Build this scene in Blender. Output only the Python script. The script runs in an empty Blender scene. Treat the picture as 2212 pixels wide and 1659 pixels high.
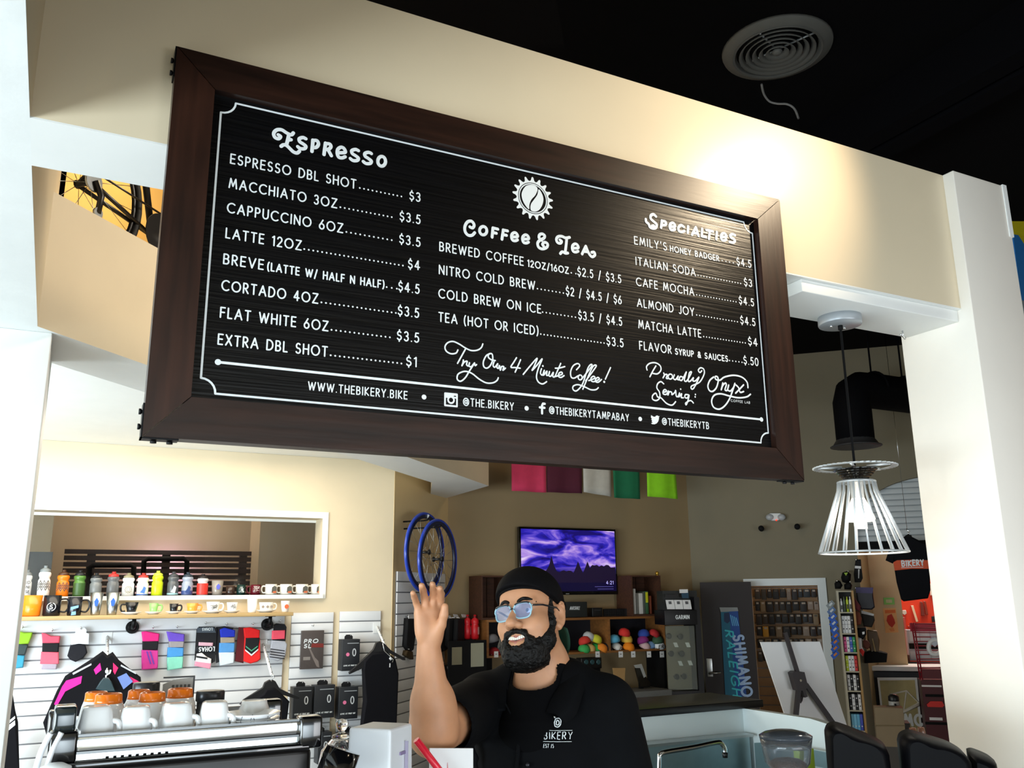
import bpy, bmesh, math, random
import numpy as np
from mathutils import Vector, Matrix
random.seed(7)
S = bpy.context.scene
COL = S.collection
# ---------------------------------------------------------------- camera
EYE = 1.75
F = 1900.0
YAW, PIT, ROL = 0.4762, 0.2376, -0.01043
def _axes():
    f = Vector((math.sin(YAW)*math.cos(PIT), math.cos(YAW)*math.cos(PIT), math.sin(PIT)))
    r = Vector((math.cos(YAW), -math.sin(YAW), 0)); u = r.cross(f)
    c, s = math.cos(ROL), math.sin(ROL)
    return c*r+s*u, -s*r+c*u, f
CR, CU, CF = _axes()
cam = bpy.data.cameras.new('camera'); camo = bpy.data.objects.new('camera', cam); COL.objects.link(camo)
cam.sensor_width = 36.0; cam.sensor_fit = 'HORIZONTAL'; cam.lens = F/2212*36
cam.clip_start = 0.02; cam.clip_end = 200
M = Matrix((CR, CU, -CF)).transposed().to_4x4(); M.translation = (0, 0, EYE)
camo.matrix_world = M
S.camera = camo
# ---------------------------------------------------------------- view, world
S.view_settings.view_transform = 'Standard'; S.view_settings.look = 'None'
S.view_settings.gamma = 1.0; S.view_settings.use_curve_mapping = False
S.view_settings.exposure = 0.15
world = bpy.data.worlds.new('world'); S.world = world; world.use_nodes = True
wn = world.node_tree.nodes; wl = world.node_tree.links
bg = wn['Background']; bg.inputs[1].default_value = 0.35; bg.inputs[0].default_value = (0.62, 0.80, 1.0, 1)
def area(name, loc, size, power, color, target, sizey=None, spread=None):
    l = bpy.data.lights.new(name, 'AREA'); l.energy = power; l.color = color
    l.shape = 'RECTANGLE'; l.size = size; l.size_y = sizey or size
    if spread: l.spread = math.radians(spread)
    o = bpy.data.objects.new(name, l); COL.objects.link(o); o.location = loc
    o.rotation_euler = (Vector(target)-Vector(loc)).to_track_quat('-Z', 'Y').to_euler()
    return o
def spot(name, loc, power, color, target, deg=60, blend=0.6, rad=0.05):
    l = bpy.data.lights.new(name, 'SPOT'); l.energy = power; l.color = color
    l.spot_size = math.radians(deg); l.spot_blend = blend; l.shadow_soft_size = rad
    o = bpy.data.objects.new(name, l); COL.objects.link(o); o.location = loc
    o.rotation_euler = (Vector(target)-Vector(loc)).to_track_quat('-Z', 'Y').to_euler()
    return o
DAY = (0.80, 0.93, 1.0); WARM = (1.0, 0.80, 0.55)
# daylight through the shop-front glazing on the left of and behind the camera
area('shopfront_daylight', (-3.35, 0.2, 1.15), 6.0, 370, DAY, (2.6, 1.2, 1.35), 1.2)
area('rear_window_daylight', (0.6, -2.9, 1.0), 3.0, 11, DAY, (0.6, 2.0, 0.95), 1.2, 52)
area('front_window_daylight', (3.3, -2.9, 1.1), 2.4, 22, (0.95, 0.97, 1.0), (2.8, 2.0, 1.3), 1.4, 80)
# ceiling lamps of the shop, plus an added fill
spot('board_spotlight', (2.46, 1.02, 3.46), 80, WARM, (1.66, 1.85, 2.92), 64, 1.0, 0.06)
area('bulkhead_fill', (1.9, 2.9, 4.2), 0.7, 21, (1.0, 0.90, 0.76), (0.4, 4.0, 2.75), None, 110)  # unseen fill, added to brighten the bulkhead face
area('retail_downlights', (0.6, 6.1, 2.80), 2.6, 48, (1.0, 0.88, 0.70), (0.6, 6.2, 0), 1.2)
area('tv_wall_lamp', (4.2, 5.6, 3.9), 0.5, 6, WARM, (4.6, 7.9, 1.7))
area('retail_window_daylight', (-1.7, 5.2, 1.5), 2.2, 75, DAY, (1.2, 7.0, 1.3), 1.8)
area('workshop_lamp', (9.2, 7.0, 3.2), 1.2, 75, (1.0, 0.93, 0.8), (9.0, 7.6, 1.0))
area('back_room_lamp', (7.7, 8.2, 3.0), 0.8, 20, WARM, (7.5, 8.6, 1.0))
area('loft_lamp', (0.35, 4.2, 4.2), 0.4, 14, (1.0, 0.78, 0.46), (0.5, 4.9, 3.3))
area('screen_room_lamp', (0.8, 8.6, 3.0), 0.8, 12, (1.0, 0.85, 0.66), (0.9, 9.6, 1.6))
# ---------------------------------------------------------------- geometry of sight lines (used to measure the room)
def ray(px, py): return (px-1106)/F*CR-(py-829.5)/F*CU+CF
O = Vector((0, 0, EYE))
def atY(px, py, Y): d = ray(px, py); return O+d*(Y/d.y)
def atX(px, py, X): d = ray(px, py); return O+d*(X/d.x)
def atZ(px, py, Z): d = ray(px, py); return O+d*((Z-EYE)/d.z)
class Plane:                       # a vertical plane: origin on the floor, ux along it, uy into the wall
    def __init__(s, ox, oy, ang):
        s.o = Vector((ox, oy, 0)); s.ang = ang
        s.ux = Vector((math.cos(ang), math.sin(ang), 0)); s.uy = Vector((-math.sin(ang), math.cos(ang), 0))
    def hit(s, px, py, off=0.0):   # off = distance in front of the plane
        d = ray(px, py); t = ((s.o-s.uy*off-O).dot(s.uy))/d.dot(s.uy); p = O+d*t
        return (p-s.o).dot(s.ux), p.z
    def pos(s, a, z, off=0.0): q = s.o+s.ux*a-s.uy*off; return Vector((q.x, q.y, z))
# ---------------------------------------------------------------- materials
def lin(h):
    h = h.lstrip('#'); c = [int(h[i:i+2], 16)/255 for i in (0, 2, 4)]
    return tuple(x/12.92 if x <= .04045 else ((x+.055)/1.055)**2.4 for x in c)+(1.0,)
MATS = {}
def mat(name, col, rough=0.6, metal=0.0, var=0.0, scale=8.0, bump=0.0, trans=0.0, alpha=1.0, emit=None, estr=1.0, stretch=None, coat=0.0, ior=None, spec=None):
    if name in MATS: return MATS[name]
    m = bpy.data.materials.new(name); m.use_nodes = True; MATS[name] = m
    n = m.node_tree.nodes; l = m.node_tree.links; b = n['Principled BSDF']
    c = lin(col) if isinstance(col, str) else tuple(col)+(1.0,)
    b.inputs['Base Color'].default_value = c; b.inputs['Roughness'].default_value = rough; b.inputs['Metallic'].default_value = metal
    b.inputs['Transmission Weight'].default_value = trans; b.inputs['Alpha'].default_value = alpha
    b.inputs['Coat Weight'].default_value = coat
    if spec is not None: b.inputs['Specular IOR Level'].default_value = spec
    if ior: b.inputs['IOR'].default_value = ior
    if emit: b.inputs['Emission Color'].default_value = lin(emit); b.inputs['Emission Strength'].default_value = estr
    if var or bump:
        tc = n.new('ShaderNodeTexCoord'); mp = n.new('ShaderNodeMapping'); nz = n.new('ShaderNodeTexNoise')
        nz.inputs['Scale'].default_value = scale; nz.inputs['Detail'].default_value = 6
        if stretch: mp.inputs['Scale'].default_value = stretch
        l.new(tc.outputs['Object'], mp.inputs[0]); l.new(mp.outputs[0], nz.inputs['Vector'])
        if var:
            r = n.new('ShaderNodeValToRGB'); r.color_ramp.elements[0].position = .3; r.color_ramp.elements[1].position = .7
            r.color_ramp.elements[0].color = tuple(max(0, x*(1-var)) for x in c[:3])+(1,)
            r.color_ramp.elements[1].color = tuple(min(1, x*(1+var)) for x in c[:3])+(1,)
            l.new(nz.outputs[0], r.inputs[0]); l.new(r.outputs[0], b.inputs['Base Color'])
        if bump:
            bp = n.new('ShaderNodeBump'); bp.inputs['Strength'].default_value = bump; bp.inputs['Distance'].default_value = .01
            l.new(nz.outputs[0], bp.inputs['Height']); l.new(bp.outputs[0], b.inputs['Normal'])
    return m
def pm(h, rough=0.5, **k):         # plain colour material, one per colour
    return mat('paint_%s_%d' % (h.lstrip('#'), int(rough*100)), h, rough, var=0.04, scale=40, **k)
# ---------------------------------------------------------------- mesh builder
class MB:
    def __init__(s): s.v = []; s.f = []; s.m = []; s.sm = []
    def add(s, vs, fs, mi=0, smooth=False):
        o = len(s.v); s.v += [tuple(p) for p in vs]
        for f in fs: s.f.append([i+o for i in f]); s.m.append(mi); s.sm.append(smooth)
        return s
    def box(s, x0, x1, y0, y1, z0, z1, mi=0, bev=0.0):
        if bev <= 0:
            v = [(x, y, z) for z in (z0, z1) for y in (y0, y1) for x in (x0, x1)]
            return s.add(v, [(0, 2, 3, 1), (4, 5, 7, 6), (0, 1, 5, 4), (2, 6, 7, 3), (0, 4, 6, 2), (1, 3, 7, 5)], mi)
        bm = bmesh.new(); bmesh.ops.create_cube(bm, size=1)
        for q in bm.verts: q.co = Vector(((x0+x1)/2+q.co.x*(x1-x0), (y0+y1)/2+q.co.y*(y1-y0), (z0+z1)/2+q.co.z*(z1-z0)))
        bmesh.ops.bevel(bm, geom=list(bm.edges), offset=bev, segments=3, profile=.5, affect='EDGES')
        return s.bm(bm, mi, True)
    def bm(s, bm, mi=0, smooth=False, mtx=None):
        bm.verts.index_update()
        s.add([(mtx @ q.co) if mtx else q.co[:] for q in bm.verts], [[q.index for q in f.verts] for f in bm.faces], mi, smooth); bm.free(); return s
    def prism(s, pts, y0, y1, mi=0, inset=0.0, smooth=False):   # polygon in (x,z), from y0 (front) to y1 (back); inset rounds the front
        n = len(pts)
        a = sum(pts[i][0]*pts[(i+1) % n][1]-pts[(i+1) % n][0]*pts[i][1] for i in range(n))
        if a < 0: pts = pts[::-1]
        cx = sum(p[0] for p in pts)/n; cz = sum(p[1] for p in pts)/n
        rings = []
        if inset:
            d = y1-y0
            for t in (0.0, 0.35, 0.75, 1.0):
                k = inset*(1-math.sqrt(max(0, 1-(1-t)**2)))
                ring = []
                for p in pts:
                    L = math.hypot(p[0]-cx, p[1]-cz) or 1
                    ring.append((p[0]-(p[0]-cx)/L*min(k, L*.6), y0+d*.5*t, p[1]-(p[1]-cz)/L*min(k, L*.6)))
                rings.append(ring)
            rings.append([(p[0], y1, p[1]) for p in pts])
        else: rings = [[(p[0], y0, p[1]) for p in pts], [(p[0], y1, p[1]) for p in pts]]
        vs = [p for r in rings for p in r]; fs = []
        R = len(rings)
        for k in range(R-1):
            for i in range(n):
                j = (i+1) % n; fs.append((k*n+i, (k+1)*n+i, (k+1)*n+j, k*n+j))
        o = len(s.v); s.add(vs, fs, mi, bool(inset) or smooth)
        s.f.append([o+i for i in range(n)]); s.m.append(mi); s.sm.append(False)
        s.f.append([o+(R-1)*n+i for i in range(n)][::-1]); s.m.append(mi); s.sm.append(False)
        return s
    def tube(s, pts, r, n=8, mi=0, caps=True, closed=False):
        pts = [Vector(p) for p in pts]; N = len(pts)
        rr = r if isinstance(r, (list, tuple)) else [r]*N
        t0 = (pts[1]-pts[0]).normalized(); up = Vector((0, 0, 1)) if abs(t0.z) < .9 else Vector((1, 0, 0))
        nx = t0.cross(up).normalized(); vs = []
        for i, p in enumerate(pts):
            if closed: t = (pts[(i+1) % N]-pts[i-1]).normalized()
            else: t = (pts[min(i+1, N-1)]-pts[max(i-1, 0)]).normalized()
            nx = (nx-t*nx.dot(t)); nx = nx.normalized() if nx.length > 1e-6 else t.orthogonal().normalized()
            ny = t.cross(nx)
            for k in range(n):
                a = 2*math.pi*k/n; vs.append(p+(nx*math.cos(a)+ny*math.sin(a))*rr[i])
        fs = []
        for i in range(N if closed else N-1):
            for k in range(n):
                a = i*n+k; b = i*n+(k+1) % n; c = ((i+1) % N)*n; fs.append((a, b, c+(k+1) % n, c+k))
        s.add(vs, fs, mi, True)
        if caps and not closed:
            o = len(s.v)-N*n
            s.f.append([o+k for k in range(n)][::-1]); s.m.append(mi); s.sm.append(False)
            s.f.append([o+(N-1)*n+k for k in range(n)]); s.m.append(mi); s.sm.append(False)
        return s
    def lathe(s, prof, c=(0, 0, 0), n=20, mi=0, axis='z', smooth=True, a0=0.0):   # prof [(r,h)...] bottom to top
        vs = []; fs = []
        for r, h in prof:
            for k in range(n):
                a = 2*math.pi*k/n+a0; x, y = r*math.cos(a), r*math.sin(a)
                p = {'z': (x, y, h), 'y': (x, h, -y), 'x': (h, x, y)}[axis]
                vs.append((c[0]+p[0], c[1]+p[1], c[2]+p[2]))
        for i in range(len(prof)-1):
            for k in range(n):
                a = i*n+k; b = i*n+(k+1) % n; fs.append((a, b, b+n, a+n))
        s.add(vs, fs, mi, smooth); o = len(s.v)-len(prof)*n
        for i, fl in ((0, True), (len(prof)-1, False)):
            if prof[i][0] > 1e-5 and prof[0] != prof[-1]:
                q = [o+i*n+k for k in range(n)]; s.f.append(q[::-1] if fl else q); s.m.append(mi); s.sm.append(False)
        return s
    def ball(s, c, r, n=12, mi=0, sc=(1, 1, 1)):
        k = n//2; prof = [(max(1e-6, r*math.sin(math.pi*i/k)), -r*math.cos(math.pi*i/k)) for i in range(k+1)]
        o = len(s.v); s.lathe(prof, (0, 0, 0), n, mi)
        for i in range(o, len(s.v)): v = s.v[i]; s.v[i] = (c[0]+v[0]*sc[0], c[1]+v[1]*sc[1], c[2]+v[2]*sc[2])
        return s
    def strokes(s, lines, w, y=0.0, mi=0):     # flat ribbons with round ends in the (x,z) plane facing -y
        h = w/2; st = 4e-6; s.k = getattr(s, 'k', 0)
        for ln in lines:
            p = [Vector((q[0], q[1])) for q in ln]
            p = [q for i, q in enumerate(p) if i == 0 or (q-p[i-1]).length > 1e-7]
            for i in range(len(p)-1):
                d = (p[i+1]-p[i]).normalized(); o = Vector((-d.y, d.x))*h; s.k += 1; Y = y-st*(s.k % 150)
                s.add([(q.x, Y, q.y) for q in (p[i]-o, p[i+1]-o, p[i+1]+o, p[i]+o)], [(0, 1, 2, 3)], mi)
            for i, q in enumerate(p):
                if 0 < i < len(p)-1 and (p[i]-p[i-1]).normalized().dot((p[i+1]-p[i]).normalized()) > .998: continue
                s.k += 1; s.disc(q, h, y-st*(s.k % 150+.5), mi)
        return s
    def disc(s, c, r, y, mi=0, n=12):
        return s.add([(c[0]+r*math.cos(2*math.pi*k/n), y, c[1]+r*math.sin(2*math.pi*k/n)) for k in range(n)], [list(range(n))], mi)
    def build(s, name, mats, parent=None, loc=None, rotz=0.0, kind=None):
        me = bpy.data.meshes.new(name); me.from_pydata(s.v, [], s.f); me.validate()
        ms = mats if isinstance(mats, (list, tuple)) else [mats]
        for m in ms: me.materials.append(m)
        if len(me.polygons) == len(s.m):
            me.polygons.foreach_set('material_index', s.m); me.polygons.foreach_set('use_smooth', s.sm)
        me.update()
        o = bpy.data.objects.new(name, me); COL.objects.link(o)
        if parent: o.parent = parent
        if loc is not None: o.location = loc
        o.rotation_euler = (0, 0, rotz)
        if kind: o['kind'] = kind
        return o
def tag(o, label, cat, group=None):
    o['label'] = label; o['category'] = cat
    if group: o['group'] = group
    return o
def thing(name, label, cat, loc=(0, 0, 0), rotz=0.0, group=None):
    o = bpy.data.objects.new(name, None); COL.objects.link(o); o.location = loc; o.rotation_euler = (0, 0, rotz); o.empty_display_size = .05
    return tag(o, label, cat, group)
def copy_tree(o, parent=None):
    c = o.copy(); COL.objects.link(c); c.parent = parent
    for ch in [x for x in COL.objects if x.parent == o]: copy_tree(ch, c)
    return c
def struct(name, mb, m, **k): return mb.build(name, m, kind='structure', **k)
def spl(pts, n=6, closed=False):     # Catmull-Rom through points
    P = [Vector(p) for p in pts]; out = []; N = len(P)
    for i in range(N if closed else N-1):
        g = (lambda k: P[k % N]) if closed else (lambda k: P[max(0, min(N-1, k))])
        a, b, c, d = g(i-1), g(i), g(i+1), g(i+2)
        for k in range(n):
            t = k/n; out.append(.5*((2*b)+(c-a)*t+(2*a-5*b+4*c-d)*t*t+(3*b-a-3*c+d)*t**3))
    if not closed: out.append(P[-1])
    return out
def ell(cx, cy, rx, ry, n=20, a0=0, a1=360): return [(cx+rx*math.cos(math.radians(a0+(a1-a0)*k/n)), cy+ry*math.sin(math.radians(a0+(a1-a0)*k/n))) for k in range(n+1)]
# ================================================================ THE ROOM
ZH = EYE+0.943; ZT = EYE+1.445; ZC = EYE+1.135; CEIL = 4.38
Y0, Y1 = 1.849, 2.072; XB = -0.127; XC = 2.69
cream = mat('cream_wall_paint', '#e3d3b4', 0.55, var=0.03, scale=3, bump=0.03)
creamgl = mat('cream_header_paint', '#e4d5b8', 0.33, var=0.02, scale=4, bump=0.02)
white = mat('white_wall_paint', '#eef0ee', 0.5, var=0.02, scale=5, bump=0.02)
plaster = mat('rough_white_plaster', '#eef1f0', 0.6, var=0.02, scale=9, bump=0.25)
tan = mat('tan_wall_paint', '#a08a66', 0.7, var=0.04, scale=2, bump=0.02)
taupe = mat('taupe_wall_paint', '#857d68', 0.75, var=0.04, scale=2)
blackc = mat('black_ceiling_paint', '#050507', 0.9, var=0.2, scale=3, spec=0.1)
concrete = mat('polished_concrete', '#8d8880', 0.4, var=0.12, scale=2, bump=0.02)
screenwall = mat('beige_back_room_paint', '#bda98a', 0.7, var=0.03, scale=2)
struct('floor', MB().box(-3.6, 11.5, -3.0, 11.5, -0.1, 0), concrete)
struct('ceiling', MB().box(-3.6, 11.5, -3.0, 11.5, CEIL, CEIL+0.1), blackc)
def wall_holes(mb, a0, a1, z0, z1, y0, y1, holes, mi=0):   # wall slab in local (x,z) with rectangular holes
    xs = sorted({a0, a1, *[h[0] for h in holes], *[h[1] for h in holes]}); zs = sorted({z0, z1, *[h[2] for h in holes], *[h[3] for h in holes]})
    for i in range(len(xs)-1):
        for j in range(len(zs)-1):
            cx = (xs[i]+xs[i+1])/2; cz = (zs[j]+zs[j+1])/2
            if any(h[0] < cx < h[1] and h[2] < cz < h[3] for h in holes): continue
            mb.box(xs[i], xs[i+1], y0, y1, zs[j], zs[j+1], mi)
    return mb
# shell on the camera's side, with shop-front openings that let the daylight in
mb = MB(); wall_holes(mb, -3.0, 6.0, 0, CEIL, 0, 0.15, [(-2.9, 3.3, 0.5, 1.9)]); struct('wall_left', mb, cream, loc=(-3.6, 0, 0), rotz=math.pi/2)
mb = MB(); wall_holes(mb, -3.6, 11.5, 0, CEIL, 0, 0.15, [(-1.2, 4.8, 0.3, 1.9)]); struct('wall_front', mb, cream, loc=(0, -3.15, 0))
struct('wall_far_right', MB().box(11.5, 11.65, -3, 11.5, 0, CEIL), cream)
struct('wall_far_back', MB().box(-3.6, 11.5, 11.5, 11.65, 0, CEIL), cream)
# header wall that carries the menu board: front cream, soffit white
mb = MB(); mb.box(XB, XC, Y0, Y1, ZH+0.004, ZT, 0); mb.box(XB, XC, Y0, Y1, ZH, ZH+0.004, 1)
struct('wall_header', mb, [creamgl, white])
# boxed lintel under the header's right end, lamp soffit
zb = EYE+0.902
struct('trim_1', MB().box(1.965, XC, 1.862, 2.072, zb, ZH-0.0, bev=0.003), white)
# beam running over the customer side, flush with the header's underside
mb = MB(); mb.box(-0.75, XB, -2.0, 3.9, ZH+0.004, CEIL, 0); mb.box(-0.75, XB, -2.0, 3.9, ZH, ZH+0.004, 1)
struct('trim_2', mb, [cream, plaster])
# left column
struct('wall_column_left', MB().box(-0.75, -0.08, 3.46, 3.9, 0, ZH, bev=0.004), white)
# right column, standing proud of the header
struct('wall_column_right', MB().box(XC, 2.975, 1.808, 2.10, 0, ZT+0.002, bev=0.004), mat('pale_cream_paint', '#f3ede3', 0.5, var=0.02, scale=4, bump=0.02))
struct('trim_3', MB().box(2.957, 2.979, 1.804, 1.83, ZT-0.20, ZT+0.004), white)
struct('trim_4', MB().box(XC+0.06, 3.6, 1.60, 1.808, 0, EYE-0.415, bev=0.006).box(XC+0.05, 3.6, 1.585, 1.808, EYE-0.415, EYE-0.395, bev=0.004), mat('cream_ledge_paint', '#e8e0cc', 0.4, var=0.02))
# diagonal bulkhead (loft parapet) behind the header
def diag(c, x): return (x, x+c)
mb = MB()
def slab(mb, poly, z0, z1, mi=0, mi_bottom=None):
    n = len(poly); a = sum(poly[i][0]*poly[(i+1) % n][1]-poly[(i+1) % n][0]*poly[i][1] for i in range(n))
    if a < 0: poly = poly[::-1]
    mb.add([(p[0], p[1], z0) for p in poly]+[(p[0], p[1], z1) for p in poly], [(i, (i+1) % n, n+(i+1) % n, n+i) for i in range(n)]+[list(range(n, 2*n))], mi)
    mb.add([(p[0], p[1], z0) for p in poly], [list(range(n))[::-1]], mi if mi_bottom is None else mi_bottom); return mb
slab(mb, [diag(3.52, XB), diag(3.58, 3.32), (3.36, 7.96), (3.2, 7.96), diag(4.10, 2.78), diag(4.0, XB)], ZH, EYE+1.458, 0, 1)
struct('wall_bulkhead', mb, [cream, white])
# white lowered ceiling of the retail corner, loft floor above it
mb = MB(); slab(mb, [diag(3.9, -3.5), diag(4.0, 2.9), (3.39, 7.95), (3.36, 7.93), (2.52, 7.10), (-3.5, 7.10)], ZC, ZC+0.1)
struct('ceiling_retail', mb, white)
mb = MB(); slab(mb, [diag(4.75, XB), diag(4.75, 2.3), diag(4.85, 2.3), diag(4.85, XB)], ZC+0.1, CEIL)
struct('wall_loft', mb, mat('ochre_loft_paint', '#d9b069', 0.6, var=0.04, scale=3))
# retail wall with the long window
YL = 7.103; YT = 7.96
PL = Plane(0, YL, 0.0); PT = Plane(0, YT, 0.0); PD = Plane(2.53, 7.10, math.pi/4); P2 = Plane(6.32, 7.96, -math.pi/4)
wx1, wz1 = PL.hit(697, 1120); _, wz0 = PL.hit(697, 1284)
mb = MB(); wall_holes(mb, -3.4, 2.53, 0, ZC, YL, YL+0.22, [(-1.2, wx1, wz0, wz1)]); struct('wall_retail', mb, cream)
wf = struct('window_1', MB().box(-1.25, wx1+0.045, YL-0.012, YL, wz1, wz1+0.05).box(wx1, wx1+0.045, YL-0.012, YL, wz0-0.03, wz1)
            .box(-1.2, wx1, YL+0.20, YL+0.22, wz1-0.02, wz1), white)
MB().box(-1.25, wx1+0.02, YL-0.03, YL+0.20, wz0-0.03, wz0).build('window_sill', white, wf)
MB().box(-1.2, wx1, YL+0.205, YL+0.211, wz0, wz1-0.02).build('window_pane', mat('window_glass', '#ffffff', 0.02, trans=1.0, ior=1.2), wf)
# diagonal wall with the wheels, TV wall, turned wall with the doorway and the arch
L45 = math.hypot(3.39-2.53, 7.96-7.10)
struct('wall_diagonal', MB().box(0, L45, 0, 0.15, 0, CEIL), mat('warm_beige_paint', '#d8bd8c', 0.6, var=0.03, scale=2), loc=(2.53, 7.10, 0), rotz=math.pi/4)
struct('wall_television', MB().box(3.30, 6.40, YT, YT+0.15, 0, CEIL), tan)
da0, dz1 = P2.hit(1622, 1266); da1, _ = P2.hit(1768, 1262)
aa0, _ = P2.hit(1862, 1300); aa1 = aa0+1.75; _, azs = P2.hit(1900, 1140)
mb = MB(); wall_holes(mb, 0, 5.6, 0, CEIL, 0, 0.15, [(da0, da1, 0, dz1), (aa0, aa1, 0, azs+0.55)])
# arch head: fill the corners of the rectangular opening
acx = (aa0+aa1)/2; arx = (aa1-aa0)/2
def arch(x): return azs+0.53*math.sqrt(max(0, 1-((x-acx)/arx)**2))
for k in range(24):
    x0 = aa0+(aa1-aa0)*k/24; x1 = aa0+(aa1-aa0)*(k+1)/24
    mb.add([(x0, 0, arch(x0)), (x1, 0, arch(x1)), (x1, 0, azs+0.55), (x0, 0, azs+0.55), (x0, 0.15, arch(x0)), (x1, 0.15, arch(x1))], [(0, 1, 2, 3), (0, 4, 5, 1)], 0)
struct('wall_turned', mb, taupe, loc=(6.32, 7.96, 0), rotz=-math.pi/4)
fw = 0.075
doortrim = struct('door_2', MB().box(da0-fw, da1+fw, -0.02, 0, dz1, dz1+fw).box(da1, da1+fw, -0.02, 0, 0, dz1).box(da1-0.01, da1, 0, 0.15, 0, dz1).box(da0-fw, da0, -0.02, 0, 0, dz1),
       mat('door_frame_white', '#dfe6e8', 0.4), loc=(6.32, 7.96, 0), rotz=-math.pi/4)
# rooms behind
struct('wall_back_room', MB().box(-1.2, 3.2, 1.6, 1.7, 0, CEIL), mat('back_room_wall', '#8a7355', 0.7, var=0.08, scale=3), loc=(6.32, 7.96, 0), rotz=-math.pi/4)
struct('wall_screen_room', MB().box(-3.4, 3.2, 9.6, 9.7, 0, CEIL).box(2.95, 3.05, 7.75, 9.6, 0, CEIL), screenwall)
struct('wall_screen_room_pillar', MB().box(1.72, 2.25, 8.55, 9.0, 0, CEIL), screenwall)
struct('wall_screen_room_return', MB().box(-1.0, -0.02, 8.3, 8.7, 0, CEIL), screenwall)
# ================================================================ MENU BOARD
YB = 1.809
def bp(px, py, off=0.0): p = atY(px, py, YB+off); return (p.x-0.131, p.z-(EYE+0.308))
BW, BH = 1.719, 0.852
wood = mat('dark_stained_pine', '#24120b', 0.36, var=0.55, scale=3.0, bump=0.05, stretch=(1.2, 6, 14))
woodv = mat('dark_stained_pine_upright', '#2b160e', 0.36, var=0.55, scale=3.0, bump=0.05, stretch=(14, 6, 1.2))
chalk = mat('black_board_paint', '#070709', 0.29, var=0.5, scale=2.2, bump=0.12, stretch=(1.5, 5, 75), spec=0.36)
paintw = mat('white_sign_paint', '#e9eff2', 0.55)
board = thing('menu_board', 'large black coffee menu board with dark wood frame hung on the cream header', 'menu board', (0.131, YB, EYE+0.308))
il = bp(464, 199)[0]; it = bp(1640, 473)[1]; ir = bp(1656, 700)[0]; ib = bp(1679, 968)[1]
it = max(it, bp(464, 199)[1])
print('board inner', il, ib, ir, it)
def rail(name, pts, m): MB().prism(pts, 0.0, 0.04).build(name, m, board)
g = 0.0012
rail('frame_rail', [(g, BH), (BW-g, BH), (ir-g, it), (il+g, it)], wood); rail('frame_rail', [(g, 0), (BW-g, 0), (ir-g, ib), (il+g, ib)], wood)
rail('frame_stile', [(0, g), (0, BH-g), (il, it-g), (il, ib+g)], woodv); rail('frame_stile', [(BW, g), (BW, BH-g), (ir, it-g), (ir, ib+g)], woodv)
MB().box(il-0.01, ir+0.01, 0.020, 0.038, ib-0.01, it+0.01).build('panel', chalk, board)
iron = mat('black_iron', '#101012', 0.45, metal=0.6)
for sx, sz in ((0, 0), (0, 1), (1, 0)):
    x = -0.003 if sx == 0 else BW; z = -0.003 if sz == 0 else BH; k = -1 if sz else 1; h = -1 if sx else 1
    mb = MB().box(x, x+0.003, 0.005, 0.035, min(z, z+k*0.07), max(z, z+k*0.07)).box(min(x, x+h*0.07), max(x, x+h*0.07), 0.005, 0.035, z, z+0.003)
    b = mb.build('corner_bracket', iron, board)
    m2 = MB()
    for q in (0.025, 0.055):
        m2.lathe([(0.006, 0), (0.006, 0.004), (0.003, 0.006)], (x-(0.006 if sx == 0 else -0.003), 0.02, z+k*q), 8, axis='x')
        m2.lathe([(0.006, -0.005), (0.006, 0), (0.003, 0.001)], (x+h*q, 0.02, z-(0.001 if sz == 0 else -0.008)), 8, axis='z')
    m2.build('bolt', iron, b)
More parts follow.
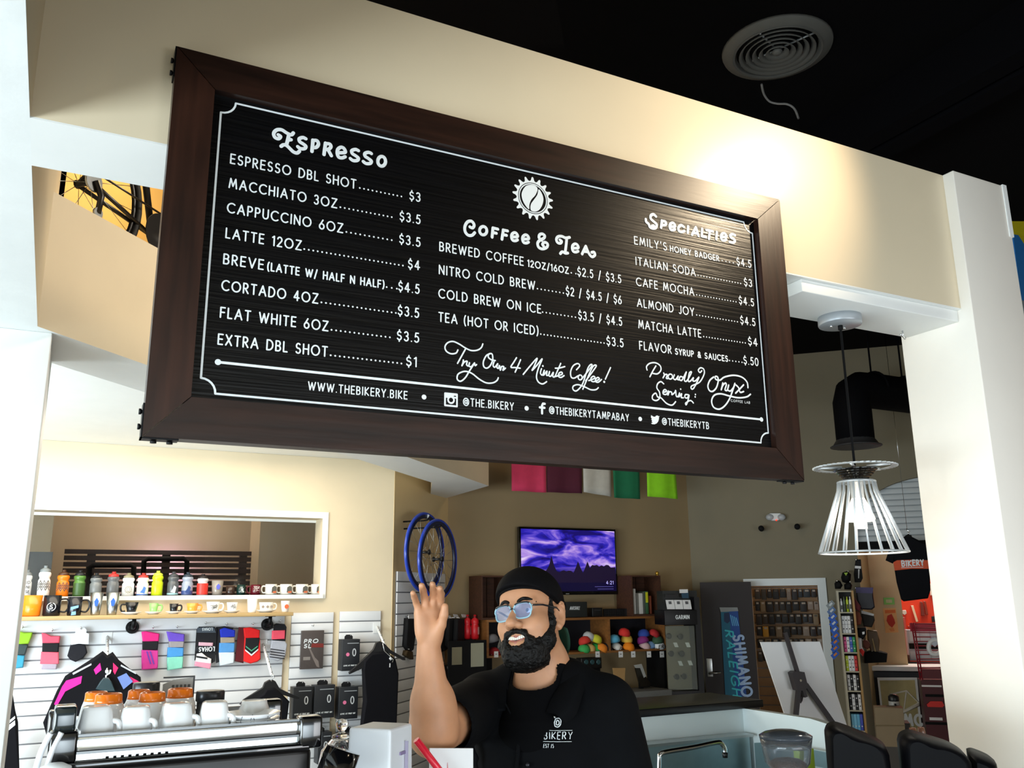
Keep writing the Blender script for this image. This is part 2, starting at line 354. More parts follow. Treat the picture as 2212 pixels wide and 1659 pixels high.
# ---- lettering: a small rounded stroke alphabet, drawn on the panel face
def A(cx, cy, rx, ry, a0, a1, n=12): return ell(cx, cy, rx, ry, n, a0, a1)
G = {
 'A': (.80, [[(0, 0), (.40, 1), (.80, 0)], [(.16, .34), (.64, .34)]]),
 'B': (.56, [[(0, 0), (0, 1), (.26, 1)]+A(.26, .76, .24, .24, 90, -90)+[(0, .52)], [(.26, .52)]+A(.28, .26, .27, .26, 90, -90)+[(0, 0)]]),
 'C': (.82, [A(.50, .5, .50, .5, 50, 310, 20)]),
 'D': (.70, [[(0, 0), (0, 1), (.22, 1)]+A(.22, .5, .48, .5, 90, -90, 16)+[(0, 0)]]),
 'E': (.50, [[(.5, 1), (0, 1), (0, 0), (.5, 0)], [(0, .52), (.45, .52)]]),
 'F': (.48, [[(.48, 1), (0, 1), (0, 0)], [(0, .52), (.42, .52)]]),
 'G': (.86, [A(.50, .5, .50, .5, 45, 330, 20)+[(.93*.9, .46), (.55, .46)]]),
 'H': (.64, [[(0, 0), (0, 1)], [(.64, 0), (.64, 1)], [(0, .52), (.64, .52)]]),
 'I': (.04, [[(.02, 0), (.02, 1)]]),
 'J': (.36, [[(.36, 1), (.36, .2)]+A(.16, .2, .20, .22, 0, -140, 8)]),
 'K': (.60, [[(0, 0), (0, 1)], [(.56, 1), (.02, .46), (.6, 0)]]),
 'L': (.44, [[(0, 1), (0, 0), (.44, 0)]]),
 'M': (.88, [[(0, 0), (.14, 1), (.44, .2), (.74, 1), (.88, 0)]]),
 'N': (.68, [[(0, 0), (0, 1), (.68, 0), (.68, 1)]]),
 'O': (1.0, [A(.5, .5, .5, .5, 0, 360, 24)]),
 'P': (.52, [[(0, 0), (0, 1), (.24, 1)]+A(.24, .73, .27, .27, 90, -90)+[(0, .46)]]),
 'R': (.56, [[(0, 0), (0, 1), (.24, 1)]+A(.24, .74, .26, .26, 90, -90)+[(0, .48)], [(.2, .48), (.56, 0)]]),
 'S': (.54, [A(.28, .75, .24, .25, 40, 250, 12)+A(.27, .26, .27, .26, 70, -150, 12)]),
 'T': (.60, [[(0, 1), (.6, 1)], [(.3, 1), (.3, 0)]]),
 'U': (.62, [[(0, 1), (0, .32)]+A(.31, .32, .31, .32, 180, 360, 12)+[(.62, 1)]]),
 'V': (.76, [[(0, 1), (.38, 0), (.76, 1)]]),
 'W': (1.1, [[(0, 1), (.28, 0), (.55, .92), (.82, 0), (1.1, 1)]]),
 'X': (.66, [[(0, 0), (.64, 1)], [(0, 1), (.66, 0)]]),
 'Y': (.64, [[(0, 1), (.32, .45), (.64, 1)], [(.32, .45), (.32, 0)]]),
 'Z': (.66, [[(.02, 1), (.64, 1), (0, 0), (.66, 0)]]),
 '0': (.60, [A(.30, .5, .30, .5, 0, 360, 20)]),
 '1': (.22, [[(0, .86), (.2, 1), (.2, 0)]]),
 '2': (.54, [A(.27, .72, .26, .28, 165, -25, 12)+[(0, 0), (.54, 0)]]),
 '3': (.52, [A(.25, .75, .23, .25, 150, -80, 12), A(.25, .27, .26, .27, 85, -150, 12)]),
 '4': (.62, [[(.42, 0), (.42, 1), (0, .28), (.62, .28)]]),
 '5': (.52, [[(.48, 1), (.14, 1), (.07, .56)]+A(.24, .32, .28, .32, 110, -140, 12)]),
 '6': (.58, [[(.42, 1), (.08, .46)], A(.29, .29, .29, .29, 0, 360, 18)]),
 '$': (.52, [A(.27, .72, .23, .22, 40, 250, 10)+A(.26, .28, .26, .24, 70, -150, 10), [(.265, 1.12), (.265, .94)], [(.265, .04), (.265, -.14)]]),
 '.': (.06, [[(.03, .02)]]), "'": (.08, [[(.06, 1.02), (.02, .8)]]), '/': (.36, [[(0, -.12), (.36, 1.08)]]),
 '(': (.18, [A(.40, .48, .40, .72, 125, 235, 8)]), ')': (.18, [A(-.22, .48, .40, .72, 55, -55, 8)]),
 '&': (.66, [[(.66, 0), (.14, .66)]+A(.30, .80, .19, .20, 200, -50, 10)+[(.12, .42)]+A(.26, .24, .26, .25, 140, 300, 10)+[(.62, .46)]]),
 ' ': (.32, []), '@': (1.0, [A(.5, .5, .5, .5, -50, 300, 24), A(.48, .5, .2, .22, 0, 360, 14), [(.70, .72), (.68, .40)]+A(.82, .42, .14, .12, 190, 340, 6)]),
 ':': (.06, [[(.03, .1)], [(.03, .5)]]), '%': (.6, [[(0, 0), (.6, 1)]]), '-': (.3, [[(0, .45), (.3, .45)]]), '7': (.5, [[(0, 1), (.5, 1), (.15, 0)]]), '8': (.54, [A(.27, .75, .22, .24, 0, 360, 14), A(.27, .26, .27, .26, 0, 360, 14)]), '9': (.58, [A(.29, .71, .29, .29, 0, 360, 16), [(.5, .5), (.2, 0)]]), 'Q': (1.0, [A(.5, .5, .5, .5, 0, 360, 24), [(.6, .3), (1, 0)]]),
}
def text_lines(txt, x0, x1, z, h, track=0.40, shear=0.0):
    ws = [G[c][0] for c in txt]; tot = sum(ws)+track*(len(txt)-1); k = (x1-x0)/tot; x = x0; out = []
    for c in txt:
        for st in G[c][1]: out.append([(x+p[0]*k+shear*p[1]*h, z+p[1]*h) for p in st])
        x += (G[c][0]+track)*k
    return out
TY = 0.0193
def line(name, parts, py0, px0, h, w=None):
    """parts: list of (text, px_left, px_right, relative height); dots as ('...', l, r)"""
    x0, z = bp(px0, py0, TY); mb = MB()
    for t, l, r, k in parts:
        # the line is horizontal on the board: find board x of each pixel column at this height
        def bx(px):
            py = py0
            for _ in range(8):
                x, zz = bp(px, py, TY); py += (zz-z)*900
            return x
        a, b = bx(l), bx(r)
        if t == '...':
            n = max(2, int(round((b-a)/0.0095))); mb.strokes([[(a+(b-a)*i/(n-1), z+0.0035)] for i in range(n)], 0.0042, TY)
        else: mb.strokes(text_lines(t, a, b, z, h*k), w or h*0.155, TY)
    return mb.build(name, paintw, board)
H1 = 0.0215
C1 = [('ESPRESSO DBL SHOT', 497, 352, [('ESPRESSO DBL SHOT', 498, 768, 1), ('...', 777, 867, 1), ('$3', 885, 907, 1)]),
 ('m', 494, 404.6, [('MACCHIATO 3OZ', 495, 727, 1), ('...', 735, 846, 1), ('$3.5', 864, 907, 1)]),
 ('c', 490.6, 458, [('CAPPUCCINO 6OZ', 491, 740, 1), ('...', 748, 846, 1), ('$3.5', 863, 907, 1)]),
 ('l', 487, 513, [('LATTE 12OZ', 488, 650, 1), ('...', 657, 870, 1), ('$4', 882, 906, 1)]),
 ('b', 482, 569, [('BREVE', 483, 568, 1), ('(LATTE W/ HALF N HALF)', 578, 829, .8), ('...', 835, 857, 1), ('$4.5', 861, 905, 1)]),
 ('co', 478, 626, [('CORTADO 4OZ', 479, 686, 1), ('...', 694, 855, 1), ('$3.5', 860, 904, 1)]),
 ('f', 475, 685, [('FLAT WHITE 6OZ', 476, 708, 1), ('...', 716, 842, 1), ('$3.5', 858, 904, 1)]),
 ('e', 470, 743, [('EXTRA DBL SHOT', 471, 706, 1), ('...', 714, 867, 1), ('$1', 878, 899, 1)]),
 ('br', 949, 541, [('BREWED COFFEE', 950, 1130, 1), ('12OZ/16OZ', 1140, 1228, .78), ('...', 1234, 1244, 1), ('$2.5 / $3.5', 1248, 1341, 1)]),
 ('ni', 948, 591, [('NITRO COLD BREW', 949, 1155, 1), ('...', 1161, 1217, 1), ('$2 / $4.5 / $6', 1223, 1342, 1)]),
 ('cb', 946.5, 642.5, [('COLD BREW ON ICE', 948, 1168, 1), ('...', 1172, 1243, 1), ('$3.5 / $4.5', 1250, 1343, 1)]),
 ('te', 946.5, 693.5, [('TEA (HOT OR ICED)', 948, 1162, 1), ('...', 1168, 1305, 1), ('$3.5', 1311, 1346, 1)]),
 ('em', 1370.7, 526.6, [("EMILY'S", 1371, 1440, 1), ('HONEY BADGER', 1448, 1553, .74), ('...', 1560, 1584, 1), ('$4.5', 1592, 1622, 1)]),
 ('it', 1373, 571.3, [('ITALIAN SODA', 1374, 1502, 1), ('...', 1508, 1600, 1), ('$3', 1608, 1624, 1)]),
 ('ca', 1374, 615.8, [('CAFE MOCHA', 1375, 1499, 1), ('...', 1505, 1590, 1), ('$4.5', 1597, 1628, 1)]),
 ('al', 1376, 661.5, [('ALMOND JOY', 1377, 1499, 1), ('...', 1505, 1593, 1), ('$4.5', 1600, 1631, 1)]),
 ('ma', 1379, 708, [('MATCHA LATTE', 1380, 1514, 1), ('...', 1520, 1610, 1), ('$4', 1617, 1636, 1)]),
 ('fl', 1381, 754, [('FLAVOR', 1382, 1450, 1), ('SYRUP & SAUCES', 1459, 1572, .72), ('...', 1576, 1603, 1), ('$.50', 1607, 1638, 1)])]
for _, x, y, parts in C1: line('menu_line', parts, y, x, H1)
line('web_address', [('WWW.THEBIKERY.BIKE', 666, 879, 1)], 841.5, 665, H1*.80)
line('social_handle', [('@THE.BIKERY', 1001, 1109, 1)], 875.4, 1001, H1*.80)
line('social_handle', [('@THEBIKERYTAMPABAY', 1187, 1358, 1)], 893, 1186.5, H1*.80)
line('social_handle', [('@THEBIKERYTB', 1431, 1531, 1)], 917, 1431.5, H1*.80)
def trace(name, offx, offy, sc, lines, wpx, smooth=True, dots=()):
    out = []
    for ln in lines:
        q = [Vector(bp(offx+x*sc, offy+y*sc, TY)) for x, y in ln]
        out.append(spl(q, 6) if smooth and len(q) > 2 else q)
    mb = MB().strokes(out, wpx*sc*0.00118, TY)
    for x, y, r in dots: mb.disc(bp(offx+x*sc, offy+y*sc, TY), r*sc*0.00118, TY, n=16)
    return mb.build(name, paintw, board)
sS = lambda dx, dy: [(1108+dx, 800+dy), (1085+dx, 790+dy), (1055+dx, 800+dy), (1058+dx, 824+dy), (1085+dx, 842+dy), (1108+dx, 862+dy), (1098+dx, 881+dy), (1065+dx, 882+dy), (1042+dx, 866+dy)]
eE = lambda x, y, k=1: [(x-22*k, y+2*k), (x+34*k, y-2*k), (x+24*k, y-34*k), (x, y-44*k), (x-26*k, y-26*k), (x-31*k, y+8*k), (x-18*k, y+38*k), (x+10*k, y+44*k), (x+34*k, y+34*k)]
trace('espresso_heading', 370, 90, .2622, [
 [(882, 768), (900, 782), (882, 800), (852, 786), (845, 752), (870, 727), (910, 727), (950, 752), (988, 768), (1005, 752)], [(968, 770), (958, 815), (948, 852)], [(958, 812), (986, 808)],
 [(905, 862), (925, 850), (950, 856), (975, 880), (1005, 908), (1035, 918), (1055, 903)], sS(0, 0), [(1166, 812), (1163, 858), (1158, 905)], [(1166, 815), (1200, 816), (1212, 845), (1195, 870), (1164, 872)],
 [(1271, 836), (1264, 884), (1258, 930)], [(1271, 840), (1305, 844), (1315, 866), (1295, 887), (1268, 887)], [(1290, 890), (1304, 914), (1318, 940)], eE(1398, 914), sS(433, 98), sS(540, 122), ell(1733, 986, 32, 40, 16)], 27)
trace('coffee_and_tea_heading', 920, 340, .217, [
 [(438, 692), (465, 702), (480, 672), (455, 636), (415, 642), (388, 688), (392, 742), (422, 775), (460, 775), (485, 750)], ell(570, 730, 36, 42, 16), [(667, 702), (662, 750), (658, 795)], [(668, 703), (692, 709), (715, 715)], [(662, 748), (682, 752), (700, 756)],
 [(770, 722), (763, 770), (757, 815)], [(771, 723), (793, 728), (813, 732)], [(765, 768), (784, 772), (802, 776)], eE(880, 790, .92), eE(990, 812, .92),
 [(1152, 826), (1126, 800), (1132, 770), (1158, 762), (1182, 780), (1172, 806), (1138, 822), (1112, 852), (1122, 895), (1160, 912), (1203, 895), (1210, 862), (1182, 845), (1160, 865), (1172, 884)],
 [(1333, 822), (1350, 836), (1338, 855), (1310, 848), (1298, 818), (1314, 790), (1352, 786), (1390, 802), (1430, 796)], [(1402, 806), (1396, 870), (1386, 948)], [(1338, 958), (1358, 940), (1388, 954), (1412, 952)], eE(1484, 902, .92),
 [(1555, 962), (1574, 920), (1592, 884)], [(1592, 884), (1608, 925), (1630, 968), (1655, 990), (1682, 972), (1674, 944), (1650, 946)], [(1570, 936), (1590, 938), (1610, 941)]], 31)
trace('specialties_heading', 1340, 420, .205, [
 [(375, 232), (350, 210), (322, 222), (320, 255), (350, 284), (382, 315), (374, 350), (342, 358), (312, 345), (298, 312), (272, 288), (268, 262)], [(352, 330), (332, 332)], [(437, 277), (433, 312), (428, 350)], [(438, 281), (475, 288), (478, 318), (438, 324)],
 eE(546, 338, .86), [(668, 342), (640, 325), (612, 347), (616, 382), (642, 396), (676, 386)], [(715, 337), (713, 370), (711, 404)], [(755, 425), (775, 385), (796, 346)], [(796, 346), (810, 390), (823, 436)], [(772, 405), (790, 408), (810, 412)],
 [(862, 362), (860, 400), (857, 440)], [(857, 440), (880, 445), (902, 450)], [(905, 375), (940, 382), (975, 390)], [(940, 384), (937, 425), (932, 468)], [(1016, 396), (1013, 434), (1010, 472)], eE(1087, 447, .86), [(1207, 430), (1180, 419), (1156, 434), (1166, 456), (1195, 470), (1207, 492), (1186, 508), (1152, 500)]], 35)
trace('coffee_slogan', 920, 640, .217, [
 [(318, 535), (300, 565), (250, 572), (203, 546), (190, 502), (218, 462), (270, 450), (330, 475), (390, 513), (450, 540), (510, 537), (550, 512), (566, 475)], [(395, 522), (352, 600), (314, 668)],
 [(372, 635), (368, 662), (358, 692), (382, 655), (410, 648), (404, 680), (424, 694), (434, 662), (428, 690), (450, 702), (484, 664), (432, 745), (392, 810), (345, 846), (312, 826), (316, 782), (350, 757), (400, 748), (460, 770), (530, 825), (600, 862), (665, 862), (705, 840), (720, 812)], [(484, 664), (490, 690), (504, 680)],
 [(645, 570), (602, 590), (572, 650), (576, 700), (606, 716), (640, 690), (664, 632), (658, 576), (628, 574), (620, 606), (650, 632), (690, 640)], [(678, 652), (668, 690), (686, 706), (714, 672), (704, 704), (720, 718), (732, 690), (740, 735), (752, 702), (775, 702), (766, 736), (792, 715)],
 [(902, 612), (872, 660), (846, 705), (890, 710), (938, 716)], [(942, 632), (915, 695), (888, 755)],
 [(968, 778), (1030, 702), (1106, 618), (1080, 690), (1056, 738), (1102, 690), (1156, 624), (1118, 720), (1100, 800), (1118, 852), (1160, 873), (1202, 850)],
 [(1150, 722), (1140, 765), (1160, 785), (1178, 738), (1170, 786), (1204, 746), (1200, 786), (1222, 782), (1230, 750), (1222, 786), (1242, 796), (1268, 757), (1262, 796), (1282, 800), (1310, 740), (1342, 668)], [(1288, 716), (1330, 714), (1382, 700)], [(1282, 800), (1312, 792), (1356, 775), (1350, 755), (1325, 766), (1320, 798), (1345, 808), (1375, 790)],
 [(1498, 732), (1530, 692), (1510, 670), (1466, 692), (1440, 750), (1446, 805), (1476, 815), (1512, 793)], ell(1535, 808, 20, 24, 12),
 [(1548, 828), (1600, 762), (1652, 692), (1640, 680), (1610, 722), (1560, 870), (1502, 940), (1466, 930), (1466, 896), (1512, 880), (1580, 902), (1640, 930), (1690, 930), (1716, 910)], [(1590, 842), (1650, 762), (1696, 694), (1672, 690), (1640, 742), (1562, 925)],
 [(1620, 840), (1680, 816), (1670, 796), (1645, 812), (1645, 840), (1672, 850), (1724, 826), (1712, 808), (1690, 824), (1690, 850), (1716, 855), (1748, 828)], [(1838, 710), (1812, 768), (1786, 825)]], 14.5, dots=[(1775, 852, 12), (1164, 694, 10)])
trace('proudly_serving', 1340, 720, .199, [
 [(290, 398), (285, 360), (320, 326), (380, 320), (430, 350), (440, 400), (402, 440), (350, 434)], [(385, 355), (352, 410), (320, 472)],
 [(470, 432), (476, 456), (462, 484), (486, 448), (508, 452), (498, 486), (514, 492)], ell(542, 470, 24, 27, 12), [(586, 450), (576, 488), (600, 502), (628, 464), (620, 500), (646, 505)], [(682, 478), (652, 470), (640, 498), (664, 512), (690, 470), (716, 420), (694, 505), (716, 520), (750, 470), (772, 420), (748, 432), (736, 515), (758, 520), (792, 482), (786, 516), (815, 516), (852, 478), (800, 590), (772, 604), (774, 572), (860, 530), (908, 446), (905, 392), (872, 374), (846, 400), (864, 426), (884, 406)],
 [(470, 548), (440, 525), (406, 546), (396, 592), (424, 640), (426, 700), (390, 730), (350, 715), (350, 676), (384, 650), (404, 690), (442, 702), (500, 760), (560, 780), (600, 742)],
 [(460, 642), (500, 630), (485, 610), (466, 626), (466, 658), (500, 662), (522, 626), (516, 670), (532, 636), (556, 640), (560, 666), (590, 642), (600, 622), (606, 680), (626, 686), (642, 648), (634, 690), (664, 656), (660, 696), (684, 700)], [(738, 668), (706, 666), (700, 695), (725, 702), (746, 672), (730, 740), (714, 776), (710, 756), (760, 730), (792, 756)]], 17, dots=[(815, 664, 10), (812, 690, 10), (655, 606, 10)])
trace('roaster_logo', 1340, 720, .199, [
 [(1012, 475), (972, 510), (950, 570), (966, 620), (1002, 630), (1042, 590), (1062, 520), (1055, 475), (1030, 470), (1036, 500), (1082, 508), (1130, 475), (1230, 456), (1320, 477), (1374, 530), (1385, 590)],
 [(1112, 540), (1106, 570), (1095, 612), (1112, 566), (1140, 540), (1150, 560), (1136, 612), (1160, 618), (1176, 562), (1166, 612), (1196, 626), (1232, 580), (1242, 546), (1212, 640), (1180, 720), (1130, 790), (1070, 824), (1010, 800), (990, 732), (1020, 672), (1090, 657), (1180, 680), (1280, 700), (1370, 690), (1412, 662)],
 [(1255, 562), (1282, 590), (1300, 640), (1337, 632)], [(1337, 560), (1298, 602), (1250, 650)]], 20)
line('roaster_caption', [('COFFEE LAB', 1579, 1620, 1)], 867.5, 1578.5, 0.0062)
# border with notched corners, divider, separators, icons
def notch(x0, z0, x1, z1, r):
    out = []
    for cx, cz, a0 in ((x0, z1, 0), (x1, z1, 270), (x1, z0, 180), (x0, z0, 90)):
        out += [(cx+r*math.cos(math.radians(a0-a)), cz+r*math.sin(math.radians(a0-a))) for a in range(0, 91, 15)]
    return out
b0 = bp(478, 232, TY); b1 = bp(1660, 940, TY); b2 = bp(437, 848, TY); b3 = bp(500, 221, TY)
bx0, bz0, bx1, bz1 = b0[0], (b2[1]+bp(1640, 956, TY)[1])/2, b1[0], b3[1]
pts = notch(bx0, bz0, bx1, bz1, 0.030); mbb = MB()
# corner arcs bow inward: go round clockwise from the top left
cor = []
for cx, cz, angs in ((bx0, bz1, (270, 360)), (bx1, bz1, (180, 270)), (bx1, bz0, (90, 180)), (bx0, bz0, (0, 90))):
    cor.append([(cx+0.030*math.cos(math.radians(a)), cz+0.030*math.sin(math.radians(a))) for a in range(angs[0], angs[1]+1, 15)])
path = cor[0]+cor[1]+cor[2]+cor[3]+[cor[0][0]]
mbb.strokes([path], 0.0044, TY).build('border_line', paintw, board)
d0 = bp(471, 781, TY); d1 = bp(1645, 907, TY); dz = (d0[1]+d1[1])/2
MB().strokes([[(d0[0], dz), (d1[0], dz)]], 0.0055, TY).disc((d0[0], dz), 0.0065, TY).disc((d1[0], dz), 0.0065, TY).build('divider_line', paintw, board)
mb = MB()
for q in ((916, 857.7), (1137.6, 882), (1383, 905)): mb.disc(bp(*q, TY), 0.0058, TY, n=16)
mb.build('separator_dots', paintw, board)
gx, gz = bp(1151.3, 428.3, TY); gm = MB(); R0 = bp(1195, 436, TY)[0]-gx
gn = 17
ring = []
for k in range(gn*8):
    a = 2*math.pi*k/(gn*8)+.1; ph = (k % 8)/8; r = R0*(0.84+0.16*max(0, math.cos(2*math.pi*ph))**0.7 if math.cos(2*math.pi*ph) > 0 else 0.84+0.10*math.cos(2*math.pi*ph)*0.5); ring.append((r, a))
def ringmesh(mb, outer, rin):
    n = len(outer); vs = []
    for r, a in outer: vs.append((gx+r*math.cos(a), TY, gz+r*math.sin(a)))
    for r, a in outer: vs.append((gx+rin*math.cos(a), TY, gz+rin*math.sin(a)))
    mb.add(vs, [(i, (i+1) % n, n+(i+1) % n, n+i) for i in range(n)])
ringmesh(gm, ring, R0*.72); gm.strokes([ell(gx, gz, R0*.665, R0*.665, 40)], R0*.05, TY)
def fill(mb, pts): mb.add([(p[0], TY, p[1]) for p in pts], [list(range(len(pts)))])
def lp(u, v): return Vector(bp(920+u*.217, 340+v*.217, TY))
fill(gm, spl([lp(*q) for q in ((1112, 318), (1090, 282), (1040, 272), (990, 290), (955, 350), (958, 410), (985, 470), (1026, 516), (1030, 470), (1050, 420), (1090, 375))], 4, True))
fill(gm, spl([lp(*q) for q in ((1122, 318), (1150, 350), (1170, 410), (1160, 470), (1130, 520), (1090, 540), (1050, 530), (1040, 500), (1048, 460), (1080, 415), (1110, 370))], 4, True))
gm.build('gear_bean_logo', paintw, board)
ic = MB(); c0 = bp(963, 850, TY); c1 = bp(985.5, 876, TY); cxm, czm = (c0[0]+c1[0])/2, (c0[1]+c1[1])/2; hs = 0.0150
ic.strokes([[(cxm-hs, czm-hs), (cxm-hs, czm+hs*.9), (cxm+hs, czm+hs*.9), (cxm+hs, czm-hs), (cxm-hs, czm-hs)], ell(cxm, czm-.001, hs*.5, hs*.5, 16), [(cxm-hs, czm+hs*.35), (cxm-hs*.45, czm+hs*.35)], [(cxm+hs*.45, czm+hs*.35), (cxm+hs, czm+hs*.35)], [(cxm-hs*.9, czm+hs*.62), (cxm+hs*.35, czm+hs*.62)], [(cxm-hs*.9, czm+hs*.8), (cxm+hs*.9, czm+hs*.8)]], 0.0042, TY)
ic.build('camera_icon', paintw, board)
f0 = bp(1171, 893, TY); MB().strokes([[(f0[0], f0[1]), (f0[0], f0[1]+.019), (f0[0]+.003, f0[1]+.0245), (f0[0]+.008, f0[1]+.0245)], [(f0[0]-.006, f0[1]+.0145), (f0[0]+.007, f0[1]+.0145)]], 0.0058, TY).build('letter_f_icon', paintw, board)
t = lambda x, y: bp(1340+x*.199, 720+y*.199, TY)
fill_b = MB(); fill(fill_b, [t(*q) for q in ((334, 888), (360, 905), (378, 906), (388, 894), (404, 892), (416, 902), (428, 898), (418, 912), (420, 925), (412, 955), (396, 977), (372, 988), (345, 986), (332, 975), (352, 970), (338, 956), (348, 950), (334, 935), (344, 932), (332, 912))]); fill_b.build('bird_icon', paintw, board)
# ================================================================ helpers for wall-mounted things
class WT:
    """a thing measured on a plane: Empty at (px,py), parts in its local frame (x along wall, y into wall, z up)"""
    def __init__(s, name, label, cat, plane, px, py, off=0.0, group=None):
        s.pl = plane; s.off = off; s.a, s.z = plane.hit(px, py, off)
        s.o = thing(name, label, cat, plane.pos(s.a, s.z, off), plane.ang, group)
    def q(s, px, py, d=0.0):       # d = depth behind the thing's own plane
        a, z = s.pl.hit(px, py, s.off-d); return (a-s.a, z-s.z)
    def poly(s, pts, d=0.0): return [s.q(x, y, d) for x, y in pts]
    def prism(s, name, pts, y0, y1, m, inset=0.0, parent=None):
        return MB().prism(s.poly(pts, y0), y0, y1, inset=inset).build(name, m, parent or s.o)
    def rect(s, name, x0, y0, x1, y1, d0, d1, m, bev=0.0, parent=None):
        c = [s.q(x0, y0, d0), s.q(x1, y0, d0), s.q(x0, y1, d0), s.q(x1, y1, d0)]
        xa = (c[0][0]+c[2][0])/2; xb = (c[1][0]+c[3][0])/2; za = (c[2][1]+c[3][1])/2; zb_ = (c[0][1]+c[1][1])/2
        return MB().box(xa, xb, d0, d1, za, zb_, bev=bev).build(name, m, parent or s.o)
    def text(s, name, txt, x0, y0, x1, h, m, d=-0.001, w=0.16, parent=None, shear=0.0, vert=False):
        a, z = s.q(x0, y0, d); b, _ = s.q(x1, y0, d)
        return MB().strokes(text_lines(txt, a, b, z, h, shear=shear), h*w, d).build(name, m, parent or s.o)
def cloth(name, plane, quad, off, m, label, cat, group=None, amp=0.012, nx=10, nz=8, ph=0.0, parent=None, thick=0.004):
    (tl, tr, br, bl) = [Vector(plane.hit(*p, off)) for p in quad]
    mb = MB(); L = []
    c = (bl+br)/2
    for side in (0, 1):
        for j in range(nz+1):
            for i in range(nx+1):
                u = i/nx; v = j/nz; p = tl.lerp(tr, u).lerp(bl.lerp(br, u), v)-c
                y = amp*(math.sin(u*9+ph+v*1.5)*.6+math.sin(u*4+ph*2-v*2)*.4)*(0.3+v)
                L.append((p.x, y+side*thick, p.y))
    n1 = (nx+1)*(nz+1); fs = []
    for side in (0, 1):
        for j in range(nz):
            for i in range(nx):
                a = side*n1+j*(nx+1)+i; f = (a, a+nx+1, a+nx+2, a+1); fs.append(f if side == 0 else f[::-1])
    border = [i for i in range(nx+1)]+[j*(nx+1)+nx for j in range(1, nz+1)]+[nz*(nx+1)+i for i in range(nx-1, -1, -1)]+[j*(nx+1) for j in range(nz-1, 0, -1)]
    for k in range(len(border)):
        a, b = border[k], border[(k+1) % len(border)]; fs.append((a, b, b+n1, a+n1))
    mb.add(L, fs, 0, True)
    return tag(mb.build(name, m, None, plane.pos(c.x, c.y, off), plane.ang), label, cat, group)
chrome = mat('chrome', '#d6d8da', 0.12, metal=1.0); steel = mat('brushed_steel', '#b4b8b8', 0.3, metal=1.0, var=0.06, scale=30, stretch=(1, 1, 20))
blackp = mat('black_plastic', '#0e0e11', 0.4); blackm = mat('matte_black', '#08080a', 0.75, spec=0.25); gloss = mat('gloss_black', '#08080a', 0.12, coat=0.5)
whitep = mat('white_plastic', '#eceeee', 0.4); cardw = mat('white_card', '#e8e9ea', 0.7); silver = mat('silver_paint', '#c4c8ca', 0.35, metal=0.5)
# ================================================================ PENDANT LAMP
pl = thing('pendant_lamp', 'wire cone pendant lamp with bicycle chainring top under the white lintel', 'pendant lamp', (2.27, 2.0, zb))
MB().lathe([(0.0, -0.030), (0.068, -0.030), (0.070, -0.026), (0.070, 0.0)], n=32).build('canopy', mat('grey_canopy', '#aeb4ba', 0.4, metal=0.4), pl)
for a in (0.3, 2.6): MB().ball((0.03*math.cos(a), 0.03*math.sin(a), -0.032), 0.005, 8).build('canopy_screw', chrome, pl)
z0 = EYE-zb
MB().lathe([(0.004, z0+0.40), (0.004, -0.045), (0.008, -0.045), (0.008, -0.03)], n=8).build('cord', blackm, pl)
cr = MB(); nT = 44
outer = [((0.130 if k % 2 else 0.124), 2*math.pi*k/(nT*2)) for k in range(nT*2)]
def annulus(mb, outer, rin, z0_, z1_):
    n = len(outer); vs = [(r*math.cos(a), r*math.sin(a), z) for z in (z0_, z1_) for r, a in outer]+[(rin*math.cos(a), rin*math.sin(a), z) for z in (z0_, z1_) for r, a in outer]
    fs = []
    for i in range(n):
        j = (i+1) % n; fs += [(i, j, n+j, n+i), (2*n+j, 2*n+i, 3*n+i, 3*n+j), (n+i, n+j, 3*n+j, 3*n+i), (j, i, 2*n+i, 2*n+j)]
    mb.add(vs, fs)
annulus(cr, outer, 0.110, z0+0.393, z0+0.397)
for k in range(5):
    a = 2*math.pi*k/5; cr.tube([(0.04*math.cos(a), 0.04*math.sin(a), z0+0.395), (0.113*math.cos(a), 0.113*math.sin(a), z0+0.395)], 0.005, 6)
cr.build('chainring', silver, pl)
for k in range(5):
    r = 0.068-0.007*k; cs = MB(); annulus(cs, [((r if i % 2 else r-0.004), 2*math.pi*i/48) for i in range(48)], 0.012, z0+0.384-0.007*k, z0+0.388-0.007*k); cs.build('sprocket', gloss, pl)
MB().lathe([(0.02, z0+0.20), (0.02, z0+0.35), (0.054, z0+0.352), (0.054, z0+0.345)], n=20).build('socket', silver, pl)
for k in range(22):
    a = 2*math.pi*k/22; c, s_ = math.cos(a), math.sin(a)
    MB().tube([(0.056*c, 0.056*s_, z0+0.350), (0.060*c, 0.060*s_, z0+0.32), (0.133*c, 0.133*s_, z0+0.125)], 0.0032, 6).build('shade_rod', silver, pl)
for r, z in ((0.133, 0.125), (0.057, 0.347)): MB().tube([(r*math.cos(2*math.pi*k/40), r*math.sin(2*math.pi*k/40), z0+z) for k in range(40)], 0.0035, 6, closed=True).build('shade_hoop', silver, pl)
MB().lathe([(0.0, z0+0.222), (0.042, z0+0.222), (0.046, z0+0.228), (0.040, z0+0.25), (0.022, z0+0.29), (0.018, z0+0.30)], n=20).build('bulb', mat('lamp_bulb_glow', '#fff6e6', 0.4, emit='#fff2dc', estr=2.2), pl)
lb = bpy.data.lights.new('pendant_bulb_light', 'POINT'); lb.energy = 4; lb.color = (1, .9, .75); lb.shadow_soft_size = .04; lo = bpy.data.objects.new('pendant_bulb_light', lb); COL.objects.link(lo); lo.location = (2.27, 2.0, EYE+0.19)
MB().lathe([(0.0, -0.022), (0.010, -0.022), (0.011, 0.0)], n=12).tube([(0, 0, -0.018), (0.012, 0.0, -0.028), (0.02, 0, -0.016)], 0.003, 6)
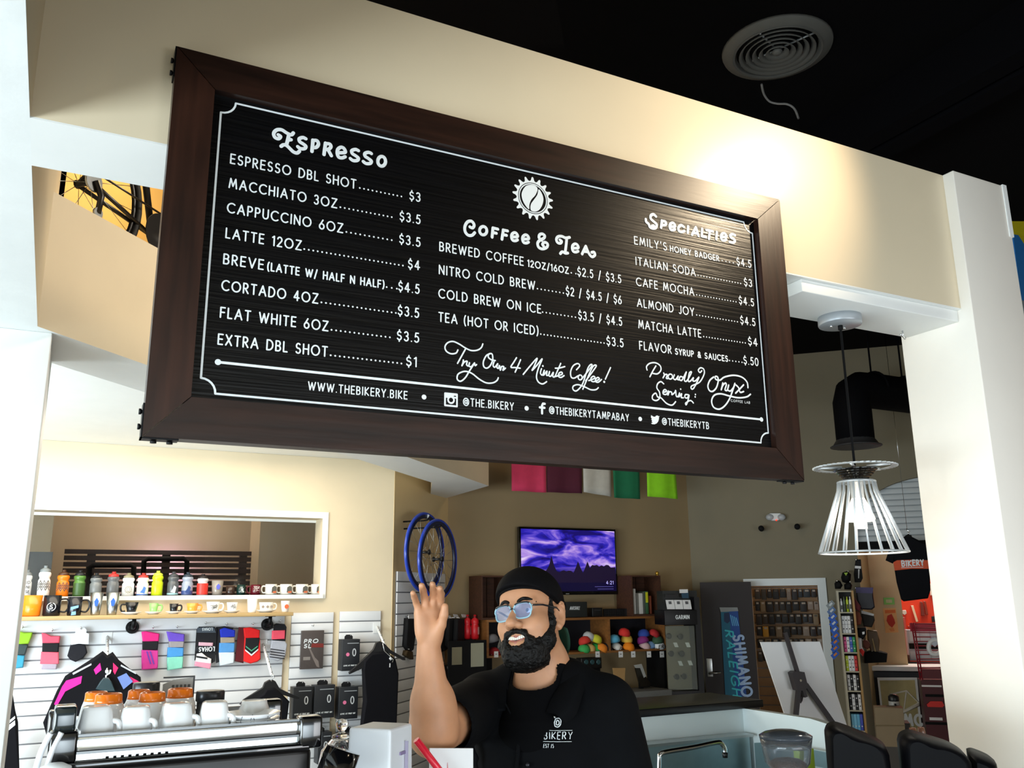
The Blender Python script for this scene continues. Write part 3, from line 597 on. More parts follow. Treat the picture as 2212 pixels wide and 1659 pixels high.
tag(MB().lathe([(0.003, -0.02), (0.003, 0.0)], n=8).tube([(-0.014, 0, -0.014), (0.0, 0, -0.02), (0.014, 0.004, -0.026), (0.016, 0.004, -0.02)], 0.0035, 6).build('ceiling_hook', chrome, None, (2.60, 2.02, zb)), 'tiny steel hook screwed under the white lintel', 'hook')
# ================================================================ CEILING DIFFUSER
vc = atZ(1678, 104, CEIL)
vt = thing('ceiling_diffuser', 'round grey ceiling air diffuser with concentric rings on the black ceiling', 'air vent', vc)
vg = mat('grey_vent_paint', '#5c5d5a', 0.6, var=0.08, scale=6)
MB().lathe([(0.205, -0.030), (0.262, -0.012), (0.266, 0.0), (0.20, 0.0), (0.205, -0.030)], n=48).build('flange', vg, vt)
for k in range(6):
    r = 0.035+0.032*k; MB().lathe([(r, -0.010), (r+0.020, -0.034), (r+0.022, -0.030), (r+0.004, -0.006), (r, -0.010)], n=40).build('ring_vane', vg, vt)
MB().lathe([(0.0, -0.036), (0.016, -0.034), (0.026, -0.022), (0.02, -0.01)], n=16).build('hub', vg, vt)
for k in range(4):
    a = 0.35+math.pi/2*k; MB().tube([(0.02*math.cos(a), 0.02*math.sin(a), -0.008), (0.205*math.cos(a), 0.205*math.sin(a), -0.008)], 0.005, 6).build('spoke', silver, vt)
MB().lathe([(0.0, -0.002), (0.2, -0.002), (0.2, 0.0)], n=32).build('backing', blackm, vt)
cb = [atZ(x, y, CEIL-0.03-0.02*i)-vc for i, (x, y) in enumerate(((1645, 182), (1650, 203), (1662, 219), (1680, 224), (1700, 225), (1716, 235), (1725, 256)))]
tag(MB().tube(spl(cb, 4), 0.006, 6).build('dangling_cable', mat('grey_cable', '#7a7a7a', 0.6), None, vc), 'loose grey cable dangling beside the round ceiling diffuser', 'cable')
# faint black beams and pipe on the ceiling
for i, (x0, y0) in enumerate(((1950, 230), (2010, 240))):
    p = atZ(x0, y0, CEIL-0.15); tag(MB().box(-0.06, 0.06, -1.6, 2.2, -0.1, 0.15).build('ceiling_joist', mat('black_steel', '#08080b', 0.8, spec=0.05), None, p), 'black ceiling joist, %s of two near the right column' % ('left' if i == 0 else 'right'), 'joist', 'black joists on the ceiling')
# ================================================================ BLACK DUCT
dp = atY(1838, 855, 5.6); dk = thing('air_duct', 'black elbow air duct with flared end hanging before the taupe wall', 'air duct', dp)
dkm = mat('duct_black', '#07070a', 0.8, spec=0.1); zl = atY(1843, 962, 5.6).z-dp.z
r_ = (atY(1870, 900, 5.6).x-atY(1810, 900, 5.6).x)/2*0.93
path = [(0, 0, zl), (0, 0, -0.06), (0.03, 0, 0.02), (0.12, 0, 0.07), (0.3, 0, 0.075), (1.55, 0, 0.075)]
MB().tube(path, r_, 20).build('elbow_pipe', dkm, dk)
MB().lathe([(r_*0.97, zl+0.06), (r_*1.02, zl+0.05), (r_*1.22, zl), (r_*1.34, zl-0.004), (r_*1.34, zl-0.01), (r_*0.95, zl-0.01)], n=28).build('flared_collar', mat('duct_grey_lip', '#3a3a3c', 0.5), dk)
for k, x in enumerate((0.30, 0.72)):
    h = MB().tube([(x, 0, 0.075+r_+0.01), (x, 0, CEIL-dp.z)], 0.009, 6).build('hanger_rod', dkm, dk)
    MB().tube([(x, math.cos(t)*(r_+0.01), 0.075+math.sin(t)*(r_+0.012)) for t in [math.pi*j/12 for j in range(13)]], 0.012, 6).build('hanger_strap', dkm, dk)
# ================================================================ HANGING CLOTHS
cl = [('pink', '#c8355c', (1104, 930, 1178, 930, 1180, 1064, 1106, 1060)), ('maroon', '#4a0f28', (1182, 932, 1256, 932, 1256, 1066, 1182, 1063)), ('pale grey', '#b8b7b0', (1258, 934, 1316, 936, 1322, 1073, 1260, 1063)), ('dark green', '#0f6b46', (1321, 938, 1378, 940, 1384, 1078, 1326, 1075)), ('lime green', '#8fdc1f', (1394, 940, 1456, 944, 1464, 1078, 1400, 1072))]
for i, (n_, h_, q) in enumerate(cl):
    cloth('hanging_cloth', PT, [(q[0], q[1]), (q[2], q[3]), (q[4], q[5]), (q[6], q[7])], 0.75, mat('cloth_'+n_, h_, 0.85, var=0.06, scale=20), '%s cloth hanging from a line below the menu board' % n_, 'cloth', 'cloths on the line', ph=i*1.3)
a0, z0_ = PT.hit(1090, 930, 0.75); a1, z1_ = PT.hit(1480, 945, 0.75); zl_ = (z0_+z1_)/2
tag(MB().tube([(-1.2, 0, 0.05), (0, 0, 0), (a1-a0, 0, 0), (a1-a0+1.0, 0, 0.05)], 0.004, 6).build('clothes_line', blackm, None, PT.pos(a0, zl_, 0.75)), 'thin black line that holds the coloured cloths', 'line')
# ================================================================ TELEVISION
tv = WT('television', 'flat television showing a purple sunset skyline on the tan wall', 'television', PT, 1226, 1285, 0.10)
x0, z1 = tv.q(1121, 1137.5); x1, _ = tv.q(1330, 1144); z0t = 0.0
MB().box(x0, x1, 0, 0.05, z0t, z1, bev=0.006).build('bezel', gloss, tv.o)
m = bpy.data.materials.new('sunset_screen'); m.use_nodes = True; n = m.node_tree.nodes; l = m.node_tree.links; b = n['Principled BSDF']
tc = n.new('ShaderNodeTexCoord'); mp = n.new('ShaderNodeMapping'); mp.inputs['Scale'].default_value = (1.6, 1, 5.0); nz = n.new('ShaderNodeTexNoise'); nz.inputs['Scale'].default_value = 1.7; nz.inputs['Detail'].default_value = 7; nz.inputs['Distortion'].default_value = 1.2
l.new(tc.outputs['Object'], mp.inputs[0]); l.new(mp.outputs[0], nz.inputs['Vector'])
cr_ = n.new('ShaderNodeValToRGB'); e = cr_.color_ramp.elements; e[0].position = .36; e[0].color = lin('#160a6a'); e[1].position = .72; e[1].color = lin('#efdcff')
q = e.new(.46); q.color = lin('#2b22b8'); q = e.new(.54); q.color = lin('#6a52d8'); q = e.new(.62); q.color = lin('#b592e8')
l.new(nz.outputs[0], cr_.inputs[0])
sx = n.new('ShaderNodeSeparateXYZ'); l.new(tc.outputs['Object'], sx.inputs[0])
mr = n.new('ShaderNodeMapRange'); mr.inputs[1].default_value = z1*.30; mr.inputs[2].default_value = z1*.42; l.new(sx.outputs['Z'], mr.inputs[0])
mx = n.new('ShaderNodeMix'); mx.data_type = 'RGBA'; mx.inputs['A'].default_value = lin('#0b0630'); l.new(cr_.outputs[0], mx.inputs['B']); l.new(mr.outputs[0], mx.inputs['Factor'])
b.inputs['Base Color'].default_value = (0, 0, 0, 1); b.inputs['Roughness'].default_value = .3; l.new(mx.outputs['Result'], b.inputs['Emission Color']); b.inputs['Emission Strength'].default_value = 0.85
MB().box(x0+0.02, x1-0.02, -0.002, 0.001, z0t+0.035, z1-0.02).build('screen', m, tv.o)
sky = MB(); rs = random.Random(3); W_ = x1-x0-0.05
pts = [(x0+0.02, 0.12)]
for k in range(40):
    u = k/39; h = 0.20+0.03*rs.random()+(0.05 if u > .7 else 0)
    if k == 12: h = 0.36
    if k in (11, 13): h = 0.27
    if k in (23, 27): h = 0.31
    if k in (22, 24, 26, 28): h = 0.25
    pts += [(x0+0.025+W_*u, h*z1/0.62)]
pts += [(x1-0.02, 0.12)]
sky.prism(pts, -0.0026, -0.002).build('skyline_image', mat('skyline_print', '#140a26', 0.5, emit='#1a0c30', estr=.5), tv.o)
tl = mat('screen_text_glow', '#c9c4ff', .5, emit='#b9b2ff', estr=.9)
ax, az = tv.q(1310, 1262, -0.003); bx_, _ = tv.q(1325, 1262, -0.003)
MB().strokes(text_lines('4:21', ax, bx_, az, 0.032), 0.004, -0.003).build('clock_text', tl, tv.o)
for k in range(2):
    ax, az = tv.q(1285+6*k, 1268+5*k, -0.003); MB().box(ax, bx_, -0.003, -0.002, az, az+0.006).build('caption_text', mat('screen_caption', '#5a54a0', .5, emit='#5a54a0', estr=.4), tv.o)
MB().box(-0.02, 0.02, -0.001, 0, 0.008, 0.014).build('maker_badge', silver, tv.o); MB().box(-0.2, 0.2, 0.05, 0.10, 0.1, 0.4).build('wall_mount', blackm, tv.o)
# ================================================================ EXIT LIGHTS
em = WT('emergency_light', 'white twin-lamp emergency light with red dot on the taupe wall', 'emergency light', P2, 1675, 1120, 0.06)
em.prism('housing', [(1660, 1110), (1664, 1108), (1686, 1108), (1690, 1112), (1686, 1122), (1680, 1125), (1668, 1125), (1662, 1122)], 0, 0.06, whitep, inset=0.01)
for x in (1663, 1688):
    c = em.q(x, 1117); MB().ball((c[0], 0.01, c[1]), 0.045, 12, sc=(1, .7, .8)).build('lamp_head', mat('grey_lens', '#b8bcc0', .3), em.o)
c = em.q(1677, 1124); MB().ball((c[0], -0.005, c[1]), 0.008, 8).build('status_light', mat('red_led', '#ff2010', .5, emit='#ff3018', estr=2), em.o)
for i, (x, y) in enumerate(((1644, 1141), (1722, 1137))):
    w = WT('wall_spotlight', 'small black cylinder spotlight on the taupe wall, %s of the pair' % ('left' if i == 0 else 'right'), 'spotlight', P2, x, y, 0.16, 'black spotlights on the taupe wall')
    MB().lathe([(0.0, 0.0), (0.026, 0.002), (0.030, 0.01), (0.030, 0.09)], n=16, axis='y').build('lamp_can', blackm, w.o); MB().tube([(0, 0.05, 0), (0, 0.16, 0)], 0.008, 6).lathe([(0.022, 0.15), (0.022, 0.16)], n=12, axis='y').build('mount', blackm, w.o)
# recessed light in the lowered ceiling
p = atZ(672, 962, ZC); dl = thing('recessed_downlight', 'lit round downlight set in the white lowered ceiling', 'downlight', (p.x, p.y, ZC))
MB().lathe([(0.075, -0.008), (0.092, -0.004), (0.095, 0.0), (0.07, 0.0)], n=24).build('trim_ring', white, dl)
MB().lathe([(0.0, -0.005), (0.072, -0.005), (0.072, 0.0)], n=24).build('lens', mat('downlight_glow', '#fff4dd', .5, emit='#fff0d0', estr=8), dl)
# ================================================================ RETAIL WALL (left)
K3 = lambda x, y: (x*.2044, 1320+y*.2044)          # measuring grids used while surveying the photo
K4 = lambda x, y: (420+x*.217, 1320+y*.217)
K1 = lambda x, y: (x*.217, 1080+y*.217)
K2 = lambda x, y: (400+x*.217, 1080+y*.217)
slatm = mat('white_slat_laminate', '#e9ebee', 0.45, var=0.02, scale=6)
slatg = mat('slat_groove', '#8f8f92', 0.6)
def slatwall(name, label, plane, a0, a1, z0, z1, pitch, off=0.02, m=None, gap=0.010):
    c = thing(name, label, 'slatwall', plane.pos((a0+a1)/2, z0, off), plane.ang)
    w = (a1-a0)/2; MB().box(-w, w, 0.010, off, 0, z1-z0).build('backing', slatg, c)
    z = z1-z0; first = None
    while z > 0.03:
        h = min(pitch-gap, z)
        if first is None or h < pitch-gap-1e-4:
            o = MB().box(-w, w, 0, 0.012, -h, 0, bev=0.002).build('slat', m or slatm, c); first = first or o
        else:
            o = first.copy(); COL.objects.link(o); o.parent = c
        o.location = (0, 0, z); z -= pitch
    return c
_, zs1 = PL.hit(330, 1336, .02); aR, _ = PL.hit(612, 1400, .02)
slatwall('slatwall_panel', 'wide white slatwall under the wooden cup shelf', PL, -1.1, aR, 0.25, zs1, 0.0895)
for lab, x0, x1, y in (('white slatwall strip beside the shelf end', 631, 721, 1324), ('white slatwall strip nearest the wall corner', 735, 823, 1321)):
    a0, zt = PL.hit(x0, y, .02); a1, _ = PL.hit(x1, y, .02); slatwall('slatwall_panel', lab, PL, a0, a1, 0.25, zt, 0.083)
# wooden shelf on pipe brackets
_, zsh = PL.hit(330, 1327.5, .24); a1, _ = PL.hit(634, 1327, .24)
oak = mat('pale_oak', '#b79a6a', 0.5, var=0.15, scale=4, stretch=(1, 8, 14))
sh = thing('cup_shelf', 'long pale oak shelf of cups above the slatwall', 'shelf', (0, YL-0.24, zsh))
MB().box(-1.1, a1, 0, 0.24, -0.027, 0, bev=0.003).build('board', oak, sh)
for x, y in ((286, 1355), (577, 1349)):
    a, z = PL.hit(x, y, .03); zz = z-zsh
    pb = MB().tube([(a, 0.215, zz), (a, 0.13, zz), (a, 0.115, zz+0.01), (a, 0.11, zz+0.03), (a, 0.11, -0.027)], 0.014, 10).build('pipe_bracket', iron, sh)
    MB().lathe([(0.045, 0.205), (0.045, 0.215), (0.02, 0.20), (0.02, 0.185)][::-1], (a, 0, zz), 20, axis='y').build('wall_flange', iron, pb)
    MB().lathe([(0.04, -0.032), (0.04, -0.027)], (a, 0.11, 0), 16).build('shelf_flange', iron, pb)
# ---------------------------------------------------------------- cups and bottles
def cupbody(mb, r0, r1, h, t=0.004, n=24): mb.lathe([(0.0, 0.0), (r0*.9, 0.0), (r0, h*.06), (r1, h), (r1-t, h), (r0-t, h*.1), (0.0, h*.1)], n=n); return mb
def handle(mb, r, h, side=1, k=1.0, t=0.006):
    return mb.tube(spl([(side*r*.92, 0, h*.80), (side*(r+h*.26*k), 0, h*.80), (side*(r+h*.36*k), 0, h*.5), (side*(r+h*.22*k), 0, h*.2), (side*r*.9, 0, h*.22)], 5), t, 8)
def mug(label, px0, px1, yt, yb, m, off, name='mug', cat='mug', side=1, hw=0.0, taper=1.0, group=None, saucer=None, base=None, deco=None, facet=24, sc_px=None):
    """px0..px1 body width; hw>0 adds a handle; base = shared standing height"""
    xc = (px0+px1)/2; a0, z0 = PL.hit(px0, yb, off); a1, _ = PL.hit(px1, yb, off); _, z1 = PL.hit(xc, yt, off)
    zb_ = base if base is not None else z0
    t = thing(name, label, cat, PL.pos((a0+a1)/2, zb_, off), 0, group); r = (a1-a0)/2; z = 0.0
    if saucer:
        s0, _ = PL.hit(saucer[0], yb, off); s1, _ = PL.hit(saucer[1], yb, off); rs_ = (s1-s0)/2; rs_ = min(rs_, 0.075)
        MB().lathe([(0.0, 0.0), (rs_*.55, 0.0), (rs_*.6, 0.004), (rs_, 0.016), (rs_, 0.019), (rs_*.5, 0.009), (0.0, 0.008)], n=28).build('saucer', whitep, t); z = 0.009
    h = max(0.03, z1-zb_-z)
    mb = cupbody(MB(), r*taper, r, h, n=facet); b = mb.build('body', m, t, (0, 0, z))
    if hw: handle(MB(), r, h, side).build('handle', m, t, (0, 0, z))
    if deco: deco(t, r, h, z)
    return t
def decal(t, r, h, z, m, kind):
    mb = MB()
    if kind == 'S':
        mb.strokes([[(p[0]*.026-.007, p[1]*.026) for p in st] for st in G['S'][1]], .005, 0); mb.strokes([ell(0, 0.013, .026, .026, 24, 100, 250), ell(0, .013, .026, .026, 24, 280, 430)], .004, 0)
        mb.build('print', m, t, (-.004, -r-0.001, z+h*.35))
    elif kind == 'slash': mb.prism([(-.5*r, .3*h), (.5*r, .42*h), (.5*r, .55*h), (-.5*r, .46*h)], 0, .001).build('print', m, t, (0, -r-.0005, z)); MB().prism([(-.4*r, .02*h), (.25*r, .05*h), (.2*r, .24*h), (-.35*r, .2*h)], 0, .001).build('print', m, t, (0, -r-.0005, z))
    elif kind == 'dot': MB().disc((0, h*.5), min(r*.5, h*.22), 0, n=16).build('print', m, t, (r*.1, -r-.0008, z))
    elif kind == 'dots':
        for k in (-.5, 0, .5): MB().disc((0, h*.5), h*.16, 0, n=12).build('print', m, t, (k*r*1.2, -r*math.sqrt(max(.1, 1-(k*1.1)**2))-.001, z))
    elif kind == 'crest': MB().prism([(-.35*r, .62*h), (0, .78*h), (.35*r, .62*h), (.2*r, .4*h), (-.2*r, .4*h)], 0, .001).build('print', m, t, (0, -r-.0008, z))
    elif kind == 'sketch':
        rs = random.Random(int(r*1e6)); mb.strokes([[(rs.uniform(-.6, .6)*r, rs.uniform(.25, .85)*h) for _ in range(5)] for _ in range(4)], .0022, 0); mb.build('print', m, t, (0, -r-.0008, z))
    elif kind == 'scene': MB().prism([(-.1*r, .2*h), (.75*r, .2*h), (.75*r, .72*h), (.4*r, .85*h), (-.05*r, .7*h)], 0, .001).build('print', m, t, (0, -r-.0005, z)); MB().prism([(.1*r, .16*h), (.7*r, .16*h), (.7*r, .36*h), (.1*r, .32*h)], 0, .001).build('print', pm('#c4643a'), t, (0, -r-.001, z))
OFS = .13; zs_ = zsh
grp = 'cups on the oak shelf'
D = lambda m, k: (lambda t, r, h, z: decal(t, r, h, z, m, k))
ceram = lambda h: pm(h, .2)
mug('bright orange mug at the left end of the oak shelf', 43, 89, 1286, 1325, ceram('#ff8a1e'), OFS, taper=.92, group=grp, base=zs_, side=-1, hw=1)
mug('black mug with a white ringed letter S', 91, 130, 1286, 1325, ceram('#12131a'), OFS, hw=1, group=grp, base=zs_, deco=D(paintw, 'S'))
mug('dark mug with a blue and white slanted print', 143, 176, 1289, 1325, ceram('#11131c'), OFS, hw=1, group=grp, base=zs_, taper=.94, deco=D(pm('#7fb0ea'), 'slash'))
for i, (x0, x1) in enumerate(((191, 220), (226, 256))):
    mug('steel tumbler with a blue crest, %s of the pair' % ('left' if i == 0 else 'right'), x0, x1, 1280, 1325, steel, OFS, 'steel_tumbler', 'tumbler', group='steel tumblers on the shelf', base=zs_, taper=.72, deco=D(pm('#2a5fb4'), 'crest'))
eg = 'espresso cups on saucers'
mug('black espresso cup with wide rim on a white saucer', 269, 299, 1301, 1317, ceram('#0e0f14'), OFS, 'espresso_cup', 'cup', taper=.6, group=eg, base=zs_, saucer=(259, 304), hw=1, side=-1)
mug('light green espresso cup on a white saucer', 321, 342, 1303, 1318, ceram('#8ecb6f'), OFS, 'espresso_cup', 'cup', taper=.7, group=eg, base=zs_, saucer=(312, 349), hw=1)
mug('small black espresso cup between the green and orange cups', 365, 385, 1304, 1318, ceram('#101116'), OFS, 'espresso_cup', 'cup', taper=.75, group=eg, base=zs_, saucer=(357, 391), hw=1)
mug('orange espresso cup on a white saucer', 402, 428, 1303, 1317, ceram('#ff9a3c'), OFS, 'espresso_cup', 'cup', taper=.75, group=eg, base=zs_, saucer=(398, 434), hw=1)
mug('white cup with grey floral sketch and right handle', 445, 474, 1300, 1316, ceram('#f2f2f0'), OFS, 'espresso_cup', 'cup', taper=.75, group=eg, base=zs_, saucer=(439, 486), hw=1, deco=D(pm('#60605e'), 'sketch'))
mug('small white sketched cup left of the tall white cup', 489, 513, 1301, 1316, ceram('#f4f4f2'), OFS, 'espresso_cup', 'cup', taper=.75, group=eg, base=zs_, saucer=(484, 521), deco=D(pm('#77777a'), 'sketch'))
mug('tall plain white cup with a tiny red mark', 533, 555, 1294, 1320, ceram('#f6f6f6'), OFS, 'paper_cup', 'cup', taper=.8, base=zs_)
mug('wide white cup with three dots on a saucer', 559, 590, 1301, 1314, ceram('#f7f5ee'), OFS, 'espresso_cup', 'cup', taper=.8, group=eg, base=zs_, saucer=(555, 602), hw=1, deco=D(pm('#9a8c80'), 'dots'))
mug('white paper cup with an orange round logo at the shelf end', 606, 625, 1298, 1320, ceram('#f5f3ee'), OFS, 'paper_cup', 'cup', taper=.75, base=zs_, deco=D(pm('#d9673a'), 'dot'))
# bottles on the window sill
zsill = wz0
def bottle(label, px0, px1, yt, body, cap, lower=None, clear=False, band=None, off=-0.07, logo=None):
    a0, _ = PL.hit(px0, 1280, off); a1, _ = PL.hit(px1, 1280, off); _, z1 = PL.hit((px0+px1)/2, yt, off)
    t = thing('sports_bottle', label, 'bottle', PL.pos((a0+a1)/2, zsill, off), 0, 'sports bottles on the window sill'); r = (a1-a0)/2*.98; h = z1-zsill
    mb_ = mat('bottle_'+body, '#'+body, .3, var=.03, scale=20, trans=.35 if clear else 0.0)
    MB().lathe([(0, 0), (r*.94, 0), (r, .02*h), (r, .52*h), (r*.84, .58*h), (r*.84, .62*h), (r, .68*h), (r*.98, .76*h), (r*.8, .80*h), (0, .80*h)], n=20).build('body', mb_, t)
    MB().lathe([(r*.82, .79*h), (r*.86, .80*h), (r*.84, .87*h), (r*.42, .92*h), (r*.30, .93*h), (r*.28, .96*h), (r*.36, .97*h), (r*.30, h), (0, h)], n=16).build('cap', mat('cap_'+cap, '#'+cap, .45), t)
    if lower: MB().lathe([(r*1.004, .03*h), (r*1.006, .05*h), (r*1.006, lower[1]*h), (r*1.002, (lower[1]+.01)*h)], n=20).build('print_band', pm('#'+lower[0], .4), t)
    if logo == 'gear': MB().strokes([ell(0, 0, r*.5, r*.5, 20), ell(0, 0, r*.25, r*.34, 14)]+[[(r*.52*math.cos(a), r*.52*math.sin(a)), (r*.66*math.cos(a), r*.66*math.sin(a))] for a in [k*.52 for k in range(12)]], .003, 0).build('gear_print', pm('#9a947c'), t, (0, -r-.001, h*.28))
    if logo == 'words':
        for k, w_ in enumerate(('RIDE', 'UNI', 'VSE')): MB().strokes(text_lines(w_[:3], -r*.7, r*.6, 0, .018), .003, 0).build('printed_word', pm('#3a3a3c'), t, (0, -r-.001, h*(.48-.17*k)))
    if logo == 'zig':
        MB().strokes([[(-r*.9+r*.3*i, (.2+.14*(i % 2))*h+k*.09*h) for i in range(7)] for k in range(3)], .004, 0).build('zigzag_print', pm('#3a3430'), t, (0, -r*.98-.001, 0))
    if logo == 'mark': MB().prism([(-.5*r, .15*h), (.3*r, .1*h), (.5*r, .35*h), (.1*r, .42*h), (-.1*r, .28*h)], 0, .001).build('graphic_print', pm('#'+band), t, (0, -r-.001, 0))
    return t
bottle('pale grey bottle with dark lettering at the sill left end', 46, 67, 1231, 'c9cbcb', '6b6f70', logo='words')
bottle('white bottle with a dark zigzag pattern', 79, 107, 1222, 'efeeea', '7d8486', logo='zig')
bottle('orange bottle with a dark zigzag pattern', 120, 148, 1231, 'f07a12', '4a2a14', logo='zig')
bottle('green leaf patterned bottle with black cap', 156, 183, 1232, '4f7d34', '101214', lower=('3a5c2a', .5))
bottle('smoky clear bottle with black cap behind the left tumbler', 192, 219, 1238, '8d9192', '16181a', clear=True)
bottle('smoky clear bottle with red cap behind the right tumbler', 229, 256, 1235, '77797b', 'd8302a', clear=True)
bottle('white bottle with a gear print and khaki cap', 262, 289, 1238, 'f3f3f0', '8d8668', logo='gear')
bottle('white bottle with red cap and blue band', 294, 320, 1238, 'f5f5f7', 'c0342e', lower=('3d6cc0', .07), logo='mark', band='4a7ac8')
bottle('bright lime yellow bottle', 326, 351, 1233, 'c9de1e', 'd6e84a')
bottle('dark grey bottle with white dragon print', 360, 385, 1235, '55585c', '3c3e42', lower=('9cc6cc', .1), logo='mark', band='e6e6e8')
bottle('frosted bottle with dark blue print', 391, 416, 1236, 'b9c2d4', '22303c', lower=('3e4f86', .2), clear=True, logo='mark', band='27427e')
bottle('frosted bottle half covered by a red band', 424, 449, 1240, 'd8d4d4', '1c1416', lower=('e4372c', .55))
mug('clear plastic cup with a blue logo beside the red bottle', 455, 481, 1254, 1290, mat('clear_plastic', '#d8cfc4', .15, trans=.6), -.07, 'plastic_cup', 'cup', taper=.82, base=zsill, deco=D(pm('#5a5fc0'), 'crest'))
mug('dark brown glass next to the clear plastic cup', 487, 506, 1266, 1290, mat('smoked_glass', '#3a2a22', .2), -.07, 'glass', 'glass', base=zsill)
mug('dark green glass with white print on the sill', 510, 529, 1263, 1290, mat('green_glass', '#14302c', .2), -.07, 'glass', 'glass', base=zsill, deco=D(pm('#cfd8d4'), 'sketch'))
mug('dark red mug with left handle on the sill', 540, 562, 1263, 1290, ceram('#5c1420'), -.07, base=zsill, hw=1, side=-1, deco=D(pm('#c8b8b4'), 'sketch'))
for i, (x0, x1) in enumerate(((572, 597), (604, 630), (638, 664), (671, 692))):
    mug('white mug with a printed scene, %s of the four on the sill' % ('first', 'second', 'third', 'fourth')[i], x0, x1, 1262, 1290, ceram('#f3efe6'), -.07, base=zsill, hw=1, side=-1, group='white mugs on the sill', deco=D(pm('#55544c'), 'scene'))
# room seen through the window
PS = Plane(0, 8.9, 0)
a0, zt = PS.hit(140, 1186); a1, _ = PS.hit(566, 1200)
ss = thing('slat_screen', 'dark wooden slat screen seen through the retail window', 'screen', PS.pos((a0+a1)/2, 0, 0)); w = (a1-a0)/2
drk = mat('dark_walnut', '#24140f', .6, var=.2, scale=5)
so = MB().box(-w, w, 0, .02, -.040, 0).build('slat', drk, ss); so.location = (0, 0, zt)
for k in range(1, 24):
    o = so.copy(); COL.objects.link(o); o.parent = ss; o.location = (0, 0, zt-.056*k)
for px in (195, 358, 525):
    a, _ = PS.hit(px, 1230); MB().box(a-(a0+a1)/2-.035, a-(a0+a1)/2+.035, .02, .06, 0, zt).build('post', drk, ss)
area('screen_glow', PS.pos(a0+(a1-a0)*.53, zt-.22, -.45), .25, 2.6, (.72, .5, 1.0), PS.pos(a0+(a1-a0)*.53, zt-.24, -.7), .2)
for i, pts in enumerate((((193, 1262), (193, 1226), (200, 1221), (283, 1221), (289, 1226), (288, 1262)), ((309, 1255), (311, 1213), (320, 1207), (397, 1207), (404, 1213), (402, 1255)))):
    t = WT('chair_back', 'black tubular chair back before the slat screen, %s one' % ('left' if i == 0 else 'right'), 'chair', PS, pts[0][0]+45, 1290, .35, 'black chairs behind the window')
    MB().tube([(p[0], 0, p[1]) for p in [t.q(x, y) for x, y in pts]], .022, 8).build('back_tube', blackm, t.o)
    p0, p1 = t.q(*pts[0]), t.q(*pts[-1])
    MB().box(p0[0], p1[0], -.4, .02, p0[1]-.45, p0[1]-.4, bev=.01).build('seat', blackm, t.o)
    for x in (p0[0], p1[0]): MB().tube([(x, 0, p0[1]+.02), (x, .0, -t.z)], .018, 8).build('leg', blackm, t.o); MB().tube([(x, -.38, p0[1]-.42), (x, -.38, -t.z)], .018, 8).build('leg', blackm, t.o)
t = WT('menu_easel_panel', 'grey panel standing behind the sill bottles', 'panel', Plane(0, 7.75, 0), 80, 1290, 0)
t.rect('board', 55, 1192, 109, 1300, 0, .03, pm('#55595a', .7)); x_, _ = t.q(80, 1300); MB().box(x_-.15, x_+.15, .03, .06, -t.z, 0).build('stand', pm('#3a3c3c', .7), t.o)
# ---------------------------------------------------------------- socks on hooks
def hook(t, px, py, base=.06):
    x, z = t.q(px, py); MB().tube([(x, t.off-.022, z+.02), (x, -.012, z+.016), (x, -.02, z+.03)], .0035, 6).build('hook', chrome, t.o)
def sock(label, parts, hk, off=.075):
    """parts: (name, colour, polygon, y0, thickness)"""
    t = WT('sock_pair', label, 'socks', PL, hk[0], hk[1]+25, off, 'socks hanging on the slatwall')
    for n_, c_, pts, y0, th in parts: t.prism(n_, pts, y0, y0+th, pm('#'+c_, .85), inset=.010 if th > .01 else 0)
    hook(t, *hk); return t
R3 = lambda x0, y0, x1, y1: [K3(x0, y0), K3(x1, y0), K3(x1, y1), K3(x0, y1)]
R4 = lambda x0, y0, x1, y1: [K4(x0, y0), K4(x1, y0), K4(x1, y1), K4(x0, y1)]
P3 = lambda *p: [K3(*q) for q in p]; P4 = lambda *p: [K4(*q) for q in p]
sock('lime and teal socks hanging at the far left', [('cuff', '9fd432', P3((165, 205), (250, 225), (345, 225), (340, 265), (300, 350), (150, 350)), 0, .03), ('label_band', '3c4a4c', P3((150, 350), (300, 355), (265, 465), (135, 465)), -.002, .034), ('foot', '3f9fc0', P3((135, 465), (262, 468), (245, 600), (122, 612)), 0, .03)], K3(235, 205))
sock('coral socks with a black band and grey toes', [('cuff', 'ff5f78', P3((440, 232), (480, 235), (540, 262), (640, 265), (628, 340), (448, 340)), 0, .03), ('label_band', '16161a', P3((448, 338), (628, 338), (620, 432), (444, 432)), -.003, .036), ('foot', 'ff6a80', P3((435, 432), (620, 432), (625, 560), (602, 560), (440, 560), (422, 560)), 0, .03), ('toe', 'b3a8b8', P3((436, 558), (605, 558), (600, 615), (438, 618)), 0, .028)], K3(550, 236))
sock('short black socks with a white header card', [('header_card', 'eff1f4', P3((800, 180), (890, 172), (915, 200), (912, 230), (940, 240), (935, 350), (830, 345), (750, 358), (750, 240), (795, 232)), -.004, .004), ('sock', '14141d', P3((748, 352), (835, 345), (905, 358), (925, 440), (880, 500), (800, 540), (740, 515), (712, 475)), 0, .035)], K3(850, 215))
sock('hot pink socks with a black band and purple stripes', [('cuff', 'ff2f8e', P3((1498, 220), (1540, 212), (1620, 225), (1690, 240), (1680, 322), (1510, 322)), 0, .03), ('label_band', '17171c', P3((1508, 320), (1678, 318), (1670, 410), (1508, 412)), -.003, .036), ('foot', 'e440a4', P3((1498, 412), (1672, 412), (1672, 585), (1665, 612), (1500, 622)), 0, .03)]+[('stripe', '7a4ab8', P3((1545+i*34, 425), (1560+i*34, 425), (1600+i*34, 560), (1585+i*34, 560)), -.0035, .002) for i in range(2)], K3(1615, 205))
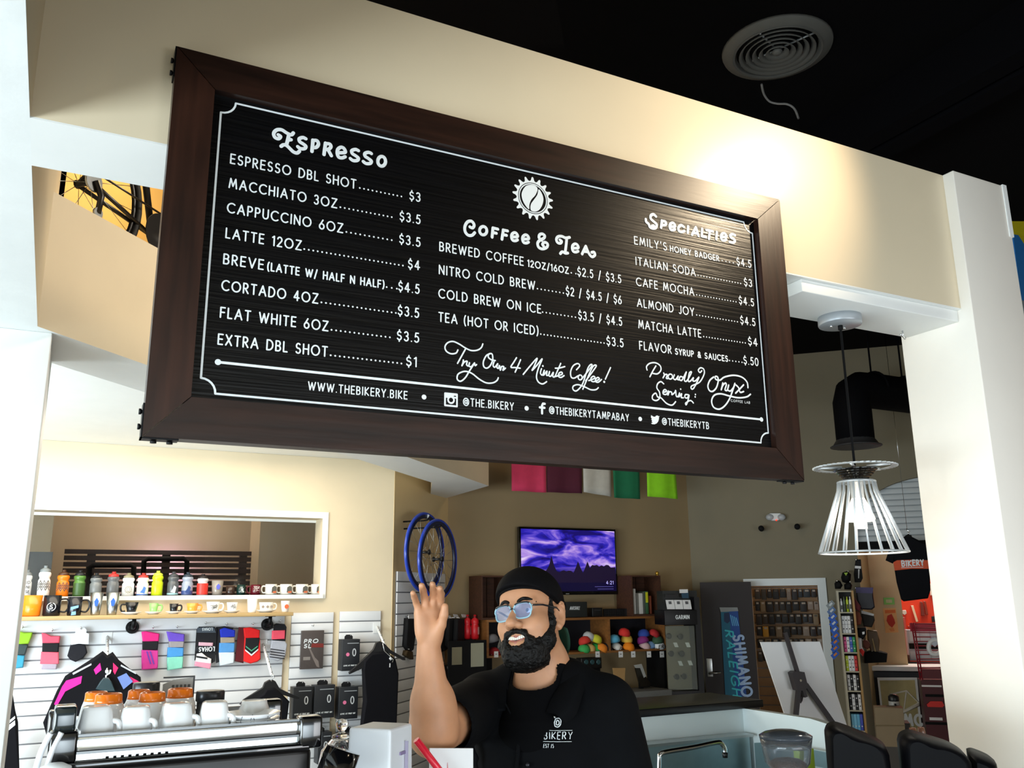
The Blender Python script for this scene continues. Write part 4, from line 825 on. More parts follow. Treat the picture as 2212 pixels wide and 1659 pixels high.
sock('blue to mint shaded socks with a grey band', [('cuff', '7a58d8', P3((1762, 215), (1830, 225), (1955, 245), (1950, 325), (1788, 322)), 0, .03), ('label_band', 'a9a2a4', P3((1788, 320), (1952, 320), (1945, 385), (1790, 385)), -.003, .036), ('leg', '4f9fe4', P3((1775, 385), (1945, 385), (1940, 480), (1768, 490)), 0, .03), ('foot', '8fe0c8', P3((1768, 488), (1940, 478), (1932, 605), (1770, 628)), 0, .03)], K3(1870, 200))
t = sock('black carded socks with white lettering and pink toes', [('card', '17181d', P4((20, 185), (45, 155), (200, 155), (222, 180), (205, 500), (175, 520), (0, 490)), .002, .004), ('header', '4b5560', P4((30, 165), (190, 160), (215, 215), (20, 215)), -.001, .003), ('cuff', 'e9b8c8', P4((45, 310), (188, 315), (185, 350), (42, 345)), -.012, .014), ('label_band', '22252c', P4((20, 355), (205, 360), (200, 405), (15, 400)), -.015, .017), ('foot', 'f0eef0', P4((25, 425), (75, 415), (125, 455), (170, 475), (165, 575), (5, 540)), -.012, .014), ('toe', 'ee9ab4', P4((10, 500), (168, 520), (160, 578), (0, 545)), -.014, .014), ('stripe', '17181d', P4((20, 445), (130, 462), (128, 480), (18, 462)), -.0145, .002)], K4(110, 150))
a_, z_ = t.q(*K4(48, 362), -.016); b_, _ = t.q(*K4(200, 362), -.016)
MB().strokes([[(a_+b_-x, 2*z_-z-.0095) for x, z in ln] for ln in text_lines('LOHAS', a_, b_, z_-.0095, .028)], .006, -.016).build('lettering', paintw, t.o)
a_, z_ = t.q(*K4(80, 170), -.002); b_, _ = t.q(*K4(178, 170), -.002)
MB().strokes([[(a_+b_-x, 2*z_-z) for x, z in ln] for ln in text_lines('LOHAS', a_, b_, z_, .018)], .0035, -.002).build('lettering', paintw, t.o)
sock('royal blue to white shaded socks', [('card', '15151c', P4((215, 160), (300, 150), (390, 165), (260, 500), (215, 520)), .012, .003), ('cuff', '2438c8', P4((255, 185), (300, 165), (410, 190), (405, 258), (262, 262)), -.004, .022), ('label_band', 'b0a08c', P4((262, 262), (405, 262), (405, 315), (262, 318)), -.006, .026), ('leg', '5a9fe0', P4((250, 318), (405, 315), (400, 410), (245, 415)), -.004, .022), ('foot', 'dfeaf4', P4((245, 413), (400, 408), (395, 520), (255, 545)), -.004, .022)], K4(320, 160))
sock('bright red socks with black chevron label', [('back_sock', '5c1018', P4((445, 160), (510, 165), (520, 260), (490, 520), (405, 500)), .006, .02), ('cuff', 'ee1c1e', P4((490, 170), (560, 160), (655, 190), (650, 270), (500, 270)), -.006, .026), ('label_band', '141418', P4((512, 268), (652, 268), (640, 370), (565, 440), (502, 375)), -.010, .012), ('foot', 'f02222', P4((500, 270), (655, 270), (662, 480), (630, 505), (560, 525), (490, 500)), -.006, .026), ('chevron', 'e8e8ea', P4((505, 380), (568, 430), (635, 375), (635, 388), (568, 448), (505, 395)), -.0125, .0025), ('chevron', '57b08c', P4((512, 345), (568, 390), (630, 345), (630, 355), (568, 402), (512, 358)), -.0125, .0025)], K4(580, 155))
t = sock('grey striped socks with coral cuff on a black card', [('card', '131318', P4((790, 135), (815, 122), (900, 130), (918, 160), (905, 310), (775, 300)), .006, .004), ('cuff', 'ff5a70', P4((775, 195), (905, 190), (902, 278), (772, 282)), -.010, .016), ('leg', 'b6b9c4', P4((770, 292), (905, 300), (925, 330), (905, 460), (830, 500), (745, 470)), -.010, .016)]+[('stripe', '2a2a32', P4((758-i*3, 372+i*26), (900, 392+i*26), (898, 402+i*26), (757-i*3, 382+i*26)), -.0115, .002) for i in range(4)], K4(850, 128))
# ---------------------------------------------------------------- display arms, hanging garments
def arm(label, p0, p1, off1, n=6):
    a0, z0 = PL.hit(*p0, .02); a1, z1 = PL.hit(*p1, off1); w0 = PL.pos(a0, z0, .02)
    t = thing('faceout_rail', label, 'display rail', w0, 0, 'white slatwall display arms'); d = PL.pos(a1, z1, off1)-w0
    MB().tube([(0, 0, 0), d], .011, 4).build('bar', whitep, t); MB().box(-.03, .03, -.004, .006, -.05, .03).build('bracket', whitep, t)
    for k in range(n):
        q = d*((k+1)/(n+.3)); MB().ball((q.x, q.y, q.z+.012), .008, 8).build('stop_knob', chrome, t)
    return d+w0
e1 = arm('white arm with knobs holding the magenta jersey', K3(1135, 270), K3(1130, 650), .40)
e2 = arm('white arm with knobs above the black top, middle one', K4(684, 325), K4(770, 640), .38)
e3 = arm('white arm with knobs at the wall corner panel', K4(1815, 155), K4(1955, 480), .38)
tf = mat('black_technical_fabric', '#08080f', .8, var=.15, scale=14, spec=.2)
def garment(label, off, base, parts, hanger=None, cat='garment', name='jersey'):
    t = WT(name, label, cat, PL, base[0], base[1], off)
    for n_, m_, pts, y0, th, ins in parts: t.prism(n_, pts, y0, y0+th, m_, inset=ins)
    if hanger:
        for (n_, pts, r, m_) in hanger: MB().tube([(p[0], -.012 if n_ != 'hanger' else .02, p[1]) for p in [t.q(*q) for q in pts]], r, 8).build(n_, m_, t.o)
    return t
mag = pm('#e01a9a', .7); gry = pm('#b9bcc2', .6)
garment('black cycling jersey with magenta panels on a hanger', .38, K3(1000, 1400), [
 ('body', tf, P3((1090, 425), (985, 500), (690, 690), (640, 800), (600, 930), (640, 1600), (1480, 1600), (1500, 780), (1490, 700), (1260, 520), (1195, 435), (1140, 470)), 0, .05, .02),
 ('sleeve', tf, P3((690, 690), (600, 850), (455, 1185), (500, 1350), (560, 1260), (680, 1000), (720, 800)), .004, .045, .02),
 ('shoulder_panel', mag, P3((700, 735), (868, 685), (855, 765), (690, 850), (600, 1005), (572, 985), (655, 800)), -.003, .006, 0),
 ('chest_panel', mag, P3((990, 620), (1058, 548), (1072, 622), (1012, 672)), -.003, .006, 0), ('chest_panel', pm('#d01a68', .7), P3((1195, 545), (1250, 600), (1215, 672), (1195, 640)), -.003, .006, 0),
 ('chest_panel', pm('#d01a68', .7), P3((1370, 690), (1470, 745), (1400, 760)), -.003, .006, 0),
 ('piping', gry, P3((765, 655), (965, 552), (968, 570), (772, 675)), -.004, .006, 0), ('piping', gry, P3((1280, 565), (1440, 650), (1436, 668), (1275, 582)), -.004, .006, 0),
 ('hang_tag', pm('#6c86c8', .6), P3((1240, 700), (1335, 655), (1405, 745), (1305, 828)), -.008, .003, 0)],
 [('hanger_hook', [K3(1120, 740), K3(1120, 680), K3(1160, 655), K3(1168, 620)], .006, whitep)], 'jersey')
garment('dark teal plastic hanger in front of the magenta jersey', .43, K3(1115, 850), [('hanger', pm('#2c4046', .4), P3((1010, 825), (1060, 745), (1095, 705), (1150, 705), (1180, 750), (1220, 850), (1120, 852)), 0, .02, .006)], None, 'hanger', 'coat_hanger')
garment('black garment with two white stripes at the left edge', .34, K3(100, 1500), [('body', tf, P3((100, 812), (132, 880), (160, 1060), (190, 1180), (205, 1750), (-60, 1750), (-60, 1450), (40, 1250), (70, 1000)), 0, .05, .02), ('stripe', paintw, P3((82, 1170), (158, 1108), (160, 1135), (82, 1200)), -.003, .004, 0), ('stripe', paintw, P3((80, 1215), (158, 1155), (160, 1205), (84, 1268)), -.003, .004, 0)], None, 'garment', 'shorts')
garment('black strappy top on a wide black hanger, centre panel', .37, K4(760, 1150), [('body', tf, P4((720, 770), (690, 820), (560, 900), (700, 960), (760, 1010), (770, 1300), (900, 1300), (925, 1100), (950, 900), (840, 790), (800, 760)), 0, .04, .015), ('hanger', blackp, P4((745, 685), (700, 710), (680, 760), (490, 880), (450, 930), (480, 935), (700, 830), (760, 770), (830, 820), (1030, 880), (1050, 865), (850, 770), (810, 700), (785, 685)), .012, .02, .006)],
 [('hanger_hook', [K4(762, 700), K4(760, 680), K4(790, 660), K4(775, 630)], .004, chrome)], 'top', 'strappy_top')
garment('long black dress on a black hanger by the wall corner', .37, K4(1850, 1300), [('body', tf, P4((1770, 410), (1700, 480), (1685, 580), (1695, 900), (1665, 1180), (1655, 1700), (2010, 1700), (2020, 1150), (2040, 620), (2010, 480), (1920, 400)), 0, .05, .02), ('hanger', blackp, P4((1850, 300), (1810, 310), (1780, 380), (1640, 520), (1540, 610), (1545, 630), (1700, 560), (1840, 420), (1900, 390), (2080, 490), (2105, 490), (2100, 470), (1960, 390), (1890, 320)), .02, .02, .006), ('hang_tag', pm('#d8d8da', .6), P4((1942, 520), (1952, 520), (1950, 560), (1940, 560)), -.01, .002, 0)],
 [('hanger_hook', [K4(1870, 320), K4(1885, 395), K4(1975, 480), K4(1965, 510)], .004, chrome)], 'dress', 'dress')
# ---------------------------------------------------------------- boxed goods on hooks
pk = WT('shorts_package', 'flat grey-brown package with a dark red band on the slatwall strip', 'package', PL, 674, 1445, .06)
pk.rect('sleeve', 650, 1362, 699, 1445, 0, .025, pm('#4c4442', .5), bev=.003)
pk.prism('red_band', [(674, 1390), (699, 1390), (699, 1398.5), (672, 1398.5)], -.0015, 0, pm('#7a2620', .5))
pk.text('title', 'PRO', 657, 1389, 686, .026, paintw, d=-.002, w=.24, shear=.2); pk.text('title', 'SL', 656.5, 1399.5, 671, .026, paintw, d=-.002, w=.24, shear=.2)
pk.prism('figure_print', [(667, 1400), (670, 1400), (680, 1420), (688, 1428), (690, 1442), (684, 1440), (677, 1425)], -.001, 0, pm('#7a706c', .6)); pk.rect('small_print', 655, 1419, 670, 1426, -.001, 0, pm('#8a8480', .6)); hook(pk, 676, 1357)
bxm = mat('charcoal_carton', '#23262b', .45); bxs = mat('charcoal_carton_side', '#3a3438', .5)
for i, (lab, x0, x1, y0, y1, dot) in enumerate((('charcoal saddle carton with pink dot, upper right strip', 739, 777, 1381, 1449, 1), ('charcoal carton, left of the lower row of three', 633, 674, 1484, 1554, 0), ('charcoal carton, middle of the lower row of three', 679, 723, 1480, 1551, 0), ('charcoal carton with pink dot, right of the lower row', 732, 773, 1484, 1553, 1), ('charcoal carton below the lower row, left', 687, 716, 1582, 1650, 0), ('charcoal carton below the lower row, right', 737, 776, 1582, 1650, 0))):
    t = WT('carton', lab, 'box', PL, (x0+x1)/2, y1, .17, 'charcoal cartons on hooks')
    c0, c1 = t.q(x0, (y0+y1)/2)[0], t.q(x1, (y0+y1)/2)[0]; zt = t.q((x0+x1)/2, y0)[1]
    MB().box(c0, c1, 0, .11, 0, zt, bev=.002).build('carton_body', bxm, t.o)
    hd = MB().prism([(c0+.03, zt-.005), (c1-.045, zt-.005), (c1-.045, zt+.02), (c1-.06, zt+.034), (c0+.045, zt+.034), (c0+.03, zt+.02)], .05, .053).build('hang_tab', blackp, t.o)
    if dot: MB().disc((c0+.045, zt*.52), .014, -.001, n=16).build('pink_dot', pm('#e87aa4', .5), t.o)
    MB().strokes([ell(c1-.045, zt*.58, .012, .026, 14)], .008, -.001).build('saddle_picture', pm('#c8ccd0', .5), t.o)
    MB().strokes(text_lines('LOVE AT FIRST BIT', c0+.015, c1-.018, zt*.15, .009), .0022, -.001).build('lettering', paintw, t.o)
    MB().box(c0+.04, c1-.01, -.001, 0, zt*.86, zt*.885).build('title_print', pm('#9aa0a6', .5), t.o)
    x = (c0+c1)/2; MB().tube([(x, .148, zt+.028), (x, .03, zt+.024), (x, .02, zt+.034)], .003, 6).build('hook', chrome, t.o)
# ================================================================ DIAGONAL WALL: wheels and accessories
K5 = lambda x, y: (840+x*.2532, 1040+y*.2532)
K6 = lambda x, y: (840+x*.2532, 1240+y*.2532)
a0, zt = PD.hit(857, 1234, .02); a1, _ = PD.hit(962, 1246, .02)
slatwall('slatwall_panel', 'white slatwall on the diagonal wall below the blue wheels', PD, a0+.02, a1, .25, zt, .088)
blue = mat('blue_rim', '#1b3fb0', .25, coat=.4); tyre = mat('black_rubber', '#0c0c0e', .7)
for i, (cx, cy, off) in enumerate(((918, 1193, .22), (946, 1208, .34))):
    w = WT('bicycle_wheel', 'blue-rimmed bicycle wheel hung on the diagonal wall, %s one' % ('left' if i == 0 else 'right'), 'bicycle wheel', PD, cx, cy, off, 'blue-rimmed wheels on the diagonal wall'); R_ = .315
    w.o.rotation_euler = (0, 0, math.pi/4-.10)
    MB().lathe([(R_-.03, -.010), (R_-.005, -.012), (R_, -.010), (R_, .010), (R_-.005, .012), (R_-.03, .010), (R_-.034, 0), (R_-.03, -.010)], n=56, axis='y').build('rim', mat('dark_navy_rim', '#101a3a', .3), w.o)
    MB().tube([(math.cos(2*math.pi*k/56)*(R_+.008), 0, math.sin(2*math.pi*k/56)*(R_+.008)) for k in range(56)], .014, 8, closed=True).build('rim_edge', blue, w.o)
    MB().lathe([(.012, -.05), (.022, -.045), (.022, -.036), (.011, -.03), (.011, .03), (.022, .036), (.022, .045), (.012, .05)], n=14, axis='y').build('hub', blackp, w.o)
    for k in range(20):
        a = 2*math.pi*k/20; b_ = a+(.35 if k % 2 else -.35); y = -.04 if k % 2 else .04
        MB().tube([(.02*math.cos(b_), y, .02*math.sin(b_)), ((R_-.032)*math.cos(a), 0, (R_-.032)*math.sin(a))], .0014, 4).build('spoke', steel, w.o)
    MB().tube([(0, off*.98, R_-.05), (0, .02, R_-.05), (0, -.02, R_-.045), (0, -.03, R_-.03)], .007, 6).build('wall_hook', blackm, w.o)
    if i == 0: MB().tube([(.02, 0, R_-.03), (.022, -.02, R_+.0)], .010, 6).build('white_tag', paintw, w.o)
# glove packs, red bottles, mirror
def pack(label, pts, off, m, plane=PD, th=.04, hk=None, name='glove_pack', cat='gloves', group='black gloves on the diagonal slatwall', extra=()):
    n_ = len(pts); w = WT(name, label, cat, plane, sum(p[0] for p in pts)/n_, max(p[1] for p in pts), off, group)
    w.prism('glove' if cat == 'gloves' else 'body', pts, 0, th, m, inset=.012)
    for e_ in extra: w.prism(e_[0], e_[1], -.004, 0, e_[2])
    top = min(pts, key=lambda p: p[1]); x, z = w.q(top[0]+3, top[1]+2); MB().tube([(x, off-.02, z+.02), (x, -.004, z+.015)], .004, 6).build('hook', chrome, w.o)
    return w
gl = mat('black_glove_fabric', '#131316', .85, var=.3, scale=30)
P5 = lambda *p: [K5(*q) for q in p]; P6 = lambda *p: [K6(*q) for q in p]
pack('black glove pack left of the raised hand', P5((165, 1165), (235, 1165), (235, 1300), (215, 1440), (190, 1460), (150, 1400), (160, 1260)), .06, gl, extra=(('card', P5((170, 1140), (240, 1140), (240, 1170), (170, 1170)), cardw),))
pack('tan and black glove pack below the first glove pack', P5((160, 1440), (210, 1450), (215, 1520), (180, 1500), (150, 1480)), .06, pm('#4a3a20', .8))
for i, (x0, y0) in enumerate(((470, 1160), (530, 1150), (600, 1150))):
    pack('black glove with white header card, %s of three right of the hand' % ('left', 'middle', 'right')[i], P5((x0-10, y0+20), (x0+60, y0+20), (x0+70, y0+160), (x0+50, y0+260), (x0+20, y0+285), (x0-20, y0+250)), .10+.05*i, gl, extra=(('card', P5((x0+20, y0-18), (x0+55, y0-15), (x0+70, y0+10), (x0+30, y0+10)), cardw),))
pack('black and white glove at the end of the hook row', P5((640, 1270), (700, 1290), (705, 1390), (690, 1440), (650, 1350)), .20, pm('#55565a', .8))
pack('black glove with white stripes beside the forearm', P5((395, 1300), (450, 1290), (470, 1420), (440, 1500), (400, 1470)), .08, gl, extra=(('stripe', P5((420, 1310), (430, 1310), (450, 1400), (440, 1405)), cardw),))
pack('neon green glove hanging low behind the sleeve', P6((465, 950), (520, 940), (525, 1050), (500, 1062), (462, 1060)), .16, pm('#7bd81e', .7))
pack('pale pink glove hanging beside the green glove', P6((560, 960), (590, 940), (600, 1060), (560, 1060)), .16, pm('#d9b0a4', .7))
pack('black accessories pack with a white card below the mirror', P6((420, 780), (545, 775), (545, 940), (430, 950)), .12, gl, extra=(('card', P6((500, 790), (540, 785), (545, 905), (520, 915)), cardw),))
def red_bottle(label, px, off):
    p, z0 = PD.hit(px, 1381, off); _, z1 = PD.hit(px, 1328, off); h = z1-z0; t = thing('red_bottle', label, 'bottle', PD.pos(p, z0, off), PD.ang, 'red bottles by the TV wall'); r = .036
    MB().lathe([(0, 0), (r*.7, 0), (r, .06*h), (r, .55*h), (r*.82, .6*h), (r, .66*h), (r*.95, .8*h), (r*.4, .88*h), (r*.35, h), (0, h)], n=16).build('body', pm('#d81a26', .35), t)
    MB().prism([(-.02, .2*h), (.018, .2*h), (.018, .5*h), (-.02, .5*h)], 0, .001).build('label', pm('#e8b8b8', .5), t, (0, -r-.0005, 0))
    MB().lathe([(r*.45, .86*h), (r*.45, .9*h), (r*.3, h)], n=12).build('cap', pm('#7a1016', .4), t)
    MB().box(-.02, .02, 0, off-.02, -.012, 0).build('holder', blackm, t)
red_bottle('red sports bottle with pink label, left of the two', 1010, .22); red_bottle('red sports bottle with pink label, right of the two', 1026, .30)
# standing mirror on the TV wall side
PM = Plane(3.9, 7.45, .12)
mi = WT('standing_mirror', 'black framed mirror panel standing behind the gloves', 'mirror', PM, 1010, 1490, 0)
mi.rect('frame', 970, 1384, 1051, 1505, .004, .03, blackm); mi.rect('glass', 1017, 1389, 1045, 1440, 0, .003, mat('mirror_glass', '#e8f2f6', .05, metal=1.0)); mi.rect('glass', 976, 1398, 998, 1436, 0, .003, MATS['mirror_glass']); mi.rect('stand', 1000, 1505, 1022, 1655, .01, .03, blackm)
zf = mi.z; MB().box(-.25, .25, -.15, .2, -zf, -zf+.03).box(-.03, .03, .0, .03, -zf, .02).build('base', blackm, mi.o)
t = WT('orange_box', 'flat orange box on the shelf behind the sleeve', 'box', PT, 1025, 1482, .45); t.rect('carton', 997, 1470, 1046, 1482, 0, .25, pm('#e8541a', .6), bev=.003)
t = WT('stock_table', 'dark low display table below the orange box', 'table', PT, 1040, 1485, .50); t.rect('top', 1008, 1483, 1085, 1488, 0, .40, blackm)
for k in (-.12, .18): MB().box(k-.02, k+.02, .02, .06, -t.z, -.01).build('leg', blackm, t.o); MB().box(k-.02, k+.02, .34, .38, -t.z, -.01).build('leg', blackm, t.o)
# ================================================================ TV WALL FURNITURE
crw = mat('reclaimed_crate_wood', '#4a2a18', .7, var=.3, scale=5, stretch=(2, 10, 12)); shw = mat('warm_pine', '#8a5a2c', .55, var=.2, scale=4, stretch=(1, 8, 12))
K7 = lambda x, y: (1200+x*.1989, 1220+y*.1989)
su = WT('wood_shelf_unit', 'low pine shelf unit of cycling caps under the television', 'shelf unit', PT, 1240, 1409, .36)
xl, zt = su.q(1052, 1339); xr, _ = su.q(1442, 1339); zb2 = 0.0
MB().box(xl, xr, 0, .34, zt-.022, zt, bev=.002).build('top_board', shw, su.o); MB().box(xl, xr, 0, .34, zb2-.02, zb2, bev=.002).build('bottom_board', shw, su.o)
for px in (1054, 1184, 1317, 1439):
    x, _ = su.q(px, 1380); MB().box(x-.011, x+.011, .002, .34, zb2, zt-.022).build('divider', shw, su.o)
MB().box(xl, xr, .335, .345, zb2, zt).build('back_panel', mat('navy_back_panel', '#17161f', .8), su.o)
for x in (xl+.03, xr-.03): MB().box(x-.03, x+.03, .02, .32, -su.z, zb2-.02).build('leg_panel', blackm, su.o)
for i, px in enumerate((1072, 1190, 1291, 1341, 1368, 1402, 1430)):
    t = WT('price_tag', '%s white price tag from the left on the pine shelf edge' % ('first', 'second', 'third', 'fourth', 'fifth', 'sixth', 'seventh')[i], 'price tag', PT, px, 1420, .366, 'price tags on the pine shelf')
    t.rect('card', px-4.5, 1407, px+4.5, 1420, 0, .002, cardw); t.rect('writing', px-2, 1412, px+2, 1414, -.001, 0, pm('#8a8a88', .7))
# cycling caps
rc = random.Random(5)
def cap(label, px, py, col, col2=None, rot=0.0, sc=1.0, d=.05, text=None):
    t = WT('cycling_cap', label, 'cap', PT, px, py, .36-d, 'cycling caps in the pine shelf'); t.o.rotation_euler = (rot*.35+.25, rot*.5, rot); m_ = pm('#'+col, .8)
    t.o.location.z = su.z+.002 if py > 1398 else t.o.location.z
    r = .058*sc; MB().lathe([(r, 0), (r*1.04, .018), (r*.98, .036), (r*.74, .058), (r*.3, .068), (0, .070)], n=16).build('crown', m_, t.o)
    MB().prism([(x, z) for x, z in ell(0, 0, r*.95, r*1.1, 12, 180, 360)], -.0, .004).build('peak', pm('#'+(col2 or col), .8), t.o)
    o = t.o.children[-1] if t.o.children else None
    if o: o.rotation_euler = (math.radians(78), 0, 0); o.location = (0, -r*.5, .006)
    if text: MB().strokes(text_lines(text, -r*.8, r*.8, .018, .03), .006, -r*1.06).build('lettering', blackm, t.o)
    return t
caps = [('green cap at the left of the centre bay', 1261, 1404, '3fae5a', None), ('cream cap between the green caps', 1272, 1404, 'e8c078', None), ('bright green cap in the centre bay', 1285, 1404, '2eb050', None), ('orange cap at the right of the centre bay', 1298, 1404, 'f08a28', None), ('yellow cap stacked above the green cap', 1286, 1386, 'd8d838', None), ('black and white cap on top of the centre bay pile', 1270, 1380, 'c8ccd0', '202024'), ('red cap tucked at the left of the centre bay', 1264, 1390, 'd83a2e', None), ('black cap with white stripe by the divider', 1309, 1402, '1c1c22', 'd0d0d4'),
 ('white lettered cap at the left of the right bay', 1330, 1404, 'eceae4', '1c1c22', 'ERY'), ('large orange cap in the right bay', 1357, 1404, 'f58a10', None), ('pale pink cap in the right bay', 1391, 1404, 'd0b0b4', None), ('light blue cap in the right bay', 1405, 1404, '7fa8dc', None), ('white lettered cap at the right end', 1424, 1404, 'e4e6e8', '1c1c22', 'ERY'), ('sky blue cap above the lettered cap', 1327, 1386, '5cb0d4', None), ('yellow and black cap above the orange cap', 1353, 1386, 'e8c04a', '1c1c20'), ('red cap on top of the orange pile', 1348, 1372, 'd8302a', '1a1a1e'), ('magenta cap above the pink cap', 1390, 1388, '8a2a7a', None), ('deep blue cap on the magenta cap', 1391, 1374, '2a4aa8', None), ('dark green and white cap above the right lettered cap', 1421, 1388, '3a5a40', 'd8dcd8'), ('red and navy cap on top at the right end', 1411, 1374, 'c02a30', '1c2040'),
 ('red and white cap in the left bay beside the beard', 1066, 1404, 'a8242a', 'e0dcd8', 'ITY'), ('grey cap on top of the red and white cap', 1064, 1386, '77757a', None)]
for i, c_ in enumerate(caps): cap(c_[0], c_[1], c_[2], c_[3], c_[4], rot=rc.uniform(-.6, .6), d=.05+(.02*(i % 3)), text=c_[5] if len(c_) > 5 else None)
# crates on top of the unit
def crate(label, x0, x1, y0, y1, off=.34):
    t = WT('wooden_crate', label, 'crate', PT, (x0+x1)/2, y1, off, 'wooden crates beside the television'); t.o.location.z = su.z+zt; a, b_ = t.q(x0, y1)[0], t.q(x1, y1)[0]; h = t.q((x0+x1)/2, y0)[1]
    MB().box(a, a+.014, 0, .28, 0, h).build('side', crw, t.o); MB().box(b_-.014, b_, 0, .28, 0, h).build('side', crw, t.o)
    MB().box(a+.014, b_-.014, 0, .28, h-.014, h).build('top_plank', crw, t.o); MB().box(a+.014, b_-.014, 0, .28, 0, .018).build('bottom_plank', crw, t.o)
    n = 3; t.top = su.z+zt+h
    for k in range(n):
        w = (b_-a-.028)/n; MB().box(a+.014+w*k+.004, a+.014+w*(k+1)-.004, .266, .28, .018, h-.014).build('back_plank', crw, t.o)
    return t
crate('reclaimed wood crate left of the television behind the cap', 1040, 1098, 1243, 1338); CRZ = crate('reclaimed wood crate of books right of the television', 1367, 1431, 1250, 1338).top
for i, (x0, x1, y0, c_) in enumerate(((1371, 1375, 1277, 'e4e4e0'), (1377, 1380, 1288, '8a8a84'), (1382, 1390, 1287, 'e0e0dc'), (1391, 1395, 1284, '5a6058'), (1396, 1402, 1283, '3f6a48'), (1406, 1409, 1293, '7a3a24'))):
    n_ = ('thin white', 'narrow grey', 'thick white', 'slim grey-green', 'green and yellow', 'small brown')[i]
    t = WT('book', '%s book standing in the right crate' % n_, 'book', PT, (x0+x1)/2, 1332, .28, 'books in the right crate'); t.o.location.z = su.z+zt+.02
    h = t.q((x0+x1)/2, y0)[1]-t.q((x0+x1)/2, 1332)[1]; w = (t.q(x1, 1330)[0]-t.q(x0, 1330)[0])/2
    MB().box(-w, w, 0, .19, 0, h, bev=.002).build('cover', pm('#'+c_, .6), t.o); MB().box(-w*.8, w*.8, .004, .186, .004, h-.004).box(-w*.7, w*.7, .004, .194, .003, h-.003).build('pages', cardw, t.o)
    if i == 4: MB().box(-w*.9, w*.9, -.001, 0, h*.5, h*.96).build('yellow_label', pm('#d8d820', .6), t.o)
t = WT('small_ornament', 'tiny gold ornament on top of the right crate', 'ornament', PT, 1420, 1249, .32); t.o.location.z = CRZ
MB().ball((0, 0, .022), .022, 10).lathe([(.02, 0), (.014, .006), (.008, .01)], n=10).build('figure', mat('gold_metal', '#c8a040', .3, metal=.8), t.o)
t = WT('speaker', 'black box speaker with white script on the pine unit', 'speaker', PT, 1248, 1338, .30); t.o.location.z = su.z+zt
t.rect('cabinet', 1222, 1304, 1269, 1337, 0, .14, mat('black_grille', '#1d211f', .8, bump=.3, scale=300), bev=.006); t.text('script_logo', 'MARSHALL', 1231, 1321, 1252, .03, paintw, d=-.002, w=.14, shear=.3)
t = WT('card_reader', 'small black card reader beside the speaker', 'device', PT, 1291, 1338, .28); t.o.location.z = su.z+zt; t.rect('body', 1280, 1318, 1302, 1337, 0, .1, blackp, bev=.004); t.rect('slot', 1284, 1322, 1298, 1324, -.001, 0, pm('#2a2c30', .4))
t = WT('keyboard', 'black keyboard leaning on the wall above the pine unit', 'keyboard', PT, 1330, 1338, .24); t.o.location.z = su.z+zt; t.rect('case', 1305, 1321, 1358, 1337, 0, .02, mat('dark_keys', '#1e1e20', .6))
for k in range(3):
    for j in range(9): MB().box(-.13+j*.028, -.107+j*.028, -.005, 0, .012+k*.024, .030+k*.024).build('key', blackp, t.o)
# work table with papers, monitor, card
tb = WT('work_table', 'grey work table under the cap shelves', 'table', PT, 1390, 1505, .75); tb.rect('top', 1220, 1497, 1452, 1510, 0, .34, pm('#6a6c6a', .6), bev=.003)
for k in (-.6, .4):
    MB().box(k, k+.05, .03, .08, -tb.z, 0).build('leg', blackm, tb.o); MB().box(k, k+.05, .25, .30, -tb.z, 0).build('leg', blackm, tb.o)
t = WT('paper_stack', 'white papers lying on the grey work table', 'papers', PT, 1385, 1497, .72); MB().box(-.26, .26, 0, .2, 0, .006).box(-.3, .1, .03, .22, .006, .010).build('sheets', cardw, t.o)
t = WT('cardboard_sheet', 'upright tan cardboard sheet behind the papers', 'cardboard', PT, 1338, 1496, .52); t.prism('sheet', [(1324, 1443), (1351, 1443), (1348, 1495), (1332, 1494)], 0, .01, pm('#b08a58', .8))
t = WT('monitor', 'black angled monitor on the work table', 'monitor', PT, 1390, 1496, .55); t.prism('screen', [(1373, 1443), (1386, 1436), (1394, 1460), (1408, 1480), (1404, 1484), (1384, 1486)], 0, .02, gloss); t.prism('silver_edge', [(1369, 1437), (1386, 1434), (1396, 1461), (1391, 1464), (1383, 1443), (1373, 1443)], -.003, 0, silver)
MB().box(-.02, .02, .02, .05, 0, .12).box(-.08, .08, -.03, .1, 0, .008).build('stand', blackm, t.o)
t = WT('camera_lenses', 'row of dark camera lenses under the shelf', 'lens', PT, 1280, 1440, .40); t.rect('case', 1256, 1421, 1300, 1445, 0, .1, blackp, bev=.006)
for k in range(3): c = t.q(1266+k*13, 1430); MB().lathe([(.02, -.012), (.024, -.008), (.024, 0)], (c[0], 0, c[1]), 14, axis='y').build('lens', mat('teal_glass', '#2a4a50', .1), t.o)
MB().box(-.1, .1, .02, .08, -.3, -.02).build('support', blackm, t.o)
for i, (x0, x1, y0, y1) in enumerate(((1386, 1391, 1512, 1526), (1396, 1404, 1508, 1527), (1416, 1421, 1516, 1527))):
    t = WT('small_jar', 'small grey jar under the work table, %s of three' % ('left', 'middle', 'right')[i], 'jar', PT, (x0+x1)/2, y1, .60, 'small jars under the work table'); h = t.q((x0+x1)/2, y0)[1]; r = (t.q(x1, y1)[0]-t.q(x0, y1)[0])/2
    MB().lathe([(0, 0), (r, 0), (r, h*.8), (r*.7, h*.86), (r*.7, h), (0, h)], n=12).build('jar_body', pm('#7e7c78', .5), t.o); MB().box(-r*.6, r*.6, -r-.002, -r, h*.2, h*.6).build('label', cardw, t.o)
t = WT('under_shelf', 'dark shelf board under the work table', 'shelf', PT, 1400, 1527, .70); t.rect('board', 1230, 1528, 1452, 1534, 0, .3, blackm)
for k in (-.5, .35): MB().box(k, k+.04, .02, .28, -t.z, -.02).build('bracket', blackm, t.o)
